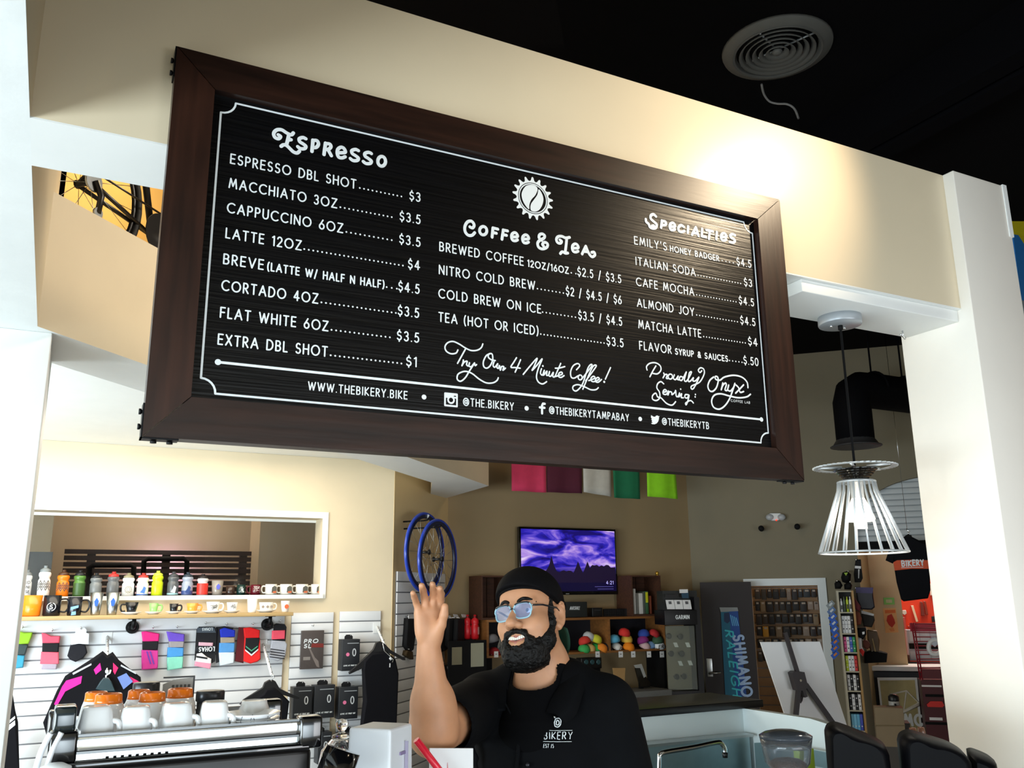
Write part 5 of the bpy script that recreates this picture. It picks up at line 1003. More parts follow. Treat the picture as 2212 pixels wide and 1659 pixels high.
# display stand with navigation devices
PG = Plane(6.02, 7.08, -.30)
gs = WT('navigation_display', 'black display stand with glass case and leaflets by the dark door', 'display stand', PG, 1470, 1515, 0)
gb = mat('display_black', '#0c0c11', .45)
gs.rect('base', 1440, 1493, 1514, 1560, -.02, .35, gb); gs.rect('header', 1436, 1318, 1506, 1350, -.01, .3, gb, bev=.004); gs.rect('side_panel', 1505, 1290, 1516, 1500, .0, .33, gb); gs.rect('backboard', 1432, 1276, 1506, 1318, .12, .3, pm('#2a2c2c', .6))
gs.text('lettering', 'GARMIN', 1460, 1337, 1489, .034, paintw, d=-.012, w=.2)
gs.rect('case_back', 1441, 1352, 1503, 1490, .18, .2, pm('#6e6650', .7)); gs.rect('case_glass', 1441, 1352, 1503, 1490, 0, .006, mat('case_glass', '#e8eee8', .05, trans=.92, ior=1.15))
zz = gs.z; c0, c1 = gs.q(1440, 1500)[0], gs.q(1514, 1500)[0]; MB().box(c0, c1, .0, .35, -zz, gs.q(1470, 1556)[1]).build('plinth', gb, gs.o)
for i, x0 in enumerate((1438, 1456, 1474)): gs.prism('leaflet', [(x0, 1296), (x0+17, 1296), (x0+20.5, 1316), (x0+3.5, 1316)], .02+.002*i, .026+.002*i, cardw); gs.prism('leaflet_print', [(x0+6, 1299), (x0+12, 1299), (x0+13, 1305), (x0+7, 1305)], .016, .0195, pm('#5a5c60', .6))
gs.rect('header_card', 1468, 1273, 1486, 1281, .05, .055, cardw); gs.prism('header_picture', [(1472, 1282), (1487, 1280), (1488, 1292), (1474, 1292)], .05, .055, pm('#2a4a60', .6)); gs.rect('strip', 1437, 1284, 1466, 1290, .05, .055, blackp)
for x, y in ((1454, 1388), (1480, 1388), (1464, 1428), (1485, 1427)): gs.prism('price_card', [(x, y), (x+8, y), (x+12, y+10), (x+4, y+10)], .02, .023, cardw)
for x, y in ((1445, 1374), (1470, 1375), (1450, 1412), (1473, 1412), (1462, 1462), (1478, 1461)): c = gs.q(x, y, .1); MB().ball((c[0], .1, c[1]), .03, 10, sc=(1, .4, 1)).box(c[0]-.008, c[0]+.008, .11, .18, c[1]-.008, c[1]+.008).build('device', blackp, gs.o)
# ================================================================ OPEN DOOR AND BANNER
PDo = Plane(6.60, 7.35, -.62)
dr = WT('door_3', 'dark brown door', 'door', PDo, 1568, 1520, 0); del dr.o['category']; del dr.o['label']; dr.o['kind'] = 'structure'
drm = mat('espresso_door', '#190b0b', .5, var=.1, scale=4)
x0, zt2 = dr.q(1512, 1258); x1, _ = dr.q(1622, 1262); MB().box(x0, x1, 0, .045, -dr.z+.01, zt2).build('leaf', drm, dr.o)
dh = MB().box(dr.q(1533, 1440)[0]-.03, dr.q(1533, 1440)[0]+.03, -.012, 0, dr.q(1533, 1462)[1], dr.q(1533, 1422)[1], bev=.004).build('lock_plate', steel, dr.o)
c = dr.q(1540, 1454); MB().tube([(c[0]-.04, -.012, c[1]), (c[0]-.04, -.05, c[1]), (c[0]+.08, -.055, c[1]+.01)], .012, 8).build('lever', steel, dh)
bn = WT('vertical_banner', 'tall blue and teal banner with vertical lettering on the dark door', 'banner', PDo, 1588, 1508, .02)
bn.prism('cloth', [(1557, 1321), (1594, 1319), (1613, 1506), (1567, 1505)], 0, .008, mat('banner_blue', '#164a9a', .6, var=.2, scale=3)); bn.prism('teal_half', [(1557, 1321), (1575, 1320), (1590, 1505), (1567, 1505)], -.002, 0, pm('#126a88', .6))
bn.prism('top_rail', [(1554, 1312), (1593, 1312), (1595, 1320), (1557, 1322)], -.004, .012, mat('clear_rail', '#8a9090', .3)); bn.prism('bottom_rail', [(1567, 1504), (1613, 1505), (1613, 1516), (1570, 1517)], -.004, .012, mat('grey_rail', '#3c4248', .4))
def vtext(t, txt, pa, pb, wpx, m, d, bw, shear=0):     # text running down the banner from pa to pb
    A_ = Vector(t.q(*pa, d)); B_ = Vector(t.q(*pb, d)); dv = B_-A_; L_ = dv.length; u = dv.normalized(); v = Vector((-u.y, u.x))
    MB().strokes([[((A_+u*x+v*z).x, (A_+u*x+v*z).y) for x, z in ln] for ln in text_lines(txt, 0, L_, 0, wpx, shear=shear)], bw, d).build('lettering', m, t.o)
vtext(bn, 'SHIMANO', (1584, 1374), (1604, 1504), .10, pm('#a8c4e8', .6), -.003, .024); vtext(bn, 'RALEIGH', (1567, 1362), (1584, 1502), .075, pm('#3cc8d8', .6), -.004, .016, .25)
bn.prism('crest_print', [(1564, 1324), (1575, 1323), (1577, 1342), (1571, 1347), (1564, 1342)], -.004, -.002, pm('#123058', .6)); 
for k in range(4): bn.prism('wave_print', [(1577+k*4, 1328+k*2), (1579+k*4, 1328+k*2), (1584+k*4, 1352), (1582+k*4, 1352)], -.003, -.001, pm('#6ab8e8', .6))
# ================================================================ BACK ROOM STOCK SEEN THROUGH THE DOORWAY
PR = Plane(P2.o.x+P2.uy.x*.9, P2.o.y+P2.uy.y*.9, P2.ang)
a0, zt = PR.hit(1600, 1262); a1, _ = PR.hit(1790, 1262)
rk = slatwall('slatwall_panel', 'brown slatwall of hanging stock seen through the doorway', PR, a0-.1, a1+.2, .2, zt+.15, .10, m=mat('brown_slat', '#a88866', .6, var=.1))
rs = random.Random(11)
cols = ['15151a', '1c1a1c', '2a2420', '3a302a', '22303c', '8a7a60', '18181c', '44403c', '2e2a30', '9a9088']
names = {'15151a': 'black', '1c1a1c': 'matt black', '2a2420': 'dark brown', '3a302a': 'brown', '22303c': 'navy', '8a7a60': 'tan', '18181c': 'jet black', '44403c': 'grey-brown', '2e2a30': 'plum', '9a9088': 'light grey'}
ORD = ('first', 'second', 'third', 'fourth', 'fifth', 'sixth', 'seventh', 'eighth', 'ninth', 'tenth', 'eleventh', 'twelfth', 'thirteenth', 'fourteenth')
rows = ('top', 'second', 'third', 'fourth', 'fifth', 'bottom')
for r in range(6):
    y = 1272+r*27; x = 1630+r*1.5; n = 0
    while x < 1768+r*3 and y+22 < 1440:
        w = rs.uniform(10, 17); hh = rs.uniform(18, 25); c_ = cols[rs.randrange(len(cols))]
        if r == 3 and n == 1: c_ = 'c8962a'
        t = WT('stock_packet', '%s packet from the left in the %s row of stock beyond the doorway' % (ORD[n], rows[r]), 'packet', PR, x+w/2, y+hh, .10, 'stock packets beyond the doorway')
        t.rect('packet', x, y, x+w*.92, y+hh, 0, .04, pm('#'+c_, .5), bev=.004); t.rect('label', x+w*.2, y+2, x+w*.7, y+6, -.001, 0, pm('#b8b4ac', .6) if rs.random() < .6 else pm('#5a5650', .6))
        xx, z2 = t.q(x+w/2, y); MB().tube([(xx, .08, z2), (xx, .01, z2-.003)], .004, 5).build('hook', chrome, t.o)
        x += w+rs.uniform(.3, 1.5); n += 1
# ================================================================ EASEL WITH WHITE BOARD
PE = Plane(*atY(1737, 1480, 4.45).xy, -.30)
ea = WT('easel', 'dark wooden easel seen from behind', 'easel', PE, 1727, 1470, .05); ew = mat('dark_easel_wood', '#1e1416', .5, var=.2, scale=6)
def bar(t, name, p, q, w, d0, d1, m): 
    A_ = Vector(t.q(*p, d0)); B_ = Vector(t.q(*q, d0)); u = (B_-A_).normalized(); v = Vector((-u.y, u.x))*w/2
    return MB().prism([(A_+v)[:], (B_+v)[:], (B_-v)[:], (A_-v)[:]], d0, d1).build(name, m, t.o)
bar(ea, 'mast', (1697, 1366), (1727, 1462), .024, 0, .02, ew); ea.prism('clamp', [(1711, 1454), (1717, 1450), (1738, 1452), (1745, 1480), (1741, 1492), (1722, 1492)], -.03, .03, ew)
bar(ea, 'short_stub', (1736, 1488), (1742, 1506), .02, -.01, .02, ew)
c = ea.q(1724, 1469); MB().lathe([(.008, -.036), (.006, -.03)], (c[0], 0, c[1]), 10, axis='y').build('bolt', chrome, ea.o)
for (p, q) in (((1727, 1488), (1722, 1540)), ((1742, 1478), (1800, 1560))):
    A_ = Vector(ea.q(*p)); B_ = Vector(ea.q(*q)); k = (A_.y+ea.z)/(A_.y-B_.y); Ff = A_+(B_-A_)*k
    u = (B_-A_).normalized(); v = Vector((-u.y, u.x))*.013; MB().prism([(A_+v)[:], (Ff+v)[:], (Ff-v)[:], (A_-v)[:]], 0, .025).build('leg', ew, ea.o)
A_ = Vector(ea.q(1738, 1485)); MB().tube([(A_.x, .02, A_.y), (A_.x-.1, .55, -ea.z+.01)], .014, 6).build('rear_leg', ew, ea.o)
wb = WT('presentation_board', 'large blank white board resting on the dark easel', 'board', PE, 1720, 1530, 0); wb.prism('board', [(1643, 1387), (1771, 1386), (1832, 1575), (1706, 1575)], .002, .014, cardw)
# ================================================================ DISPLAY TOWER BY THE TURNED WALL
K8 = lambda x, y: (1580+x*.217, 1080+y*.217)
K9 = lambda x, y: (1580+x*.217, 1340+y*.217)
tw = WT('display_tower', 'narrow pale display tower of boxed tubes by the taupe wall', 'display tower', P2, 1838, 1580, .50)
twm = mat('pale_birch', '#b9b29c', .5, var=.08, scale=6)
xa, zt = tw.q(1803, 1276); xb, _ = tw.q(1841, 1276); xbB, _ = tw.q(1876, 1580); xaB, _ = tw.q(1838, 1580)
xa = (xa+xaB)/2; xb = (xb+xbB)/2; zf = -tw.z
MB().box(xa, xa+.02, 0, .25, zf, zt).build('side', twm, tw.o); MB().box(xb-.02, xb, 0, .25, zf, zt).build('side', mat('tan_birch', '#b08a54', .5), tw.o); MB().box(xa+.02, xb-.02, .23, .25, zf, zt).build('back', pm('#4a4a48', .7), tw.o)
sh_y = (1276, 1322, 1368, 1409, 1450, 1492, 1534, 1578)
sz = [tw.q(1838, y)[1] for y in sh_y]
for z in sz+[zf+.08]: MB().box(xa+.02, xb-.02, .002, .23, z-.012, z).build('shelf', twm, tw.o)
pal = [['e8eaec', '5a6a58', 'c8dc3a', 'e8ecf0'], ['e4e6ea', 'dfe2e6', 'e8eaec', '1c1c20'], ['e85a9a', 'e8eaee', '4a6ac8', '2ea05a'], ['c8d83a', 'e8eaec', 'e4e6ea', 'd83a3a'], ['e4e4e6', '1a1a1e', 'e8e8ea', '1c1c20'], ['1a1a1e', 'e2e2e4', '1c1c20', 'e4e4e6'], ['7fc4e4', '7fc4e4', '6ab8e0', '4a5ac0']]
rw = ('top', 'second', 'third', 'fourth', 'fifth', 'sixth', 'lowest'); kd = ('bottle', 'tube', 'boxed tube', 'boxed tube', 'boxed tube', 'boxed tube', 'tall box')
inner = xb-xa-.05
for r in range(7):
    top = sz[r]-.02; bot = sz[r+1]; H_ = top-bot
    for k in range(4):
        w = inner/4; xc_ = xa+.025+w*(k+.5); c_ = pal[r][k]
        t = thing('tube_box', '%s item from the left on the %s tower shelf' % (('first', 'second', 'third', 'last')[k], rw[r]), 'box', P2.pos(tw.a+xc_, tw.z+bot, .50-.03), P2.ang, 'goods on the display tower')
        if r == 0:
            h = H_*(.8 if k else .7); MB().lathe([(0, 0), (w*.4, 0), (w*.4, h*.75), (w*.2, h*.85), (w*.2, h), (0, h)], n=12).build('bottle', pm('#'+c_, .4), t); MB().box(-w*.25, w*.25, -w*.42, -w*.4, h*.2, h*.5).build('label', pm('#3a3a3a', .6), t)
        else:
            n2 = 1 if r == 6 else 2
            for j in range(n2): MB().box(-w*.46, w*.46, 0, .16, j*H_*.46, (j+1)*H_*.45 if n2 == 2 else H_*.88, bev=.002).build('carton', pm('#'+(c_ if j == 0 or r in (1, 4, 5) else c_), .5), t); MB().disc((0, (j+.5)*H_*.45), w*.22, -.001, n=12).build('roundel', pm('#2a2a2e', .6) if c_[0] in 'ed' else pm('#e4e4e6', .6), t)
# blue cards clipped on a cable beside the tower
for i in range(9):
    x, y = 1793-(i < 3)*(2-i)*0+ (i*2.2 if i < 6 else 10), 1306+i*13.5
    t = WT('blue_card', '%s from the top in the string of blue hang cards' % ('first', 'second', 'third', 'fourth', 'fifth', 'sixth', 'seventh', 'eighth', 'lowest')[i], 'card', P2, x, y+8, .30, 'blue hang cards by the tower')
    c_ = '8a949a' if i == 0 else ('5a7ab0' if i == 1 else '1f5fd0')
    t.prism('card', [(x-9, y+2), (x+4, y-10), (x+11, y-2), (x-2, y+11)], 0, .006, pm('#'+c_, .5)); t.prism('label', [(x-3, y+1), (x+3, y-5), (x+6, y-2), (x, y+4)], -.0015, 0, pm('#e08a3a', .6) if i > 4 else pm('#d8e0e8', .6))
    c = t.q(x, y-6); MB().tube([(c[0], .006, c[1]), (c[0], .30, c[1])], .004, 5).build('peg', chrome, t.o)
def wallpack(name, label, cat, pts, off, m, extra=(), plane=P2, inset=.015, th=.06, group=None):
    n_ = len(pts); t = WT(name, label, cat, plane, sum(p[0] for p in pts)/n_, max(p[1] for p in pts), off, group); t.prism('body', pts, 0, th, m, inset=inset)
    for e_ in extra: t.prism(e_[0], e_[1], -.005, 0, e_[2])
    top = min(pts, key=lambda p: p[1]); x, z = t.q(*top); MB().tube([(x, off-.001, z), (x, .0, z-.005)], .005, 5).build('hook', chrome, t.o)
    return t
P8 = lambda *p: [K8(*q) for q in p]; P9 = lambda *p: [K9(*q) for q in p]
wallpack('helmet', 'black helmet with lime sticker above the tower', 'helmet', P8((1095, 770), (1110, 720), (1160, 705), (1195, 740), (1190, 800), (1150, 830), (1110, 815)), .40, blackm, [('sticker', P8((1120, 725), (1160, 722), (1140, 755)), pm('#9ab83a', .6))], th=.14, inset=.04)
wallpack('helmet', 'small black helmet at the left above the tower', 'helmet', P8((1028, 830), (1050, 800), (1085, 805), (1110, 850), (1090, 885), (1035, 885)), .42, blackm, th=.12, inset=.03)
wallpack('helmet', 'black helmet on the right above the tower top', 'helmet', P8((1125, 840), (1180, 810), (1205, 850), (1195, 890), (1130, 890)), .44, blackm, th=.12, inset=.03)
wallpack('glove_pair', 'black and white glove pair high on the wall edge', 'gloves', P8((1240, 590), (1290, 590), (1295, 650), (1310, 780), (1290, 820), (1230, 820), (1220, 740), (1230, 650)), .12, gl, [('card', P8((1230, 655), (1290, 660), (1288, 685), (1228, 680)), cardw), ('stripe', P8((1262, 690), (1275, 690), (1270, 780), (1262, 780)), cardw)])
wallpack('apparel_bag', 'purple headed plastic apparel bag right of the tower', 'bag', P8((1235, 870), (1410, 875), (1415, 960), (1430, 1070), (1400, 1095), (1290, 1090), (1250, 1000)), .20, pm('#1c1626', .4), [('header', P8((1235, 868), (1412, 872), (1405, 930), (1240, 925)), pm('#3a2a6a', .4))])
wallpack('sock_pack', 'dark red arm warmer beside the tower', 'clothing', P8((1205, 950), (1240, 990), (1290, 1060), (1280, 1110), (1215, 1080), (1195, 1010)), .46, pm('#5c1820', .8), th=.04)
wallpack('sock_pack', 'black and brick red sock hanging beside the tower', 'socks', P8((1205, 1100), (1270, 1110), (1300, 1180), (1290, 1240), (1240, 1250), (1205, 1190)), .44, pm('#7a3a24', .8), [('dark_toe', P8((1205, 1100), (1230, 1105), (1225, 1200), (1205, 1180)), blackm)], th=.04)
wallpack('sock_pack', 'black sock with white mark beside the tower', 'socks', P8((1245, 1275), (1340, 1270), (1345, 1340), (1310, 1390), (1260, 1360)), .44, blackm, [('mark', P8((1300, 1315), (1325, 1310), (1325, 1335), (1305, 1340)), cardw)], th=.04)
wallpack('sock_pack', 'white and red sock hanging lowest beside the tower', 'socks', P8((1245, 1370), (1295, 1375), (1300, 1460), (1325, 1510), (1310, 1560), (1280, 1530), (1250, 1450)), .44, cardw, [('red_toe', P8((1265, 1490), (1300, 1480), (1325, 1510), (1310, 1560)), pm('#c82a24', .8))], th=.04)
wallpack('sock_pack', 'black and rust sock between the tower and the bench', 'socks', P8((1310, 1390), (1360, 1400), (1390, 1450), (1360, 1490), (1315, 1470)), .38, pm('#5a2a1c', .8), th=.04)
wallpack('lock_pack', 'dark carded locks hanging under the purple bag', 'lock', P8((1295, 1105), (1420, 1140), (1430, 1200), (1400, 1270), (1320, 1260), (1300, 1180)), .16, pm('#2a2620', .7), [('card', P8((1295, 1100), (1420, 1135), (1415, 1155), (1295, 1130)), cardw)])
wallpack('tool_cluster', 'brassy spray wands hanging over the work bench', 'tools', P8((1350, 1290), (1450, 1300), (1480, 1400), (1470, 1520), (1400, 1540), (1360, 1430)), .10, pm('#6a5030', .5), [('wand', P8((1400, 1380), (1408, 1380), (1440, 1520), (1430, 1520)), pm('#c8a860', .4))])
wallpack('tool_bag', 'black tool bag standing on the work bench', 'bag', P8((1330, 1520), (1400, 1500), (1500, 1510), (1560, 1530), (1550, 1620), (1330, 1630)), .12, blackm, th=.16)
# ================================================================ ARCH AND WORKSHOP
def shift(pl, d, ang=0.0): return Plane(pl.o.x+pl.uy.x*d, pl.o.y+pl.uy.y*d, pl.ang+ang)
PW = shift(P2, .10)
a0, z0 = PW.hit(1855, 1175); a1, z1 = PW.hit(2040, 1100)
st = thing('roller_shutter', 'white corrugated roller shutter under the arch', 'shutter', PW.pos((aa0+aa1)/2, z0, 0), P2.ang); w = (aa1-aa0)/2+.02
so = MB().prism([(0, 0), (.002, .02), (.0, .06), (.0, .062), (.02, .062), (.02, 0)], -w, w)
sl = MB().box(-w, w, 0, .02, 0, .055, bev=.006).build('shutter_slat', mat('shutter_white', '#c9cfd2', .4), st); z = .02; sl.location = (0, 0, z)
while z < z1-z0+.68:
    z += .062; o = sl.copy(); COL.objects.link(o); o.parent = st; o.location = (0, 0, z)
MB().box(-w, w, -.02, .04, -.06, .02).build('bottom_bar', blackm, st); MB().box(-w, w, .021, .03, 0, z1-z0+.75).build('shutter_backing', mat('shutter_back', '#aab0b4', .5), st)
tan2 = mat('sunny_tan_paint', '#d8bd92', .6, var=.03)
PI_ = shift(P2, .55); a0, _ = PI_.hit(1893, 1400); a1, _ = PI_.hit(1958, 1400)
struct('wall_workshop_pillar', MB().box(a0, a1, 0, .25, 0, CEIL), tan2, loc=PI_.o, rotz=P2.ang)
mb = MB(); slab(mb, [(aa0-.03, .15), (aa0, .15), (a0+.01, .56), (a0+.01, .60), (aa0-.03, .60)], 0, CEIL); struct('wall_arch_jamb', mb, mat('tan_paint_shaded', '#a58d66', .7), loc=P2.o, rotz=P2.ang)  # jamb's shade is put into its colour, a darker brown tan
t = WT('green_sign', 'small green framed sign on the tan pillar', 'sign', PI_, 1920, 1306, .01); t.rect('plate', 1909, 1291, 1932, 1306, 0, .008, pm('#8ed86a', .5), bev=.002); t.rect('inset', 1914, 1295, 1927, 1302, -.002, 0, pm('#d8d8a0', .5))
t = WT('art_poster', 'orange and red abstract poster on the tan pillar', 'poster', PI_, 1924, 1367, .004); t.prism('sheet', [(1907, 1314), (1935, 1313), (1941, 1366), (1913, 1367)], 0, .003, pm('#f0b878', .7)); t.prism('red_blot', [(1917, 1330), (1926, 1326), (1932, 1338), (1934, 1346), (1927, 1356), (1920, 1350), (1915, 1341)], -.002, 0, pm('#c83a28', .7)); t.prism('orange_band', [(1911, 1318), (1934, 1317), (1935, 1324), (1912, 1325)], -.001, 0, pm('#e87a3a', .7)); t.prism('lower_swirl', [(1920, 1358), (1930, 1356), (1933, 1363), (1924, 1364)], -.001, 0, pm('#e89858', .7))
PX = shift(P2, 1.55); a0, _ = PX.hit(1915, 1300); a1, _ = PX.hit(2120, 1300)
struct('wall_workshop', MB().box(a0-.4, a1+1.5, 0, .1, 0, CEIL), mat('red_pegboard_paint', '#e8401c', .5, var=.1, scale=4), loc=PX.o, rotz=P2.ang)
tools = [('long pale wrench', [(1968, 1308), (1973, 1308), (1984, 1343), (1979, 1344)], 'f0d8b8'), ('round chainring tool', [(1950, 1318), (1957, 1318), (1959, 1325), (1954, 1329), (1949, 1325)], 'd8d0c8'), ('dark pliers', [(1988, 1300), (1993, 1300), (1998, 1330), (1990, 1330)], '7a2a1a'), ('brown handled file', [(1996, 1299), (2000, 1299), (2005, 1328), (2000, 1328)], '8a3018'), ('black cable cutter', [(2012, 1332), (2020, 1330), (2024, 1342), (2014, 1344)], '2a1a18'), ('white tape ring', [(2008, 1262), (2014, 1258), (2018, 1270), (2018, 1284), (2010, 1287)], 'f4e8dc'), ('small silver spanner', [(1951, 1333), (1955, 1333), (1958, 1362), (1954, 1362)], 'c0504a'), ('long red driver', [(1962, 1352), (1965, 1352), (1972, 1395), (1968, 1395)], 'a82414'), ('dark hanging hook tool', [(1940, 1330), (1944, 1330), (1950, 1380), (1945, 1380)], '8a2a18'), ('red handled cutter', [(1980, 1346), (1990, 1346), (1992, 1356), (1982, 1358)], '5a1410')]
for n_, pts, c_ in tools: wallpack('workshop_tool', '%s on the red workshop wall' % n_, 'tool', pts, .03, pm('#'+c_, .4), plane=PX, th=.02, inset=.004, group='tools on the red wall')
wallpack('orange_case', 'bright orange case hanging left on the red wall', 'case', [(1935, 1258), (1942, 1258), (1947, 1294), (1940, 1296)], .06, pm('#ff5a14', .4), plane=PX)
PV = shift(P2, .95)
be = WT('work_bench', 'dark work bench with a white top in the workshop', 'work bench', shift(P2, .5), 1930, 1450, .2); be.rect('top', 1872, 1440, 2060, 1450, 0, .7, whitep, bev=.003); x0, x1 = be.q(1875, 1450)[0], be.q(2060, 1450)[0]; MB().box(x0, x1, .03, .68, -be.z, be.q(1930, 1452)[1]).build('cabinet', mat('slate_cabinet', '#2c3038', .6), be.o)
gw = WT('grey_drawers', 'pale grey parts drawers above the bench', 'drawers', PV, 2000, 1432, .05); gw.rect('case', 1962, 1361, 2055, 1428, 0, .2, pm('#aab4c4', .5))
for k in range(4): gw.rect('drawer', 1965+k*23, 1364, 1985+k*23, 1385, -.004, 0, pm('#c0cad8', .5)); gw.rect('drawer', 1967+k*23, 1407, 1987+k*23, 1425, -.004, 0, pm('#c0cad8', .5))
gw.rect('dark_shelf', 1964, 1390, 2056, 1402, -.01, 0, blackm)
t = WT('brown_box', 'small brown box on the work bench', 'box', PV, 1955, 1440, .15); t.rect('carton', 1945, 1415, 1966, 1440, 0, .1, pm('#5a3024', .7))
t = WT('black_tray', 'black tray on the white bench top', 'tray', PV, 2000, 1444, .22); t.rect('tray', 1947, 1432, 2050, 1443, 0, .2, blackm)
PRk = shift(P2, -.03)
rk = WT('wire_rack', 'red wire rack in the workshop doorway', 'rack', PRk, 2005, 1480, 0); rkm = mat('red_wire', '#8a1626', .4)
for x in (1969, 1974): A_ = rk.q(x, 1345); B_ = rk.q(x+19, 1468); MB().tube([(A_[0], 0, A_[1]), (B_[0], 0, B_[1])], .008, 6).build('upright', rkm, rk.o)
for k in range(13): A_ = rk.q(1969+k*1.5, 1347+k*9.6); B_ = rk.q(2060, 1349+k*9.2); MB().tube([(A_[0], 0, A_[1]), (B_[0], 0, B_[1])], .006, 6).build('rung', rkm, rk.o)
rk.rect('top_panel', 1966, 1346, 2060, 1364, .04, .06, pm('#b01a34', .4))
x0, x1 = rk.q(1990, 1478)[0], rk.q(2075, 1478)[0]; MB().box(x0, x1, .0, .3, -rk.z, rk.q(2005, 1470)[1]).build('lower_cabinet', mat('dark_red_metal', '#4a0c14', .4), rk.o)
rk.rect('drawer_front', 1992, 1446, 2062, 1466, -.02, .1, mat('dark_red_metal2', '#5a1018', .4))
for y in (1500, 1560): rk.rect('drawer_gap', 1999, y, 2062, y+6, -.004, 0, blackm)
rk.prism('red_tray', [(2002, 1522), (2010, 1515), (2035, 1515), (2040, 1524), (2036, 1528), (2004, 1527)], -.02, .0, pm('#d82a20', .4)); rk.rect('white_label', 1991, 1480, 2034, 1484, -.005, 0, cardw); rk.rect('white_label', 2008, 1550, 2036, 1556, -.005, 0, cardw)
t = WT('tape_roll', 'white ring hook hanging on the red rack', 'ring', PRk, 2019, 1415, .04); MB().tube([(p[0], 0, p[1]) for p in [t.q(2020+14*math.cos(a), 1398+16*math.sin(a)) for a in [2*math.pi*k/24 for k in range(24)]]], .022, 8, closed=True).build('ring', whitep, t.o); t.prism('tongue', [(2012, 1376), (2024, 1376), (2029, 1390), (2020, 1398), (2010, 1390)], -.01, .02, pm('#c8ccd8', .4), inset=.01)
fp = WT('framed_poster', 'white framed poster of a bicycle frame against the bench', 'poster', shift(P2, .24), 1940, 1565, 0); fp.prism('frame', [(1895, 1464), (1981, 1464), (1993, 1590), (1909, 1590)], .005, .02, whitep); fp.prism('picture', [(1900, 1470), (1976, 1469), (1988, 1586), (1913, 1586)], .002, .005, mat('sepia_print', '#b8ac7a', .6, var=.35, scale=3))
pts = [fp.q(*q) for q in ((1922, 1500), (1958, 1492), (1985, 1518), (1952, 1534), (1958, 1492))]; MB().tube([(p[0], -.002, p[1]) for p in pts], .010, 6).build('bicycle_print', pm('#e8e4d8', .6), fp.o); pts = [fp.q(*q) for q in ((1935, 1545), (1960, 1534), (1985, 1522))]; MB().tube([(p[0], -.002, p[1]) for p in pts], .014, 6).build('bicycle_print', pm('#e8e4d8', .6), fp.o)
fp.text('lettering', 'MC', 1956, 1566, 1992, .10, paintw, d=-.004, w=.26)
PB_ = shift(P2, -1.6)
kb = WT('paper_bag', 'brown paper bag box standing before the poster', 'paper bag', PB_, 1922, 1610, 0); kb.prism('front', [(1889, 1528), (1951, 1529), (1957, 1582), (1957, 1615), (1895, 1615)], 0, .16, mat('kraft_paper', '#8d7c62', .8, var=.06), inset=.006); kb.prism('fold', [(1890, 1566), (1955, 1566), (1955, 1569), (1891, 1569)], -.004, 0, pm('#77674c', .8))
h_ = kb.q(1922, 1613)[1]; MB().box(-.16, .16, .0, .16, -kb.z, h_).build('stool', mat('grey_stool', '#4a4642', .6), kb.o)
sb = WT('steel_flask', 'pale flask with black lid behind the paper bag', 'flask', PB_, 1934, 1545, -.2); h = sb.q(1934, 1499)[1]; r = (sb.q(1946, 1530)[0]-sb.q(1922, 1530)[0])/2; MB().lathe([(0, -.05), (r, -.05), (r, h*.6), (r*.95, h*.68), (0, h*.68)], n=20).build('body', pm('#a8a8a4', .3), sb.o); MB().lathe([(r*.96, h*.66), (r, h*.7), (r*.98, h*.88), (r*.6, h*.98), (0, h)], n=20).build('lid', blackp, sb.o); sb.prism('strap', [(1932, 1520), (1936, 1520), (1940, 1552), (1936, 1553)], -r-.012, -r-.004, blackm)
MB().box(-.1, .1, -.1, .1, -sb.z, -.05).build('stand', MATS['grey_stool'], sb.o)
# jersey lettered BIKERY
PJ = shift(P2, -.55)
jk = WT('shop_jersey', 'black cycling jersey with a lettered orange chest band hanging in the arch', 'jersey', PJ, 1963, 1300, 0)
jk.prism('body', P8((1755, 345), (1680, 385), (1600, 430), (1620, 640), (1650, 820), (1695, 990), (1720, 1010), (1960, 980), (1985, 900), (1975, 640), (1958, 430), (1890, 410), (1800, 365)), 0, .06, tf, inset=.02)
jk.prism('sleeve', P8((1605, 425), (1560, 530), (1538, 600), (1610, 632), (1640, 560)), .004, .05, tf, inset=.015)
ob = jk.prism('orange_band', P8((1612, 620), (1650, 600), (1790, 595), (1965, 600), (1978, 685), (1790, 685), (1625, 702)), -.006, .0, pm('#d8552c', .7)); jk.text('lettering', 'BIK', *K8(1700, 660), K8(1792, 660)[0], .052, paintw, d=-.008, w=.22); jk.text('lettering', 'ERY', *K8(1808, 652), K8(1915, 652)[0], .052, paintw, d=-.008, w=.22)
jk.prism('collar', P8((1735, 352), (1760, 340), (1795, 350), (1800, 372), (1765, 380), (1735, 372)), -.01, .03, blackm, inset=.006)
for y in (608, 672): jk.prism('band_line', P8((1690, y), (1910, y-5), (1910, y), (1690, y+5)), -.007, -.006, paintw)
pts = [jk.q(*K8(*q)) for q in ((1765, 350), (1760, 325), (1775, 310), (1750, 300), (1745, 285))]; MB().tube([(p[0], .02, p[1]) for p in pts], .006, 6).build('hanger_hook', chrome, jk.o)
p = jk.q(*K8(1750, 290)); MB().tube([(p[0], .02, p[1]), (p[0], .02, CEIL-jk.z)], .002, 4).build('suspension_wire', chrome, jk.o)
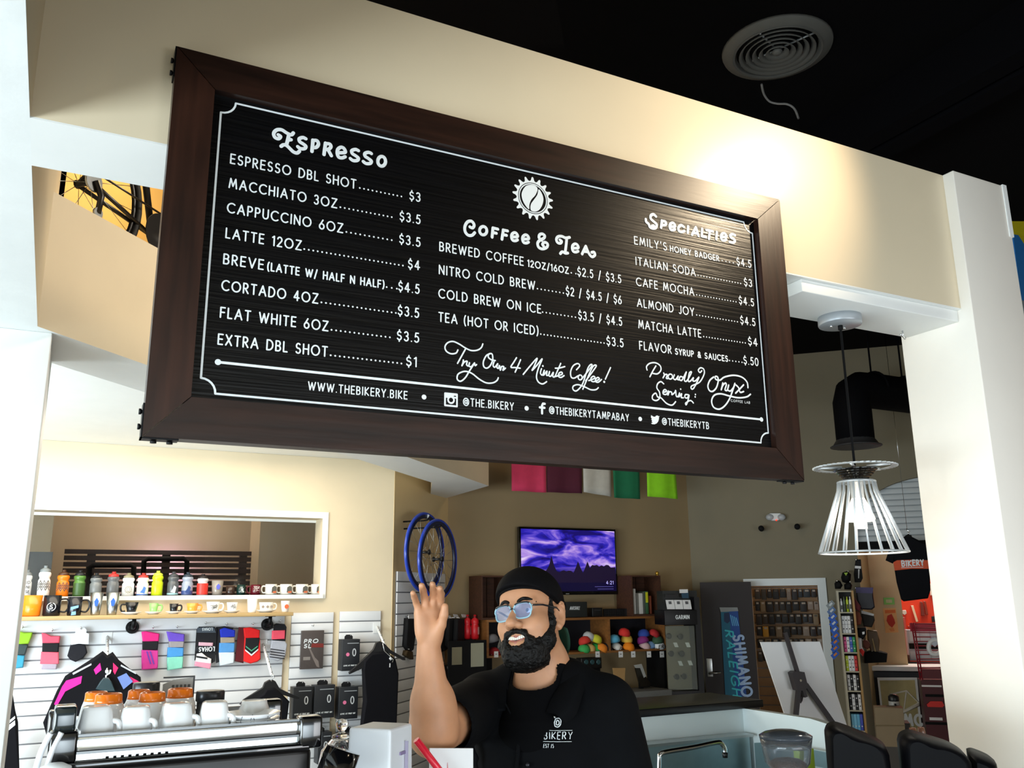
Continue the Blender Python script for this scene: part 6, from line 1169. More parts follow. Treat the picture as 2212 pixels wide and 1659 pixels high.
# sliver of a colourful banner at the right edge of view
PZ = Plane(*atY(2200, 560, 3.4).xy, 0)
bz = WT('wall_banner', 'yellow and blue banner peeking out at the right edge', 'banner', PZ, 2230, 640, 0); bz.prism('yellow_field', [(2186, 478), (2330, 478), (2330, 700), (2212, 700)], 0, .01, pm('#e8d81a', .6)); bz.prism('blue_shape', [(2188, 506), (2200, 508), (2214, 530), (2240, 560), (2330, 600), (2330, 700), (2208, 700), (2200, 600)], -.01, 0, pm('#2f86d8', .6)); bz.prism('grey_shape', [(2206, 648), (2230, 655), (2230, 690), (2212, 690)], -.014, -.01, pm('#9aa4aa', .6))
p = bz.q(2260, 478); MB().tube([(p[0], .005, p[1]), (p[0], .005, CEIL-bz.z)], .004, 5).build('hanging_wire', blackm, bz.o)
# ================================================================ LOFT BICYCLE
KL = lambda x, y: (x*.19, 160+y*.19)
PB2 = Plane(XB, XB+3.95, math.pi/4)
bk = WT('loft_bicycle', 'black bicycle standing on the loft behind the parapet', 'bicycle', PB2, 230, 395, 0)
q3 = lambda x, y, d=0.0: (lambda p: Vector((p[0], d, p[1])))(bk.q(*KL(x, y), d))
frm = mat('bike_black', '#14110f', .35)
axle = q3(960, 1240); Rw = .33
def ringpts(c, R, n=40): return [(c.x+R*math.cos(2*math.pi*k/n), c.y, c.z+R*math.sin(2*math.pi*k/n)) for k in range(n)]
for nm, cx in (('rear_wheel', 0.0), ('front_wheel', 1.0)):
    c = Vector((axle.x+cx, 0, axle.z)); wh = MB().tube(ringpts(c, Rw), .016, 8, closed=True).build(nm, tyre, bk.o)
    MB().tube(ringpts(c, Rw-.03), .010, 6, closed=True).build('rim', frm, wh); MB().lathe([(.02, -.04), (.014, -.03), (.014, .03), (.02, .04)], (c.x, 0, c.z), 12, axis='y').build('hub', frm, wh)
    for k in range(16): a = 2*math.pi*k/16; MB().tube([(c.x, .03*(-1)**k, c.z), (c.x+(Rw-.03)*math.cos(a), 0, c.z+(Rw-.03)*math.sin(a))], .0016, 4).build('spoke', steel, wh)
bb = Vector((axle.x+.43, 0, axle.z-.07)); seat = Vector((axle.x+.28, 0, axle.z+.45)); head = Vector((axle.x+.85, 0, axle.z+.42)); headl = Vector((axle.x+.88, 0, axle.z+.28)); fa = Vector((axle.x+1.0, 0, axle.z))
for nm, a, b_, r in (('chain_stay', axle+Vector((0, -.04, 0)), bb, .010), ('chain_stay', axle+Vector((0, .04, 0)), bb, .010), ('seat_stay', axle+Vector((0, -.04, 0)), seat, .009), ('seat_stay', axle+Vector((0, .04, 0)), seat, .009), ('seat_tube', bb, seat+Vector((-.06, 0, .18)), .016), ('down_tube', bb, headl, .019), ('top_tube', seat, head, .015), ('head_tube', headl, head, .019), ('fork', headl, fa, .012)): MB().tube([a, b_], r, 10).build(nm, frm, bk.o)
MB().box(seat.x-.2, seat.x+.06, -.06, .06, seat.z+.18, seat.z+.22, bev=.015).build('saddle', blackm, bk.o); MB().tube([head+Vector((0, -.22, .08)), head+Vector((.06, -.1, .1)), head+Vector((.06, .1, .1)), head+Vector((0, .22, .08))], .012, 8).build('handlebar', blackm, bk.o)
MB().lathe([(.10, -.052), (.10, -.048)], (bb.x, 0, bb.z), 28, axis='y').build('chainring', frm, bk.o); MB().tube([bb+Vector((0, -.07, 0)), bb+Vector((.12, -.07, -.11))], .010, 8).build('crank', steel, bk.o); MB().box(bb.x+.08, bb.x+.16, -.14, -.07, bb.z-.13, bb.z-.10, bev=.006).build('pedal', blackm, bk.o)
MB().lathe([(.045, -.055), (.05, -.05), (.03, -.03)], (axle.x, 0, axle.z), 20, axis='y').build('cassette', steel, bk.o)
dg = MB().tube([axle+Vector((0, -.06, 0)), axle+Vector((.03, -.07, -.06)), axle+Vector((.02, -.07, -.14))], .014, 8).build('derailleur', blackp, bk.o); MB().lathe([(.024, -.075), (.024, -.065)], (axle.x+.02, 0, axle.z-.14), 16, axis='y').build('jockey_wheel', steel, dg)
ch = [axle+Vector((0, -.05, .045)), bb+Vector((0, -.05, .10))]; MB().tube(ch, .005, 5).build('chain', frm, bk.o); MB().tube([axle+Vector((.02, -.06, -.16)), bb+Vector((0, -.05, -.10))], .005, 5).build('chain', frm, bk.o)
lowz = axle.z-Rw-.016; zfl = ZC+.1-bk.z
MB().box(axle.x-.1, axle.x+1.1, -.06, .06, min(zfl, lowz), lowz).build('stand_rail', frm, bk.o)
# ================================================================ COUNTER AND ESPRESSO MACHINE
CT = 1.06
ctm = mat('dark_counter_top', '#17171b', .3); cbm = mat('counter_front_panel', '#3a332c', .6, var=.15, scale=5)
cn = thing('service_counter', 'dark service counter under the menu board', 'counter', (1.1, 1.75, 0)); MB().box(-1.35, 1.55, -.32, .27, CT-.04, CT, bev=.004).build('worktop', ctm, cn); MB().box(-1.3, 1.5, -.25, .22, 0, CT-.04).build('base_cabinet', cbm, cn)
PF = Plane(0, 1.75, 0)
em = WT('espresso_machine', 'chrome railed espresso machine carrying upturned cups', 'espresso machine', PF, 400, 1640, 0)
bz_ = CT-em.z
xL, _ = em.q(107, 1610); xR, _ = em.q(690, 1590); _, zr1 = em.q(163, 1589); _, zr0 = em.q(163, 1619); _, zs0 = em.q(163, 1641); zr1 = (zr1+em.q(646, 1561)[1])/2; zr0 = (zr0+em.q(646, 1591)[1])/2; zs0 = (zs0+em.q(646, 1609)[1])/2
xl1, _ = em.q(163, 1600); xr1, _ = em.q(648, 1580)
body = mat('machine_black', '#141110', .3)
MB().box(xL+.01, xR-.01, .01, .36, bz_+.04, zs0-.012, bev=.01).build('body', body, em.o)
for x in (xL+.03, xR-.06):
    for y in (.03, .31): MB().box(x, x+.03, y, y+.03, bz_, bz_+.045).build('foot', blackp, em.o)
MB().box(xL+.02, xR-.02, -.012, .37, zs0-.012, zs0, bev=.003).build('lower_trim', gloss, em.o)
MB().box(xl1, xr1, 0, .006, zr0, zr1, bev=.0015).build('front_rail', chrome, em.o); MB().box(xl1, xr1, -.002, .008, zr1, zr1+.004).build('rail_edge', gloss, em.o); MB().box(xl1, xr1, -.002, .008, zr0-.004, zr0).build('rail_edge', gloss, em.o)
MB().box(xl1, xr1, .01, .35, zr0-.014, zr0-.006).build('cup_tray', steel, em.o)
MB().box(xl1, xr1, .012, .02, zs0, zr0-.014).build('vent_strip', chrome, em.o)
for k in range(9): x = xl1+.05+k*.012; MB().box(x, x+.005, .009, .012, zs0+.003, zr0-.016).build('vent_slot', blackm, em.o)
MB().box(xl1, xr1, .345, .351, zr0, zr1-.004).build('rear_rail', chrome, em.o)
for nm, x0, x1, y0, y1 in (('corner_post', 107, 163, 1581, 1646), ('corner_post', 647, 692, 1548, 1613)):
    a, z1 = em.q(x0, y0); b_, z0 = em.q(x1, y1); MB().box(a, b_, -.012, .03, z0, z1, bev=.005).build(nm, gloss, em.o); MB().box(a, b_, .32, .36, z0, z1, bev=.005).build(nm, gloss, em.o)
a, z1 = em.q(119, 1526, .02); b_, z0 = em.q(161, 1581, .02); MB().box(a, b_, .0, .06, z0, z1, bev=.004).build('side_window', mat('dark_tinted_glass', '#182224', .08, coat=.3), em.o)
hz = mat('white_hose', '#e4e6ea', .4); pts = [em.q(*q) for q in ((110, 1582), (100, 1600), (88, 1625), (78, 1660), (72, 1700))]
for d in (0, .016): MB().tube(spl([(p[0]+d, -.01, p[1]) for p in pts], 4), .005, 8).build('steam_hose', hz, em.o)
c = em.q(118, 1660); MB().lathe([(0, -.03), (.024, -.03), (.028, -.01), (.024, .008), (.012, .014), (0, .015)], (c[0], -.04, c[1]), 18).build('steam_knob', whitep, em.o); MB().tube([(c[0], -.04, c[1]), (c[0]+.01, .02, c[1]+.01)], .008, 8).build('knob_stem', chrome, em.o)
zt_ = em.z+zr0-.006
cer = mat('glazed_white', '#f2f3f4', .12, coat=.4); org = mat('orange_glaze', '#f07a1c', .2, coat=.3)
def sq_loft(mb, prof, e=4.0, n=28, mi=0):     # square-ish section: prof [(half width, z)]
    vs = []; fs = []
    for r, z in prof:
        for k in range(n):
            a = 2*math.pi*k/n+math.pi/n; c_, s_ = math.cos(a), math.sin(a); q = (abs(c_)**e+abs(s_)**e)**(-1/e); vs.append((r*q*c_, r*q*s_, z))
    for i in range(len(prof)-1):
        for k in range(n): a = i*n+k; b = i*n+(k+1) % n; fs.append((a, b, b+n, a+n))
    mb.add(vs, fs, mi, True); o = len(mb.v)-len(prof)*n; mb.f.append([o+(len(prof)-1)*n+k for k in range(n)]); mb.m.append(mi); mb.sm.append(False); return mb
sqn = ('first', 'second', 'third', 'fourth')
for i, (x0, x1, yt) in enumerate(((160, 249, 1524), (251, 332, 1524), (339, 418, 1517), (423, 498, 1514))):
    off = -.055; pa = PF.hit(x0, 1570, off); pb = PF.hit(x1, 1570, off); _, z1 = PF.hit((x0+x1)/2, yt, off); w = (pb[0]-pa[0])/2*.93; h = z1-zt_
    t = thing('square_cup', 'upturned square white cup, %s from the left on the machine' % sqn[i], 'cup', PF.pos((pa[0]+pb[0])/2, zt_, off), .12*(-1)**i, 'square white cups on the machine')
    sq_loft(MB(), [(w, 0), (w, h*.1), (w*.94, h*.55), (w*.80, h*.90), (w*.76, h*.96), (w*.60, h), (w*.57, h*.985)]).build('body', cer, t)
    MB().tube(spl([(w*.95, 0, h*.65), (w*1.35, 0, h*.6), (w*1.4, 0, h*.35), (w*1.0, 0, h*.22)], 5), .005, 8).build('handle', cer, t, (0, 0, 0), -.6)
for i, (xc, ww, yt, off) in enumerate(((209, 70, 1492, -.20), (236, 84, 1496, -.13), (301, 68, 1488, -.21), (330, 80, 1493, -.14), (390, 78, 1485, -.18))):
    a, z1 = PF.hit(xc, yt+2, off); b_, _ = PF.hit(xc+ww/2, yt+40, off); r = (b_-PF.hit(xc, yt+40, off)[0])*.93; h = z1-zt_
    t = thing('orange_based_mug', 'upturned white mug with orange base, %s from the left' % ('first', 'second', 'third', 'fourth', 'fifth')[i], 'mug', PF.pos(a, zt_, off), .5*i, 'orange based mugs on the machine')
    MB().lathe([(r*.92, 0), (r*.98, h*.1), (r, h*.45), (r*.92, h*.68), (r*.80, h*.80)], n=28).build('body', cer, t); MB().lathe([(r*.80, h*.80), (r*.76, h*.86), (r*.74, h*.98), (r*.68, h), (r*.62, h*.99), (r*.60, h*.96), (0, h*.96)], n=28).build('orange_base', org, t)
    MB().tube(spl([(r*.95, 0, h*.62), (r*1.4, 0, h*.58), (r*1.45, 0, h*.35), (r*.98, 0, h*.2)], 5), .006, 8).build('handle', cer, t, (0, 0, 0), 1.2)
pa = PF.hit(510, 1540, -.13); pb = PF.hit(586, 1540, -.13); r = (pb[0]-pa[0])/2; z1 = PF.hit(548, 1512, -.13)[1]; h = z1-zt_
t = thing('white_bowl', 'upturned round white bowl behind the saucers', 'bowl', PF.pos((pa[0]+pb[0])/2, zt_, -.13)); MB().lathe([(r*.98, 0), (r, h*.3), (r*.92, h*.65), (r*.74, h*.88), (r*.70, h*.99), (r*.60, h), (r*.58, h*.97), (0, h*.97)], n=32).build('bowl_body', cer, t)
for k in range(4):
    off = -.045; c = PF.hit(549, 1556, off); r = (PF.hit(611, 1556, off)[0]-PF.hit(487, 1556, off)[0])/2; zz = zt_+.009*k
    t = thing('saucer', 'white saucer, %s in the stack beside the right post' % ('lowest', 'second', 'third', 'topmost')[k], 'saucer', PF.pos(c[0]+.003*math.sin(k*2), zz, off-.02), 0, 'saucers stacked on the machine')
    MB().lathe([(0, 0), (r*.5, 0), (r*.55, .003), (r*.98, .014), (r, .0165), (r*.97, .0165), (r*.5, .006), (0, .005)], n=40).build('dish', cer, t)
    if k == 3: MB().strokes([[(-.03, .0), (-.026, .012)], [(-.012, .0), (-.008, .013), (-.003, .001)], [(.02, 0), (.021, .012)]], .0012, 0).build('fine_print', pm('#55585c', .5), t, (0, -r*.86, .004))
for i, (x0, x1, y0, y1, lab) in enumerate(((286, 345, 1474, 1490, 'dark round tin with steel rim behind the mugs'), (422, 484, 1492, 1518, 'flat black canister lid behind the square cups'))):
    off = -.31; pa = PF.hit(x0, y1, off); pb = PF.hit(x1, y1, off); r = (pb[0]-pa[0])/2; z1 = PF.hit((x0+x1)/2, y0, off)[1]; t = thing('coffee_tin', lab, 'tin', PF.pos((pa[0]+pb[0])/2, zt_, off)); h = z1-zt_
    MB().lathe([(r*.9, 0), (r*.9, h*.7), (0, h*.7)], n=28).build('tin_body', blackp, t); MB().lathe([(r*.9, h*.66), (r, h*.7), (r, h*.96), (r*.95, h), (0, h)], n=28).build('tin_lid', mat('tin_lid_dark', '#3a3c40', .3, metal=.5), t)
t = WT('bean_card', 'grey product card with a black edge behind the mugs', 'card', PF, 388, 1492, -.33); t.o.location.z = zt_; z1 = PF.hit(388, 1464, -.33)[1]-zt_; xa_, xb_ = t.q(352, 1480)[0], t.q(420, 1480)[0]
MB().prism([(xa_, 0), (xb_, 0), (xb_, z1), (xa_+.02, z1-.004), (xa_, z1-.012)], 0, .004).build('card', pm('#b9b6b0', .6), t.o); MB().box(xb_-.003, xb_, -.002, .006, 0, z1).box(xa_, xb_, -.002, .006, z1, z1+.003).build('black_edge', blackp, t.o)
for k in range(5): MB().box(xa_+.018+k*.008, xa_+.023+k*.008, -.001, 0, z1-.022, z1-.014).build('illegible_print', pm('#5a5856', .7), t.o)
# ---------------------------------------------------------------- cake dome, white tub, knock box, card and straw
glass = mat('clear_glass', '#ffffff', .02, trans=1.0, ior=1.45)
g0 = atY(738, 1592, 1.93); R_ = (atY(787, 1630, 1.93).x-atY(690, 1630, 1.93).x)/2
cd = thing('cake_dome', 'clear glass cake dome with a round knob beside the machine', 'cake dome', (g0.x, 1.93, CT)); hz_ = g0.z-CT
MB().lathe([(R_*1.12, hz_-.14), (R_, hz_-.13), (R_*.99, hz_-.06), (R_*.85, hz_-.025), (R_*.45, hz_-.004), (R_*.2, hz_), (R_*.2, hz_-.003), (R_*.44, hz_-.007), (R_*.83, hz_-.028), (R_*.965, hz_-.062), (R_*.975, hz_-.13), (R_*1.12, hz_-.14)], n=40).build('dome', glass, cd)
MB().lathe([(R_*.42, hz_-.001), (R_*.42, hz_+.004), (.008, hz_+.008), (.006, hz_+.012), (.011, hz_+.018), (.014, hz_+.026), (.011, hz_+.034), (0, hz_+.037)], n=24).build('knob', glass, cd)
MB().lathe([(.06, 0), (.05, .01), (.016, .03), (.016, hz_-.17), (R_*1.2, hz_-.15), (R_*1.2, hz_-.142), (0, hz_-.142)], n=32).build('stand', cer, cd)
MB().lathe([(R_*.6, hz_-.142), (R_*.62, hz_-.10), (R_*.4, hz_-.085), (0, hz_-.085)], n=24).build('cake', pm('#5a3a26', .8), cd)
tb0 = atY(846, 1577, 1.80); tt = thing('white_tub', 'frosted white plastic tub with red measuring marks', 'tub', (tb0.x, 1.80, CT), math.radians(42)); h = tb0.z-CT; s_ = .098
tubm = mat('frosted_plastic', '#f0f3f8', .35, trans=.15)
def taper(mb, w0, w1, z0, z1): 
    v = [(-w0 if i in (0, 3) else 0, 0, 0) for i in range(4)]
    P_ = [(0, 0), (1, 0), (1, 1), (0, 1)]; vs = [((p[0]*w0), p[1]*w0, z0) for p in P_]+[((p[0]*w1)+(w0-w1)/2, p[1]*w1+(w0-w1)/2, z1) for p in P_]
    mb.add(vs, [(3, 2, 1, 0), (4, 5, 6, 7), (0, 1, 5, 4), (1, 2, 6, 5), (2, 3, 7, 6), (3, 0, 4, 7)]); return mb
tub = taper(MB(), s_*1.12, s_, 0, h).build('tub_body', tubm, tt)
bv = tub.modifiers.new('b', 'BEVEL'); bv.width = .006; bv.segments = 3
for k, (dz, c_) in enumerate(((.055, '8a7aa0'), (.095, '8a7aa0'), (.125, 'c02a4a'))): MB().box(.045, .072, -.004, .004, h-dz, h-dz+.006).build('measuring_mark', pm('#'+c_, .6), tt, (0, .006-dz*.01, 0))
MB().box(.066, .0672, -.004, .004, h-.11, h-.03).build('scale_line', pm('#a8a0b8', .6), tt)
kn = atY(727, 1640, 1.72); kb_ = thing('knock_box', 'tilted black cylinder in front of the cake dome', 'knock box', (kn.x, 1.72, CT)); zz = kn.z-CT
MB().tube([(-.012, 0, zz-.05), (.012, 0, zz+.016)], .034, 24).build('drum', gloss, kb_); MB().lathe([(.05, 0), (.05, .01), (.012, .02), (.012, zz-.04)], n=20).build('pedestal', blackp, kb_)
sw = atY(922, 1628, 1.95); st_ = thing('red_straw', 'bright red straw leaning beside the white tub', 'straw', (sw.x, 1.95, CT)); A_ = atY(899, 1598, 1.95)-sw; B_ = atY(950, 1665, 1.95)-sw; zz = sw.z-CT
MB().tube([(A_.x, 0, A_.z+zz), (B_.x, 0, B_.z+zz), (B_.x+(B_.x-A_.x)*((B_.z+zz-.02)/(A_.z-B_.z)), 0, .02)], .008, 10).build('straw_tube', pm('#e0203a', .3), st_); x_ = B_.x+(B_.x-A_.x)*((B_.z+zz-.02)/(A_.z-B_.z)); MB().lathe([(.035, 0), (.04, .09), (.037, .09), (.032, .005), (0, .005)], (x_, 0, 0), 20).build('holder_cup', whitep, st_)
c0 = atY(965, 1612, 2.03); cr_ = thing('counter_card', 'white card standing on the counter below the raised elbow', 'card', (c0.x, 2.0, CT)); w_ = (atY(1012, 1640, 2.0).x-atY(918, 1640, 2.0).x)/2; MB().prism([(-w_, 0), (w_, 0), (w_, c0.z-CT-.005), (-w_, c0.z-CT+.004)], 0, .004).build('card', cardw, cr_); MB().prism([(-w_*.55, 0), (w_*.1, 0), (-w_*.2, c0.z-CT-.03)], -.002, 0).build('red_print', pm('#d86a6a', .6), cr_); MB().box(-w_, w_, .004, .04, 0, .006).build('foot', cardw, cr_)
# ---------------------------------------------------------------- grinder hopper, black housings, handles
def hop(px, py, Y): p = atY(px, py, Y); return p
hp = hop(1696, 1580, 1.86); gr = thing('coffee_grinder', 'coffee grinder with a clear glass hopper and chrome collar', 'grinder', (hp.x, 1.86, CT)); hh = hp.z-CT
R_ = (atY(1738, 1590, 1.86).x-atY(1654, 1590, 1.86).x)/2
MB().lathe([(R_*.50, hh-.105), (R_*.85, hh-.075), (R_*.93, hh-.04), (R_, hh-.012), (R_*.97, hh-.012), (R_*.90, hh-.04), (R_*.82, hh-.074), (R_*.48, hh-.102), (R_*.50, hh-.105)], n=40).build('hopper', mat('smoky_glass', '#d4d8dc', .03, trans=.95, ior=1.3), gr)
MB().lathe([(R_*1.0, hh-.016), (R_*1.01, hh-.010), (R_*.8, hh-.002), (R_*.4, hh+.004), (0, hh+.005)], n=40).build('lid', mat('smoky_lid', '#6a7078', .08, trans=.7, ior=1.3), gr)
MB().lathe([(R_*.46, hh-.10), (R_*.72, hh-.078), (R_*.5, hh-.068), (0, hh-.062)], n=28).build('coffee_beans', mat('roasted_bean', '#5a3414', .35, bump=.6, scale=160, coat=.3), gr)
MB().lathe([(R_*.62, hh-.13), (R_*.64, hh-.108), (R_*.54, hh-.10), (0, hh-.10)], n=28).build('collar', chrome, gr); MB().lathe([(.075, 0), (.075, .02), (.055, .05), (.05, hh-.14), (R_*.62, hh-.13), (0, hh-.13)], n=28).build('grinder_body', gloss, gr)
bronze = mat('black_bronze_shell', '#050508', .5, spec=.09)
hs = [([(1781, 1592), (1786, 1579), (1797, 1573), (1812, 1574), (1850, 1588), (1888, 1604), (1914, 1620), (1925, 1640)], 1.78, 'glossy black rounded shell nearest the glass hopper'), ([(1946, 1614), (1950, 1600), (1962, 1592), (1980, 1592), (2020, 1604), (2060, 1617), (2090, 1635), (2106, 1656)], 1.66, 'glossy black rounded shell in front of the right column, middle one'), ([(2094, 1634), (2104, 1632), (2120, 1637), (2142, 1647), (2158, 1660)], 1.58, 'small glimpse of a black rounded shell furthest right')]
for pts, Y, lab in hs:
    c_ = atY(pts[0][0]+60, pts[0][1], Y); PQ = Plane(c_.x, c_.y, -.80 if pts[0][0] < 2000 else -.88)
    t = thing('black_shell', lab, 'appliance', (c_.x, c_.y, CT), PQ.ang, 'black rounded shells')
    poly = [(lambda h_: Vector((h_[0], h_[1]-CT)))(PQ.hit(x, y)) for x, y in pts]; x0_, x1_ = poly[0].x, poly[-1].x
    sp = [(v.x, v.y) for v in spl(poly, 4)]+[(x1_+.004, .05), (x0_, .05)]
    MB().prism(sp, 0, .13, inset=.022).build('shell', bronze, t); MB().box(x0_+.01, x1_-.005, .02, .11, 0, .06).build('base', blackp, t)
wh = mat('walnut_handle', '#6a4430', .4, var=.2, scale=10)
for i, (x0, y0, x1, y1) in enumerate(((1968, 1571, 1974, 1600), (1984, 1570, 1992, 1598))):
    A_ = atY(x0, y0, 1.88); B_ = atY(x1, y1, 1.88); t = thing('draft_tap', 'draft tap with brown wooden grip before the poster, %s one' % ('left' if i == 0 else 'right'), 'tap', (B_.x, 1.88, CT), 0, 'wooden grip taps'); d = A_-B_
    z_ = B_.z-CT; MB().lathe([(.007, z_-.03), (.010, z_-.01), (.011, z_+d.z*.6), (.009, z_+d.z*.95), (0, z_+d.z)], n=14).build('grip', wh, t); MB().lathe([(.02, 0), (.02, .01), (.006, .02), (.006, z_-.02)], n=12).build('tap_stem', chrome, t)
# ---------------------------------------------------------------- sink wall behind the barista
pw = mat('pale_blue_white_panel', '#dce8ea', .35)
zp = atY(1604, 1530, 3.6).z; xp = atY(1604, 1530, 3.6).x
pn = thing('pony_wall', 'pale low wall with a curved end behind the sink', 'low wall', (xp, 3.6, 0)); MB().box(-1.5, 0.04, 0, .04, 0, zp).build('back_panel', pw, pn)
prof = [(3.6, 0), (3.6, zp), (3.15, zp), (2.98, zp-.02), (2.86, zp-.07), (2.80, zp-.14), (2.78, zp-.2), (2.78, 0)]
mb = MB(); vs = [(x, y-3.6, z) for x in (0.0, .04) for y, z in prof]; n_ = len(prof); mb.add(vs, [list(range(n_))[::-1], list(range(n_, 2*n_))]+[(i, (i+1) % n_, n_+(i+1) % n_, n_+i) for i in range(n_)]).build('return_panel', pw, pn)
bt = thing('bar_top', 'black bar top running along the pale low wall', 'bar top', (xp, 3.6, zp)); MB().box(-1.5, .12, -.02, .4, 0, .035, bev=.004).build('slab', ctm, bt); MB().box(-1.45, -1.40, .06, .3, -zp, 0).build('support', blackm, bt); MB().box(.02, .08, .06, .3, -zp, 0).build('support', blackm, bt)
sk = thing('sink', 'stainless sink counter with a backsplash behind the barista', 'sink', (xp-.75, 3.25, 0)); zk = atY(1500, 1600, 3.55).z
sst = mat('stainless', '#9fb4b8', .3, metal=.9, var=.05, scale=20)
MB().box(-.7, .72, .28, .31, .86, zk).build('backsplash', sst, sk); MB().box(-.7, .72, -.25, .30, .84, .88).build('drainboard', sst, sk); MB().box(-.65, -.62, -.2, .28, 0, .84).box(.66, .69, -.2, .28, 0, .84).build('frame', sst, sk); MB().box(-.3, .2, -.2, .2, .70, .842).build('basin', sst, sk)
MB().prism([(-.31, .86), (.24, .86), (.24, zk-.02), (.1, zk), (-.31, zk)], 0, .02).build('side_splash', sst, sk, (.705, -.03, 0), math.pi/2)
MB().box(-.7, .72, .25, .33, zk, zk+.012).build('splash_ledge', steel, sk)
fc = [atY(x, y, 3.2) for x, y in ((1424, 1700), (1424, 1640), (1427, 1630), (1440, 1624), (1500, 1614), (1548, 1604), (1558, 1606), (1565, 1616), (1566, 1626))]; f0 = fc[0]
ft = thing('faucet', 'chrome swivel faucet over the stainless sink', 'faucet', (f0.x, 3.2, .88)); MB().tube(spl([(p.x-f0.x, 0, max(0, p.z-.88)) for p in [Vector((f0.x, 3.2, .88))]+fc], 4), .010, 10).build('spout', chrome, ft); e_ = fc[-1]; MB().lathe([(.011, e_.z-.88-.02), (.013, e_.z-.88)], (e_.x-f0.x, 0, 0), 12).build('aerator', blackp, ft)
for k in (-.09, .09): MB().lathe([(.02, 0), (.02, .03), (.01, .05), (.01, .10)], (k, 0, 0), 12).build('valve', chrome, ft); MB().tube([(k, 0, .1), (k*1.6, -.03, .115)], .006, 6).build('lever', chrome, ft)
MB().tube([(-.09, 0, .02), (.09, 0, .02)], .014, 8).build('bridge', chrome, ft)
g_ = atY(1750, 1652, 2.9); gb_ = thing('green_box', 'small lime green box behind the glass hopper', 'box', (g_.x, 2.9, g_.z-.02)); w_ = .04; MB().box(-w_*.7, w_*.7, 0, .05, 0, atY(1750, 1618, 2.9).z-g_.z+.02, bev=.002).build('carton', pm('#9ab82e', .5), gb_); MB().box(-.1, .08, -.02, .12, -(g_.z-.02), 0).build('shelf_block', sst, gb_)
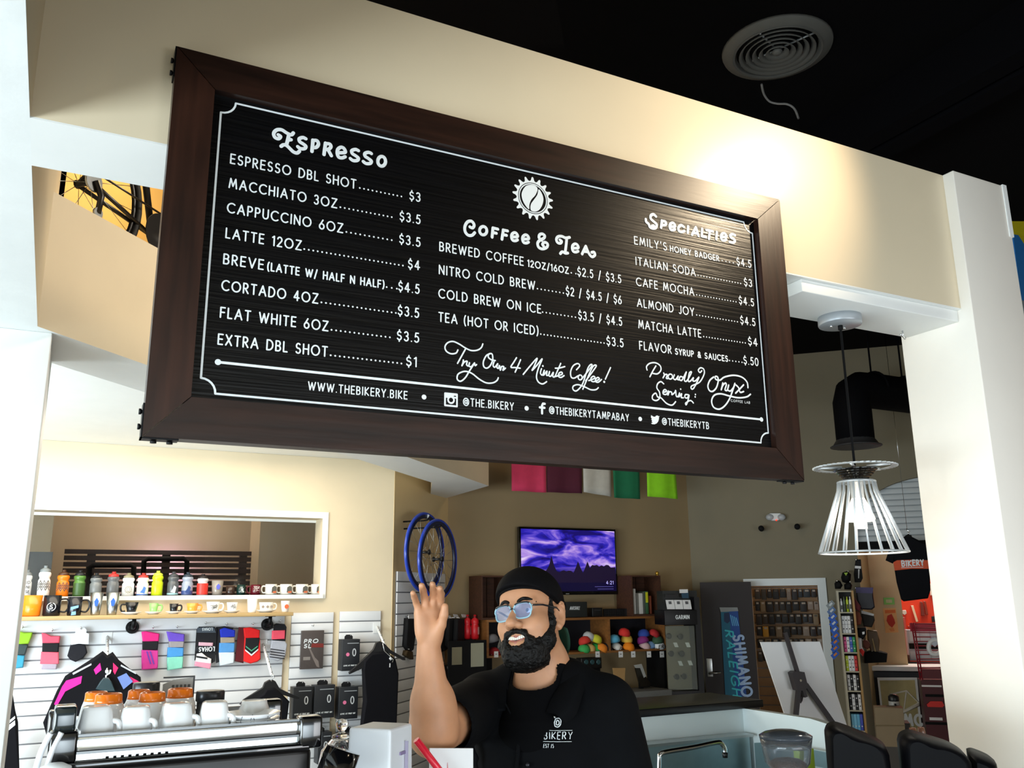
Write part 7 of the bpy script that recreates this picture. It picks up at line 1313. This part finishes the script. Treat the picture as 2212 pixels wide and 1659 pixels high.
# ================================================================ BARISTA
class Field:
    """signed distance field on a grid, surface extracted as one continuous mesh"""
    def __init__(s, lo, hi, h):
        s.lo = np.array(lo, float); s.h = h; s.n = np.ceil((np.array(hi)-s.lo)/h).astype(int)+1
        s.d = np.full(s.n, 0.3, np.float32)
    def box(s, c, r):
        i0 = np.maximum(0, np.floor((np.array(c)-r-s.lo)/s.h).astype(int)); i1 = np.minimum(s.n, np.ceil((np.array(c)+r-s.lo)/s.h).astype(int)+1)
        if (i1 <= i0).any(): return None
        ax = [s.lo[k]+s.h*np.arange(i0[k], i1[k]) for k in range(3)]
        X, Y, Z = np.meshgrid(*ax, indexing='ij'); sl = tuple(slice(a, b) for a, b in zip(i0, i1)); return sl, np.stack([X, Y, Z], -1).astype(np.float32)
    def comb(s, sl, v, k, sub):
        a = s.d[sl]
        if sub: v = -v; h = np.clip(.5-.5*(v-a)/k*-1, 0, 1) if False else np.maximum(k-np.abs(a-v), 0)/k; s.d[sl] = np.maximum(a, v)+h*h*k*.25
        else: h = np.maximum(k-np.abs(a-v), 0)/k; s.d[sl] = np.minimum(a, v)-h*h*k*.25
    def cap(s, a, b, ra, rb, k=.02, sub=False):
        a = np.array(a, np.float32); b = np.array(b, np.float32); R = max(ra, rb)+k+.03
        g = s.box((a+b)/2, np.abs(b-a)/2+R)
        if g is None: return
        sl, P = g; ab = b-a; t = np.clip(((P-a)@ab)/max(1e-9, ab@ab), 0, 1); s.comb(sl, np.linalg.norm(P-a-t[..., None]*ab, axis=-1)-(ra+(rb-ra)*t), k, sub)
    def ell(s, c, rad, M=None, k=.02, sub=False):
        c = np.array(c, np.float32); rad = np.array(rad, np.float32); g = s.box(c, rad.max()+k+.03)
        if g is None: return
        sl, P = g; q = P-c
        if M is not None: q = q@np.array(M, np.float32)       # columns of M = local axes
        k0 = np.linalg.norm(q/rad, axis=-1); k1 = np.linalg.norm(q/(rad*rad), axis=-1); s.comb(sl, k0*(k0-1)/np.maximum(k1, 1e-6), k, sub)
    def plane_cut(s, p, n):      # keep the side where (x-p).n < 0
        X = [s.lo[k]+s.h*np.arange(s.n[k]) for k in range(3)]
        v = (X[0][:, None, None]-p[0])*n[0]+(X[1][None, :, None]-p[1])*n[1]+(X[2][None, None, :]-p[2])*n[2]
        s.d = np.maximum(s.d, v.astype(np.float32))
    def mesh(s):
        d = s.d; d[0] = d[-1] = .1; d[:, 0] = d[:, -1] = .1; d[:, :, 0] = d[:, :, -1] = .1
        neg = d < 0; nx, ny, nz = d.shape
        cnt = np.zeros((nx-1, ny-1, nz-1), np.int8)
        for i in (0, 1):
            for j in (0, 1):
                for k in (0, 1): cnt += neg[i:nx-1+i, j:ny-1+j, k:nz-1+k]
        act = (cnt > 0) & (cnt < 8); idx = np.argwhere(act); num = np.full(act.shape, -1, np.int64); num[act] = np.arange(len(idx))
        acc = np.zeros((len(idx), 3)); w = np.zeros(len(idx)); C = [(0, 0, 0), (1, 0, 0), (0, 1, 0), (1, 1, 0), (0, 0, 1), (1, 0, 1), (0, 1, 1), (1, 1, 1)]
        val = [d[idx[:, 0]+c[0], idx[:, 1]+c[1], idx[:, 2]+c[2]] for c in C]
        for a in range(8):
            for b in range(a+1, 8):
                if sum(abs(C[a][k]-C[b][k]) for k in range(3)) != 1: continue
                m = (val[a] < 0) != (val[b] < 0); t = np.where(m, val[a]/np.where(m, val[a]-val[b], 1), 0)
                p = np.array(C[a])+t[:, None]*(np.array(C[b])-np.array(C[a])); acc[m] += p[m]; w[m] += 1
        V = s.lo+s.h*(idx+acc/w[:, None]); F_ = []
        for ax in range(3):
            sl0 = [slice(None)]*3; sl1 = [slice(None)]*3; sl0[ax] = slice(0, -1); sl1[ax] = slice(1, None)
            e = neg[tuple(sl0)] != neg[tuple(sl1)]; I = np.argwhere(e); u, v = (ax+1) % 3, (ax+2) % 3
            I = I[(I[:, u] > 0) & (I[:, v] > 0) & (I[:, u] < d.shape[u]-1) & (I[:, v] < d.shape[v]-1)]
            def cell(du, dv): J = I.copy(); J[:, u] += du; J[:, v] += dv; return num[J[:, 0], J[:, 1], J[:, 2]]
            q = np.stack([cell(-1, -1), cell(0, -1), cell(0, 0), cell(-1, 0)], 1); fl = neg[I[:, 0], I[:, 1], I[:, 2]]; q[~fl] = q[~fl][:, ::-1]; F_.append(q)
        F_ = np.concatenate(F_); F_ = F_[(F_ >= 0).all(1)]; return V, F_
    def build(s, name, m, parent, origin, smooth_it=2):
        V, F_ = s.mesh(); V = V-np.array(origin)
        me = bpy.data.meshes.new(name); me.vertices.add(len(V)); me.vertices.foreach_set('co', V.astype(np.float32).ravel())
        me.loops.add(len(F_)*4); me.loops.foreach_set('vertex_index', F_.ravel().astype(np.int32)); me.polygons.add(len(F_)); me.polygons.foreach_set('loop_start', np.arange(0, len(F_)*4, 4, dtype=np.int32)); me.polygons.foreach_set('loop_total', np.full(len(F_), 4, np.int32))
        me.update(calc_edges=True); me.validate(); me.polygons.foreach_set('use_smooth', np.ones(len(me.polygons), bool)); me.materials.append(m)
        o = bpy.data.objects.new(name, me); COL.objects.link(o); o.parent = parent
        if smooth_it: md = o.modifiers.new('smooth', 'SMOOTH'); md.iterations = smooth_it; md.factor = .5
        return o
UP = Vector((0, 0, 1))
HC = atY(1147, 1338, 2.30)                       # head centre
toc = (O-HC); toc.z = 0; toc.normalize(); vl = Vector((toc.y, -toc.x, 0)) if Vector((toc.y, -toc.x, 0)).dot(CR) < 0 else Vector((-toc.y, toc.x, 0))   # viewer's left
def facing(deg): a = math.radians(deg); return (toc*math.cos(a)+vl*math.sin(a)).normalized()
def frame(fwd, pitch, roll):
    f = fwd*math.cos(pitch)+UP*math.sin(pitch); r = f.cross(UP).normalized(); u = r.cross(f)
    return r*math.cos(roll)+u*math.sin(roll), f, u*math.cos(roll)-r*math.sin(roll)      # person's right, forward, up
HR, HF, HU = frame(facing(29), math.radians(10), math.radians(-9))
HM = np.array([HR, HF, HU]).T
def H(x, y, z): return HC+HR*x+HF*y+HU*z
TF = facing(22); TR = TF.cross(UP).normalized()
NB = atY(1172, 1458, 2.33)                       # base of the neck
def T(x, y, z): return NB+TR*x+TF*y+UP*z
TM = np.array([TR, TF, UP]).T
BASE = Vector((NB.x, NB.y, 0))
person = thing('person', 'person in a black shirt, glasses and backward cap waving with a raised hand', 'person', BASE)
skin = mat('skin', '#c08a66', .5, var=.06, scale=30, bump=.02)
b = skin.node_tree.nodes['Principled BSDF']; b.inputs['Subsurface Weight'].default_value = .12; b.inputs['Subsurface Radius'].default_value = (.012, .005, .003)
# --- arm and hand points
shR = T(.185, .02, -.085); elR = atY(936, 1583, 2.10); wrR = atY(926, 1398, 2.06)
shL = T(-.185, -.02, -.085); elL = T(-.245, -.03, -.36); wrL = T(-.17, .17, -.50)
def hp_(px, py, Y=2.05): return atY(px, py, Y)
sk = Field((NB.x-.62, 1.90, 1.16), (NB.x+.36, 2.62, EYE+.13), .0031)
# skull, face
sk.ell(H(0, -.012, .040), (.078, .098, .090), HM, .02); sk.ell(H(0, .030, -.040), (.064, .066, .078), HM, .03); sk.ell(H(0, .045, .050), (.064, .050, .052), HM, .03)
for x in (-1, 1):
    sk.ell(H(.042*x, .052, -.028), (.034, .036, .036), HM, .025); sk.cap(H(.048*x, .074, .030), H(.012*x, .088, .027), .010, .009, .012)
    sk.cap(H(.055*x, .01, -.06), H(.030*x, .07, -.098), .026, .024, .025)
sk.ell(H(0, .074, -.098), (.030, .024, .024), HM, .02)
sk.cap(H(0, .089, .018), H(0, .117, -.024), .0090, .0130, .012); sk.ell(H(0, .119, -.029), (.0150, .0145, .0125), HM, .008)
for x in (-1, 1):
    sk.ell(H(.0145*x, .103, -.033), (.0115, .013, .010), HM, .008); sk.ell(H(.031*x, .100, .010), (.019, .014, .012), HM, .010, True)
    EM = HM@np.array([[math.cos(.45*x), -math.sin(.45*x), 0], [math.sin(.45*x), math.cos(.45*x), 0], [0, 0, 1]]); sk.ell(H(.084*x, -.014, .000), (.008, .022, .034), EM, .006); sk.ell(H(.096*x, -.008, .004), (.012, .0125, .022), EM, .004, True); [sk.cap(H((.088+.006*math.cos(a))*x, -.016-.020*math.sin(a)*1.0, .002+.034*math.cos(a)), H((.088+.006*math.cos(a+.45))*x, -.016-.020*math.sin(a+.45), .002+.034*math.cos(a+.45)), .0042, .0042, .003) for a in (-.6, -.15, .3, .75, 1.2, 1.65, 2.1)]; sk.cap(H(.083*x, -.010, -.032), H(.081*x, -.002, -.028), .009, .008, .006)
    sk.ell(H(.006*x, .110, -.0405), (.004, .006, .004), HM, .003, True)
# lips and smile
for a, b_ in ((-1, 0), (0, 1)):
    sk.cap(H(.028*a+.0, .090-.008*abs(a), -.058+.006*abs(a)), H(.028*b_, .090-.008*abs(b_)+.0, -.058+.006*abs(b_)), .0075, .0075, .008)
    sk.cap(H(.024*a, .090-.010*abs(a), -.079+.012*abs(a)), H(.024*b_, .090-.010*abs(b_), -.079+.012*abs(b_)), .0085, .0085, .008)
sk.ell(H(0, .098, -.0670), (.029, .020, .0072), HM, .003, True)
# neck and shoulders (under the shirt)
sk.cap(H(0, -.03, -.05), T(0, -.01, .0), .062, .070, .03); sk.cap(T(0, .0, .02), T(0, 0, -.10), .075, .10, .04)
sk.cap(T(-.15, -.01, -.07), T(.15, .01, -.07), .06, .06, .04)
# right arm raised
sk.cap(shR, elR, .066, .054, .03); sk.cap(elR, elR.lerp(wrR, .38), .050, .046, .03); sk.cap(elR.lerp(wrR, .38), wrR, .045, .0285, .02)
sk.ell(elR.lerp(wrR, .22)+Vector((.008, 0, 0)), (.050, .048, .07), None, .03)
# left arm hanging, hand resting low
sk.cap(shL, elL, .066, .052, .03); sk.cap(elL, wrL, .048, .029, .02)
# hand: palm, four fingers, thumb
kn = [hp_(947, 1325), hp_(934, 1319), hp_(919, 1319), hp_(905, 1325)]
tip = [(952, 1297, 953, 1283, 950, 1271), (936, 1290, 936, 1274, 934, 1262), (917, 1291, 914, 1276, 911, 1265), (899, 1302, 895, 1290, 892, 1281)]
for i, k_ in enumerate(kn):
    sk.cap(wrR+(k_-wrR)*.12+Vector((0, 0, 0)), k_, .017, .0125, .012)
    t_ = tip[i]; a1 = hp_(t_[0], t_[1], 2.045); a2 = hp_(t_[2], t_[3], 2.025); a3 = hp_(t_[4], t_[5], 2.00); rr = .0092 if i < 3 else .0080
    sk.cap(k_, a1, rr*1.1, rr, .004); sk.cap(a1, a2, rr, rr*.95, .003); sk.cap(a2, a3, rr*.95, rr*.82, .003)
sk.ell(hp_(940, 1365, 2.045), (.020, .014, .030), None, .015); sk.ell(hp_(909, 1358, 2.05), (.014, .013, .030), None, .015)
th0, th1, th2, th3 = hp_(938, 1378, 2.045), hp_(953, 1350, 2.025), hp_(959, 1328, 2.015), hp_(961, 1310, 2.01)
sk.cap(th0, th1, .016, .0125, .012); sk.cap(th1, th2, .0115, .0105, .004); sk.cap(th2, th3, .0105, .0085, .004)
# left hand
for k in range(4): sk.cap(wrL, wrL+TF*.08+TR*(.03-.018*k)-UP*.02, .016, .011, .01); sk.cap(wrL+TF*.08+TR*(.03-.018*k)-UP*.02, wrL+TF*.13+TR*(.03-.016*k)-UP*.05, .0095, .008, .004)
sk.cap(wrL+TR*.01, wrL+TF*.06+TR*.055-UP*.02, .014, .009, .006)
sk.build('body', skin, person, BASE, 2)
# --- eyes, teeth, brows
eyew = mat('eye_white', '#e8e4de', .2); iris = mat('dark_iris', '#1c100a', .1)
for x in (-1, 1):
    e_ = MB().ball((H(.031*x, .0745, .010)-BASE), .0125, 14).build('eye', eyew, person)
    c = H(.031*x, .0745, .010)-BASE; d = (HF+HR*.18*1+UP*.1).normalized(); MB().ball(c+d*.0085, .0062, 12).build('iris', iris, e_)
teeth = mat('teeth', '#e8e2d6', .25); hair = mat('black_hair', '#070504', .55, var=.3, scale=60, bump=.9, spec=.25)
for k in range(8):
    x = -.0231+.0066*k; c = H(x, .0915-.35*abs(x)**1.5, -.0650+6*x*x)-BASE; q = MB().box(-.0031, .0031, -.003, .003, -.0050, .0050, bev=.0012); o = q.build('tooth', teeth, person); o.matrix_local = Matrix.Translation(c) @ Matrix((HR, HF, HU)).transposed().to_4x4()
lip = Field(tuple(H(0, .08, -.068)-Vector((.06, .06, .05))), tuple(H(0, .08, -.068)+Vector((.06, .06, .05))), .0016)
for a, b_ in ((-1, 0), (0, 1)):
    lip.cap(H(.022*a, .0945-.010*abs(a), -.0600+.003*abs(a)), H(.022*b_, .0945-.010*abs(b_), -.0600+.003*abs(b_)), .0038, .0038, .003); lip.cap(H(.021*a, .0965-.012*abs(a), -.0785+.012*abs(a)), H(.021*b_, .0965-.012*abs(b_), -.0785+.012*abs(b_)), .0048, .0048, .003)
lip.build('lips', mat('lip_skin', '#a8665a', .4), person, BASE, 2)
# --- beard, moustache, brows, hair
bd = Field(tuple(HC-Vector((.17, .17, .24))), tuple(HC+Vector((.17, .17, .12))), .0027)
for x in (-1, 1):
    bd.cap(H(.074*x, .016, .045), H(.073*x, .020, -.02), .008, .011, .01); bd.cap(H(.073*x, .020, -.02), H(.062*x, .032, -.066), .012, .023, .015); bd.cap(H(.060*x, .034, -.072), H(.022*x, .070, -.104), .025, .028, .02)
    bd.cap(H(.046*x, .062, -.052), H(.040*x, .066, -.085), .012, .020, .012)
    bd.cap(H(.002*x, .1035, -.0490), H(.026*x, .0965, -.0535), .0075, .0075, .006); bd.cap(H(.026*x, .0965, -.0535), H(.036*x, .084, -.075), .0078, .010, .008); bd.cap(H(.036*x, .084, -.075), H(.024*x, .090, -.100), .011, .014, .012)
bd.ell(H(0, .060, -.112), (.054, .040, .036), HM, .025); bd.ell(H(0, .030, -.118), (.062, .05, .030), HM, .025); bd.cap(H(0, .098, -.094), H(0, .096, -.104), .007, .012, .008)
bd.ell(H(0, .102, -.070), (.0300, .024, .0150), HM, .004, True)
rng = np.random.default_rng(4); ns = rng.standard_normal(tuple((np.array(bd.n)//2+2))).astype(np.float32).repeat(2, 0).repeat(2, 1).repeat(2, 2)[:bd.n[0], :bd.n[1], :bd.n[2]]; bd.d += ns*.0011
bd.build('beard', hair, person, BASE, 1)
for x in (-1, 1): MB().tube(spl([H(.012*x, .0965, .0310)-BASE, H(.030*x, .0950, .0385)-BASE, H(.050*x, .081, .0340)-BASE, H(.058*x, .070, .0270)-BASE], 4), [.0035]+[.0050]*6+[.0042]*5+[.002], 8).build('eyebrow', hair, person)
# cap worn backwards
cp = Field(tuple(HC-Vector((.20, .20, .12))), tuple(HC+Vector((.20, .20, .22))), .0032)
cp.ell(H(0, -.014, .042), (.089, .110, .100), HM, .01); cp.ell(H(0, .012, .066), (.086, .098, .080), HM, .03)
n_ = (-HU*.93+HF*.36).normalized(); p_ = H(0, .092, .074); cp.plane_cut((p_.x, p_.y, p_.z), (n_.x, n_.y, n_.z))
capm = mat('black_cap_cloth', '#060507', .8, var=.2, scale=60, bump=.2, spec=.12); cp.build('cap', capm, person, BASE, 1)
MB().tube([H(.0895*math.cos(a)*1.0, -.014+.112*math.sin(a), .052+ (.020 if math.sin(a) > 0 else .030)*math.sin(a)) - BASE for a in [2*math.pi*k/40 for k in range(40)]], .0042, 6, closed=True).build('cap_band', capm, person)
mb = MB(); vs = []
for side in (0, 1):
    for j in range(7):
        for i in range(11):
            u = (i/10-.5)*2; v = j/6; w = .078*math.sqrt(max(0.05, 1-(v*.78)**2)); x = u*w; y = -.088+.016*u*u*(1)-v*.050; z = -.004-.060*v-.022*u*u-(.0035 if side else 0)
            vs.append(H(x, y, z)-BASE)
fs = []
for side in (0, 1):
    for j in range(6):
        for i in range(10): a = side*77+j*11+i; f = (a, a+1, a+12, a+11); fs.append(f if side else f[::-1])
bo = [i for i in range(11)]+[j*11+10 for j in range(1, 7)]+[66+i for i in range(9, -1, -1)]+[j*11 for j in range(5, 0, -1)]
for k in range(len(bo)): a, b_ = bo[k], bo[(k+1) % len(bo)]; fs.append((a, b_, b_+77, a+77))
mb.add(vs, fs, 0, True).build('cap_brim', mat('dark_green_cloth', '#0b3a2a', .8), person)
# --- glasses
fr = mat('pale_blue_acetate', '#a9d4e4', .15, trans=.3); frd = mat('dark_acetate', '#15151a', .25)
gl_ = MB(); 
def lens_pts(cx, n=24):
    out = []
    for k in range(n):
        a = 2*math.pi*k/n; c_, s_ = math.cos(a), math.sin(a); e = (abs(c_)**3.2+abs(s_)**3.2)**(-1/3.2); x = .0255*e*c_; z = .0210*e*s_; out.append(H(cx+x*(1.06 if s_ > 0 else .94), .1075-.55*(abs(cx+x))**1.6, .004+z)-BASE)
    return out
gth = thing('eyeglasses', 'pale blue framed eyeglasses worn by the person', 'eyeglasses', BASE)
for x in (-1, 1):
    L_ = lens_pts(.0315*x); rim = MB().tube(L_, .0024, 8, closed=True).build('rim', fr, gth)
    c = sum(L_, Vector())/len(L_); ln = MB(); ln.add([c]+L_, [(0, i+1, (i+1) % len(L_)+1) for i in range(len(L_))], 0, True); ln.build('lens', mat('reflection_tint_lens', '#a8c6ff', .03, trans=.75, ior=1.5, coat=1.0), gth)  # blue base tint stands in for the bluish reflection on the lens
    top = [p for p in L_ if (p+BASE-HC).dot(HU) > .016]; MB().tube([(p+HF*.0015+HU*.001) for p in sorted(top, key=lambda p: (p+BASE-HC).dot(HR))], .0026, 6).build('brow_bar', frd, rim)
    MB().tube([H(.0585*x, .094, .016)-BASE, H(.077*x, .070, .018)-BASE, H(.084*x, .0, .020)-BASE, H(.085*x, -.020, .010)-BASE], .0026, 6).build('temple_arm', frd, gth)
    MB().ball(H(.0575*x, .0965, .017)-BASE, .0022, 8).build('rivet', chrome, gth)
MB().tube([H(-.0065, .107, .010)-BASE, H(0, .110, .013)-BASE, H(.0065, .107, .010)-BASE], .0022, 6).build('bridge', frd, gth)
# --- shirt
sht = mat('black_shirt_cloth', '#06070a', .85, var=.12, scale=25, bump=.08, spec=.12)
sf = Field((NB.x-.40, 1.95, .98), (NB.x+.42, 2.75, NB.z+.06), .0044)
sf.ell(T(0, .0, -.24), (.225, .150, .24), TM, .05); sf.ell(T(0, .02, -.46), (.215, .165, .26), TM, .06)
sf.cap(T(-.165, -.015, -.075), T(.165, .015, -.075), .078, .078, .06); sf.cap(T(-.08, -.02, -.03), T(.08, -.01, -.03), .07, .07, .05)
sf.cap(shR, shR.lerp(elR, .74), .083, .080, .03); sf.cap(shL, shL.lerp(elL, .80), .086, .082, .03)
# neck opening, hems
sf.cap(T(0, .005, .04), T(0, .045, -.02), .070, .078, .006, True)
d_ = (elR-shR).normalized(); sf.cap(shR.lerp(elR, .62), shR.lerp(elR, 1.1), .070, .070, .004, True); d2 = (elL-shL).normalized(); sf.cap(shL.lerp(elL, .70), shL.lerp(elL, 1.1), .070, .070, .004, True)
for k in range(7):
    a = k*1.1; p = T(.16*math.sin(a), .14, -.16-.05*k); sf.cap(p, p+TR*.06+UP*.10, .006, .004, .02)
sf.build('shirt', sht, person, BASE, 6)
tee = Field((NB.x-.25, 2.0, NB.z-.25), (NB.x+.25, 2.6, NB.z+.06), .0030); tee.cap(T(0, .01, .0), T(0, .035, -.13), .086, .125, .03); tee.cap(T(0, .0, .06), T(0, .048, -.012), .070, .070, .004, True); tee.build('undershirt', mat('black_tee', '#050507', .9, spec=.1), person, BASE, 5)
def collar(sx):
    up_ = [T(.0, -.085, .050), T(.055*sx, -.065, .046), T(.086*sx, -.005, .026), T(.088*sx, .055, -.004), T(.070*sx, .105, -.045), T(.060*sx, .135, -.085)]
    lo_ = [T(.0, -.115, .000), T(.085*sx, -.095, -.002), T(.130*sx, -.010, -.012), T(.142*sx, .065, -.032), T(.140*sx, .125, -.085), T(.118*sx, .150, -.105)]
    up_ = spl(up_, 4); lo_ = spl(lo_, 4); mb = MB(); n = len(up_); vs = [p-BASE for p in up_]+[p.lerp(q, .5)+UP*.014+(p.lerp(q, .5)-T(0, 0, -.02)).normalized()*.010-BASE for p, q in zip(up_, lo_)]+[p+(p-T(0, 0, -.03)).normalized()*.006-BASE for p in lo_]
    vs += [v-(v+BASE-T(0, 0, -.03)).normalized()*.004 for v in vs]; fs = []
    for r in (0, 1):
        for i in range(n-1): a = r*n+i; fs += [(a, a+n, a+n+1, a+1), (3*n+a, 3*n+a+1, 3*n+a+n+1, 3*n+a+n)]
    for i in range(n-1): fs += [(i, i+1, 3*n+i+1, 3*n+i), (2*n+i, 5*n+i, 5*n+i+1, 2*n+i+1)]
    fs += [(0, 3*n, 4*n, n), (n, 4*n, 5*n, 2*n), (n-1, 2*n-1, 5*n-1, 4*n-1), (2*n-1, 3*n-1, 6*n-1, 5*n-1)]
    mb.add(vs, fs, 0, True).build('collar', sht, person)
collar(1); collar(-1)
def on_shirt(x, z, out=.006):      # point on the chest surface
    y = .0
    for k in range(60):
        p = T(x, .26-.004*k, z); i = np.round((np.array(p)-sf.lo)/sf.h).astype(int)
        if (i >= 0).all() and (i < sf.n).all() and sf.d[tuple(i)] < out: return p
    return T(x, .15, z)
plk = [on_shirt(.012+.02*k/10, -.115-.045*k) for k in range(9)]
MB().tube([p-BASE for p in plk], .006, 6).build('placket_seam', sht, person)
for k in (1, 3): p = on_shirt(-.014, -.14-.075*k, .008)-BASE; MB().ball(p, .0062, 10, sc=(1, 1, 1)).build('button', mat('dark_button', '#3a3a40', .2, metal=.5), person)
for x, z in ((.085, -.075), (-.085, -.075)): p = on_shirt(x, z-.02, .012)-BASE; MB().ball(p+TF*.01, .004, 8).build('collar_button', chrome, person)
def chest_strokes(name, lines, w, ox, oz):
    mb = MB()
    for ln in lines:
        P_ = [on_shirt(-(ox+x), oz+z, .0095)+TF*.004-BASE for x, z in ln]
        if len(P_) == 1: P_ = [P_[0], P_[0]+TR*.0005]
        mb.tube(P_, w/2, 5)
    mb.build(name, paintw, person)
lx, lz = .058, -.150
chest_strokes('chest_lettering', text_lines('BIKERY', 0, .070, 0, .017), .0028, lx, lz); chest_strokes('chest_lettering', text_lines('EST 15', .0, .026, -.021, .009), .0016, lx, lz)
chest_strokes('chest_rule', [[(-.002+.009*k, .021) for k in range(9)], [(-.002+.009*k, -.006) for k in range(9)]], .0014, lx, lz)
chest_strokes('chest_emblem', [ell(.032, .040, .0085, .011, 14), ell(.032, .040, .004, .006, 10)], .0032, lx, lz)
# --- trousers and shoes
tr = Field((NB.x-.4, 2.0, .02), (NB.x+.4, 2.75, 1.12), .010); tr.ell(T(0, 0, .98-NB.z), (.19, .145, .14), TM, .05)
for x in (-1, 1): tr.cap(T(.095*x, 0, .95-NB.z), T(.11*x, .01, .50-NB.z), .105, .078, .04); tr.cap(T(.11*x, .01, .50-NB.z), T(.115*x, -.01, .07-NB.z), .078, .060, .03)
tr.build('trousers', mat('dark_trousers', '#15161c', .85), person, BASE, 2)
for x in (-1, 1):
    c = T(.115*x, .04, .0-NB.z)-BASE; o = MB().box(-.048, .048, -.13, .15, 0, .085, bev=.03).build('shoe', blackm, person, c); o.rotation_euler = (0, 0, math.atan2(TR.y, TR.x))
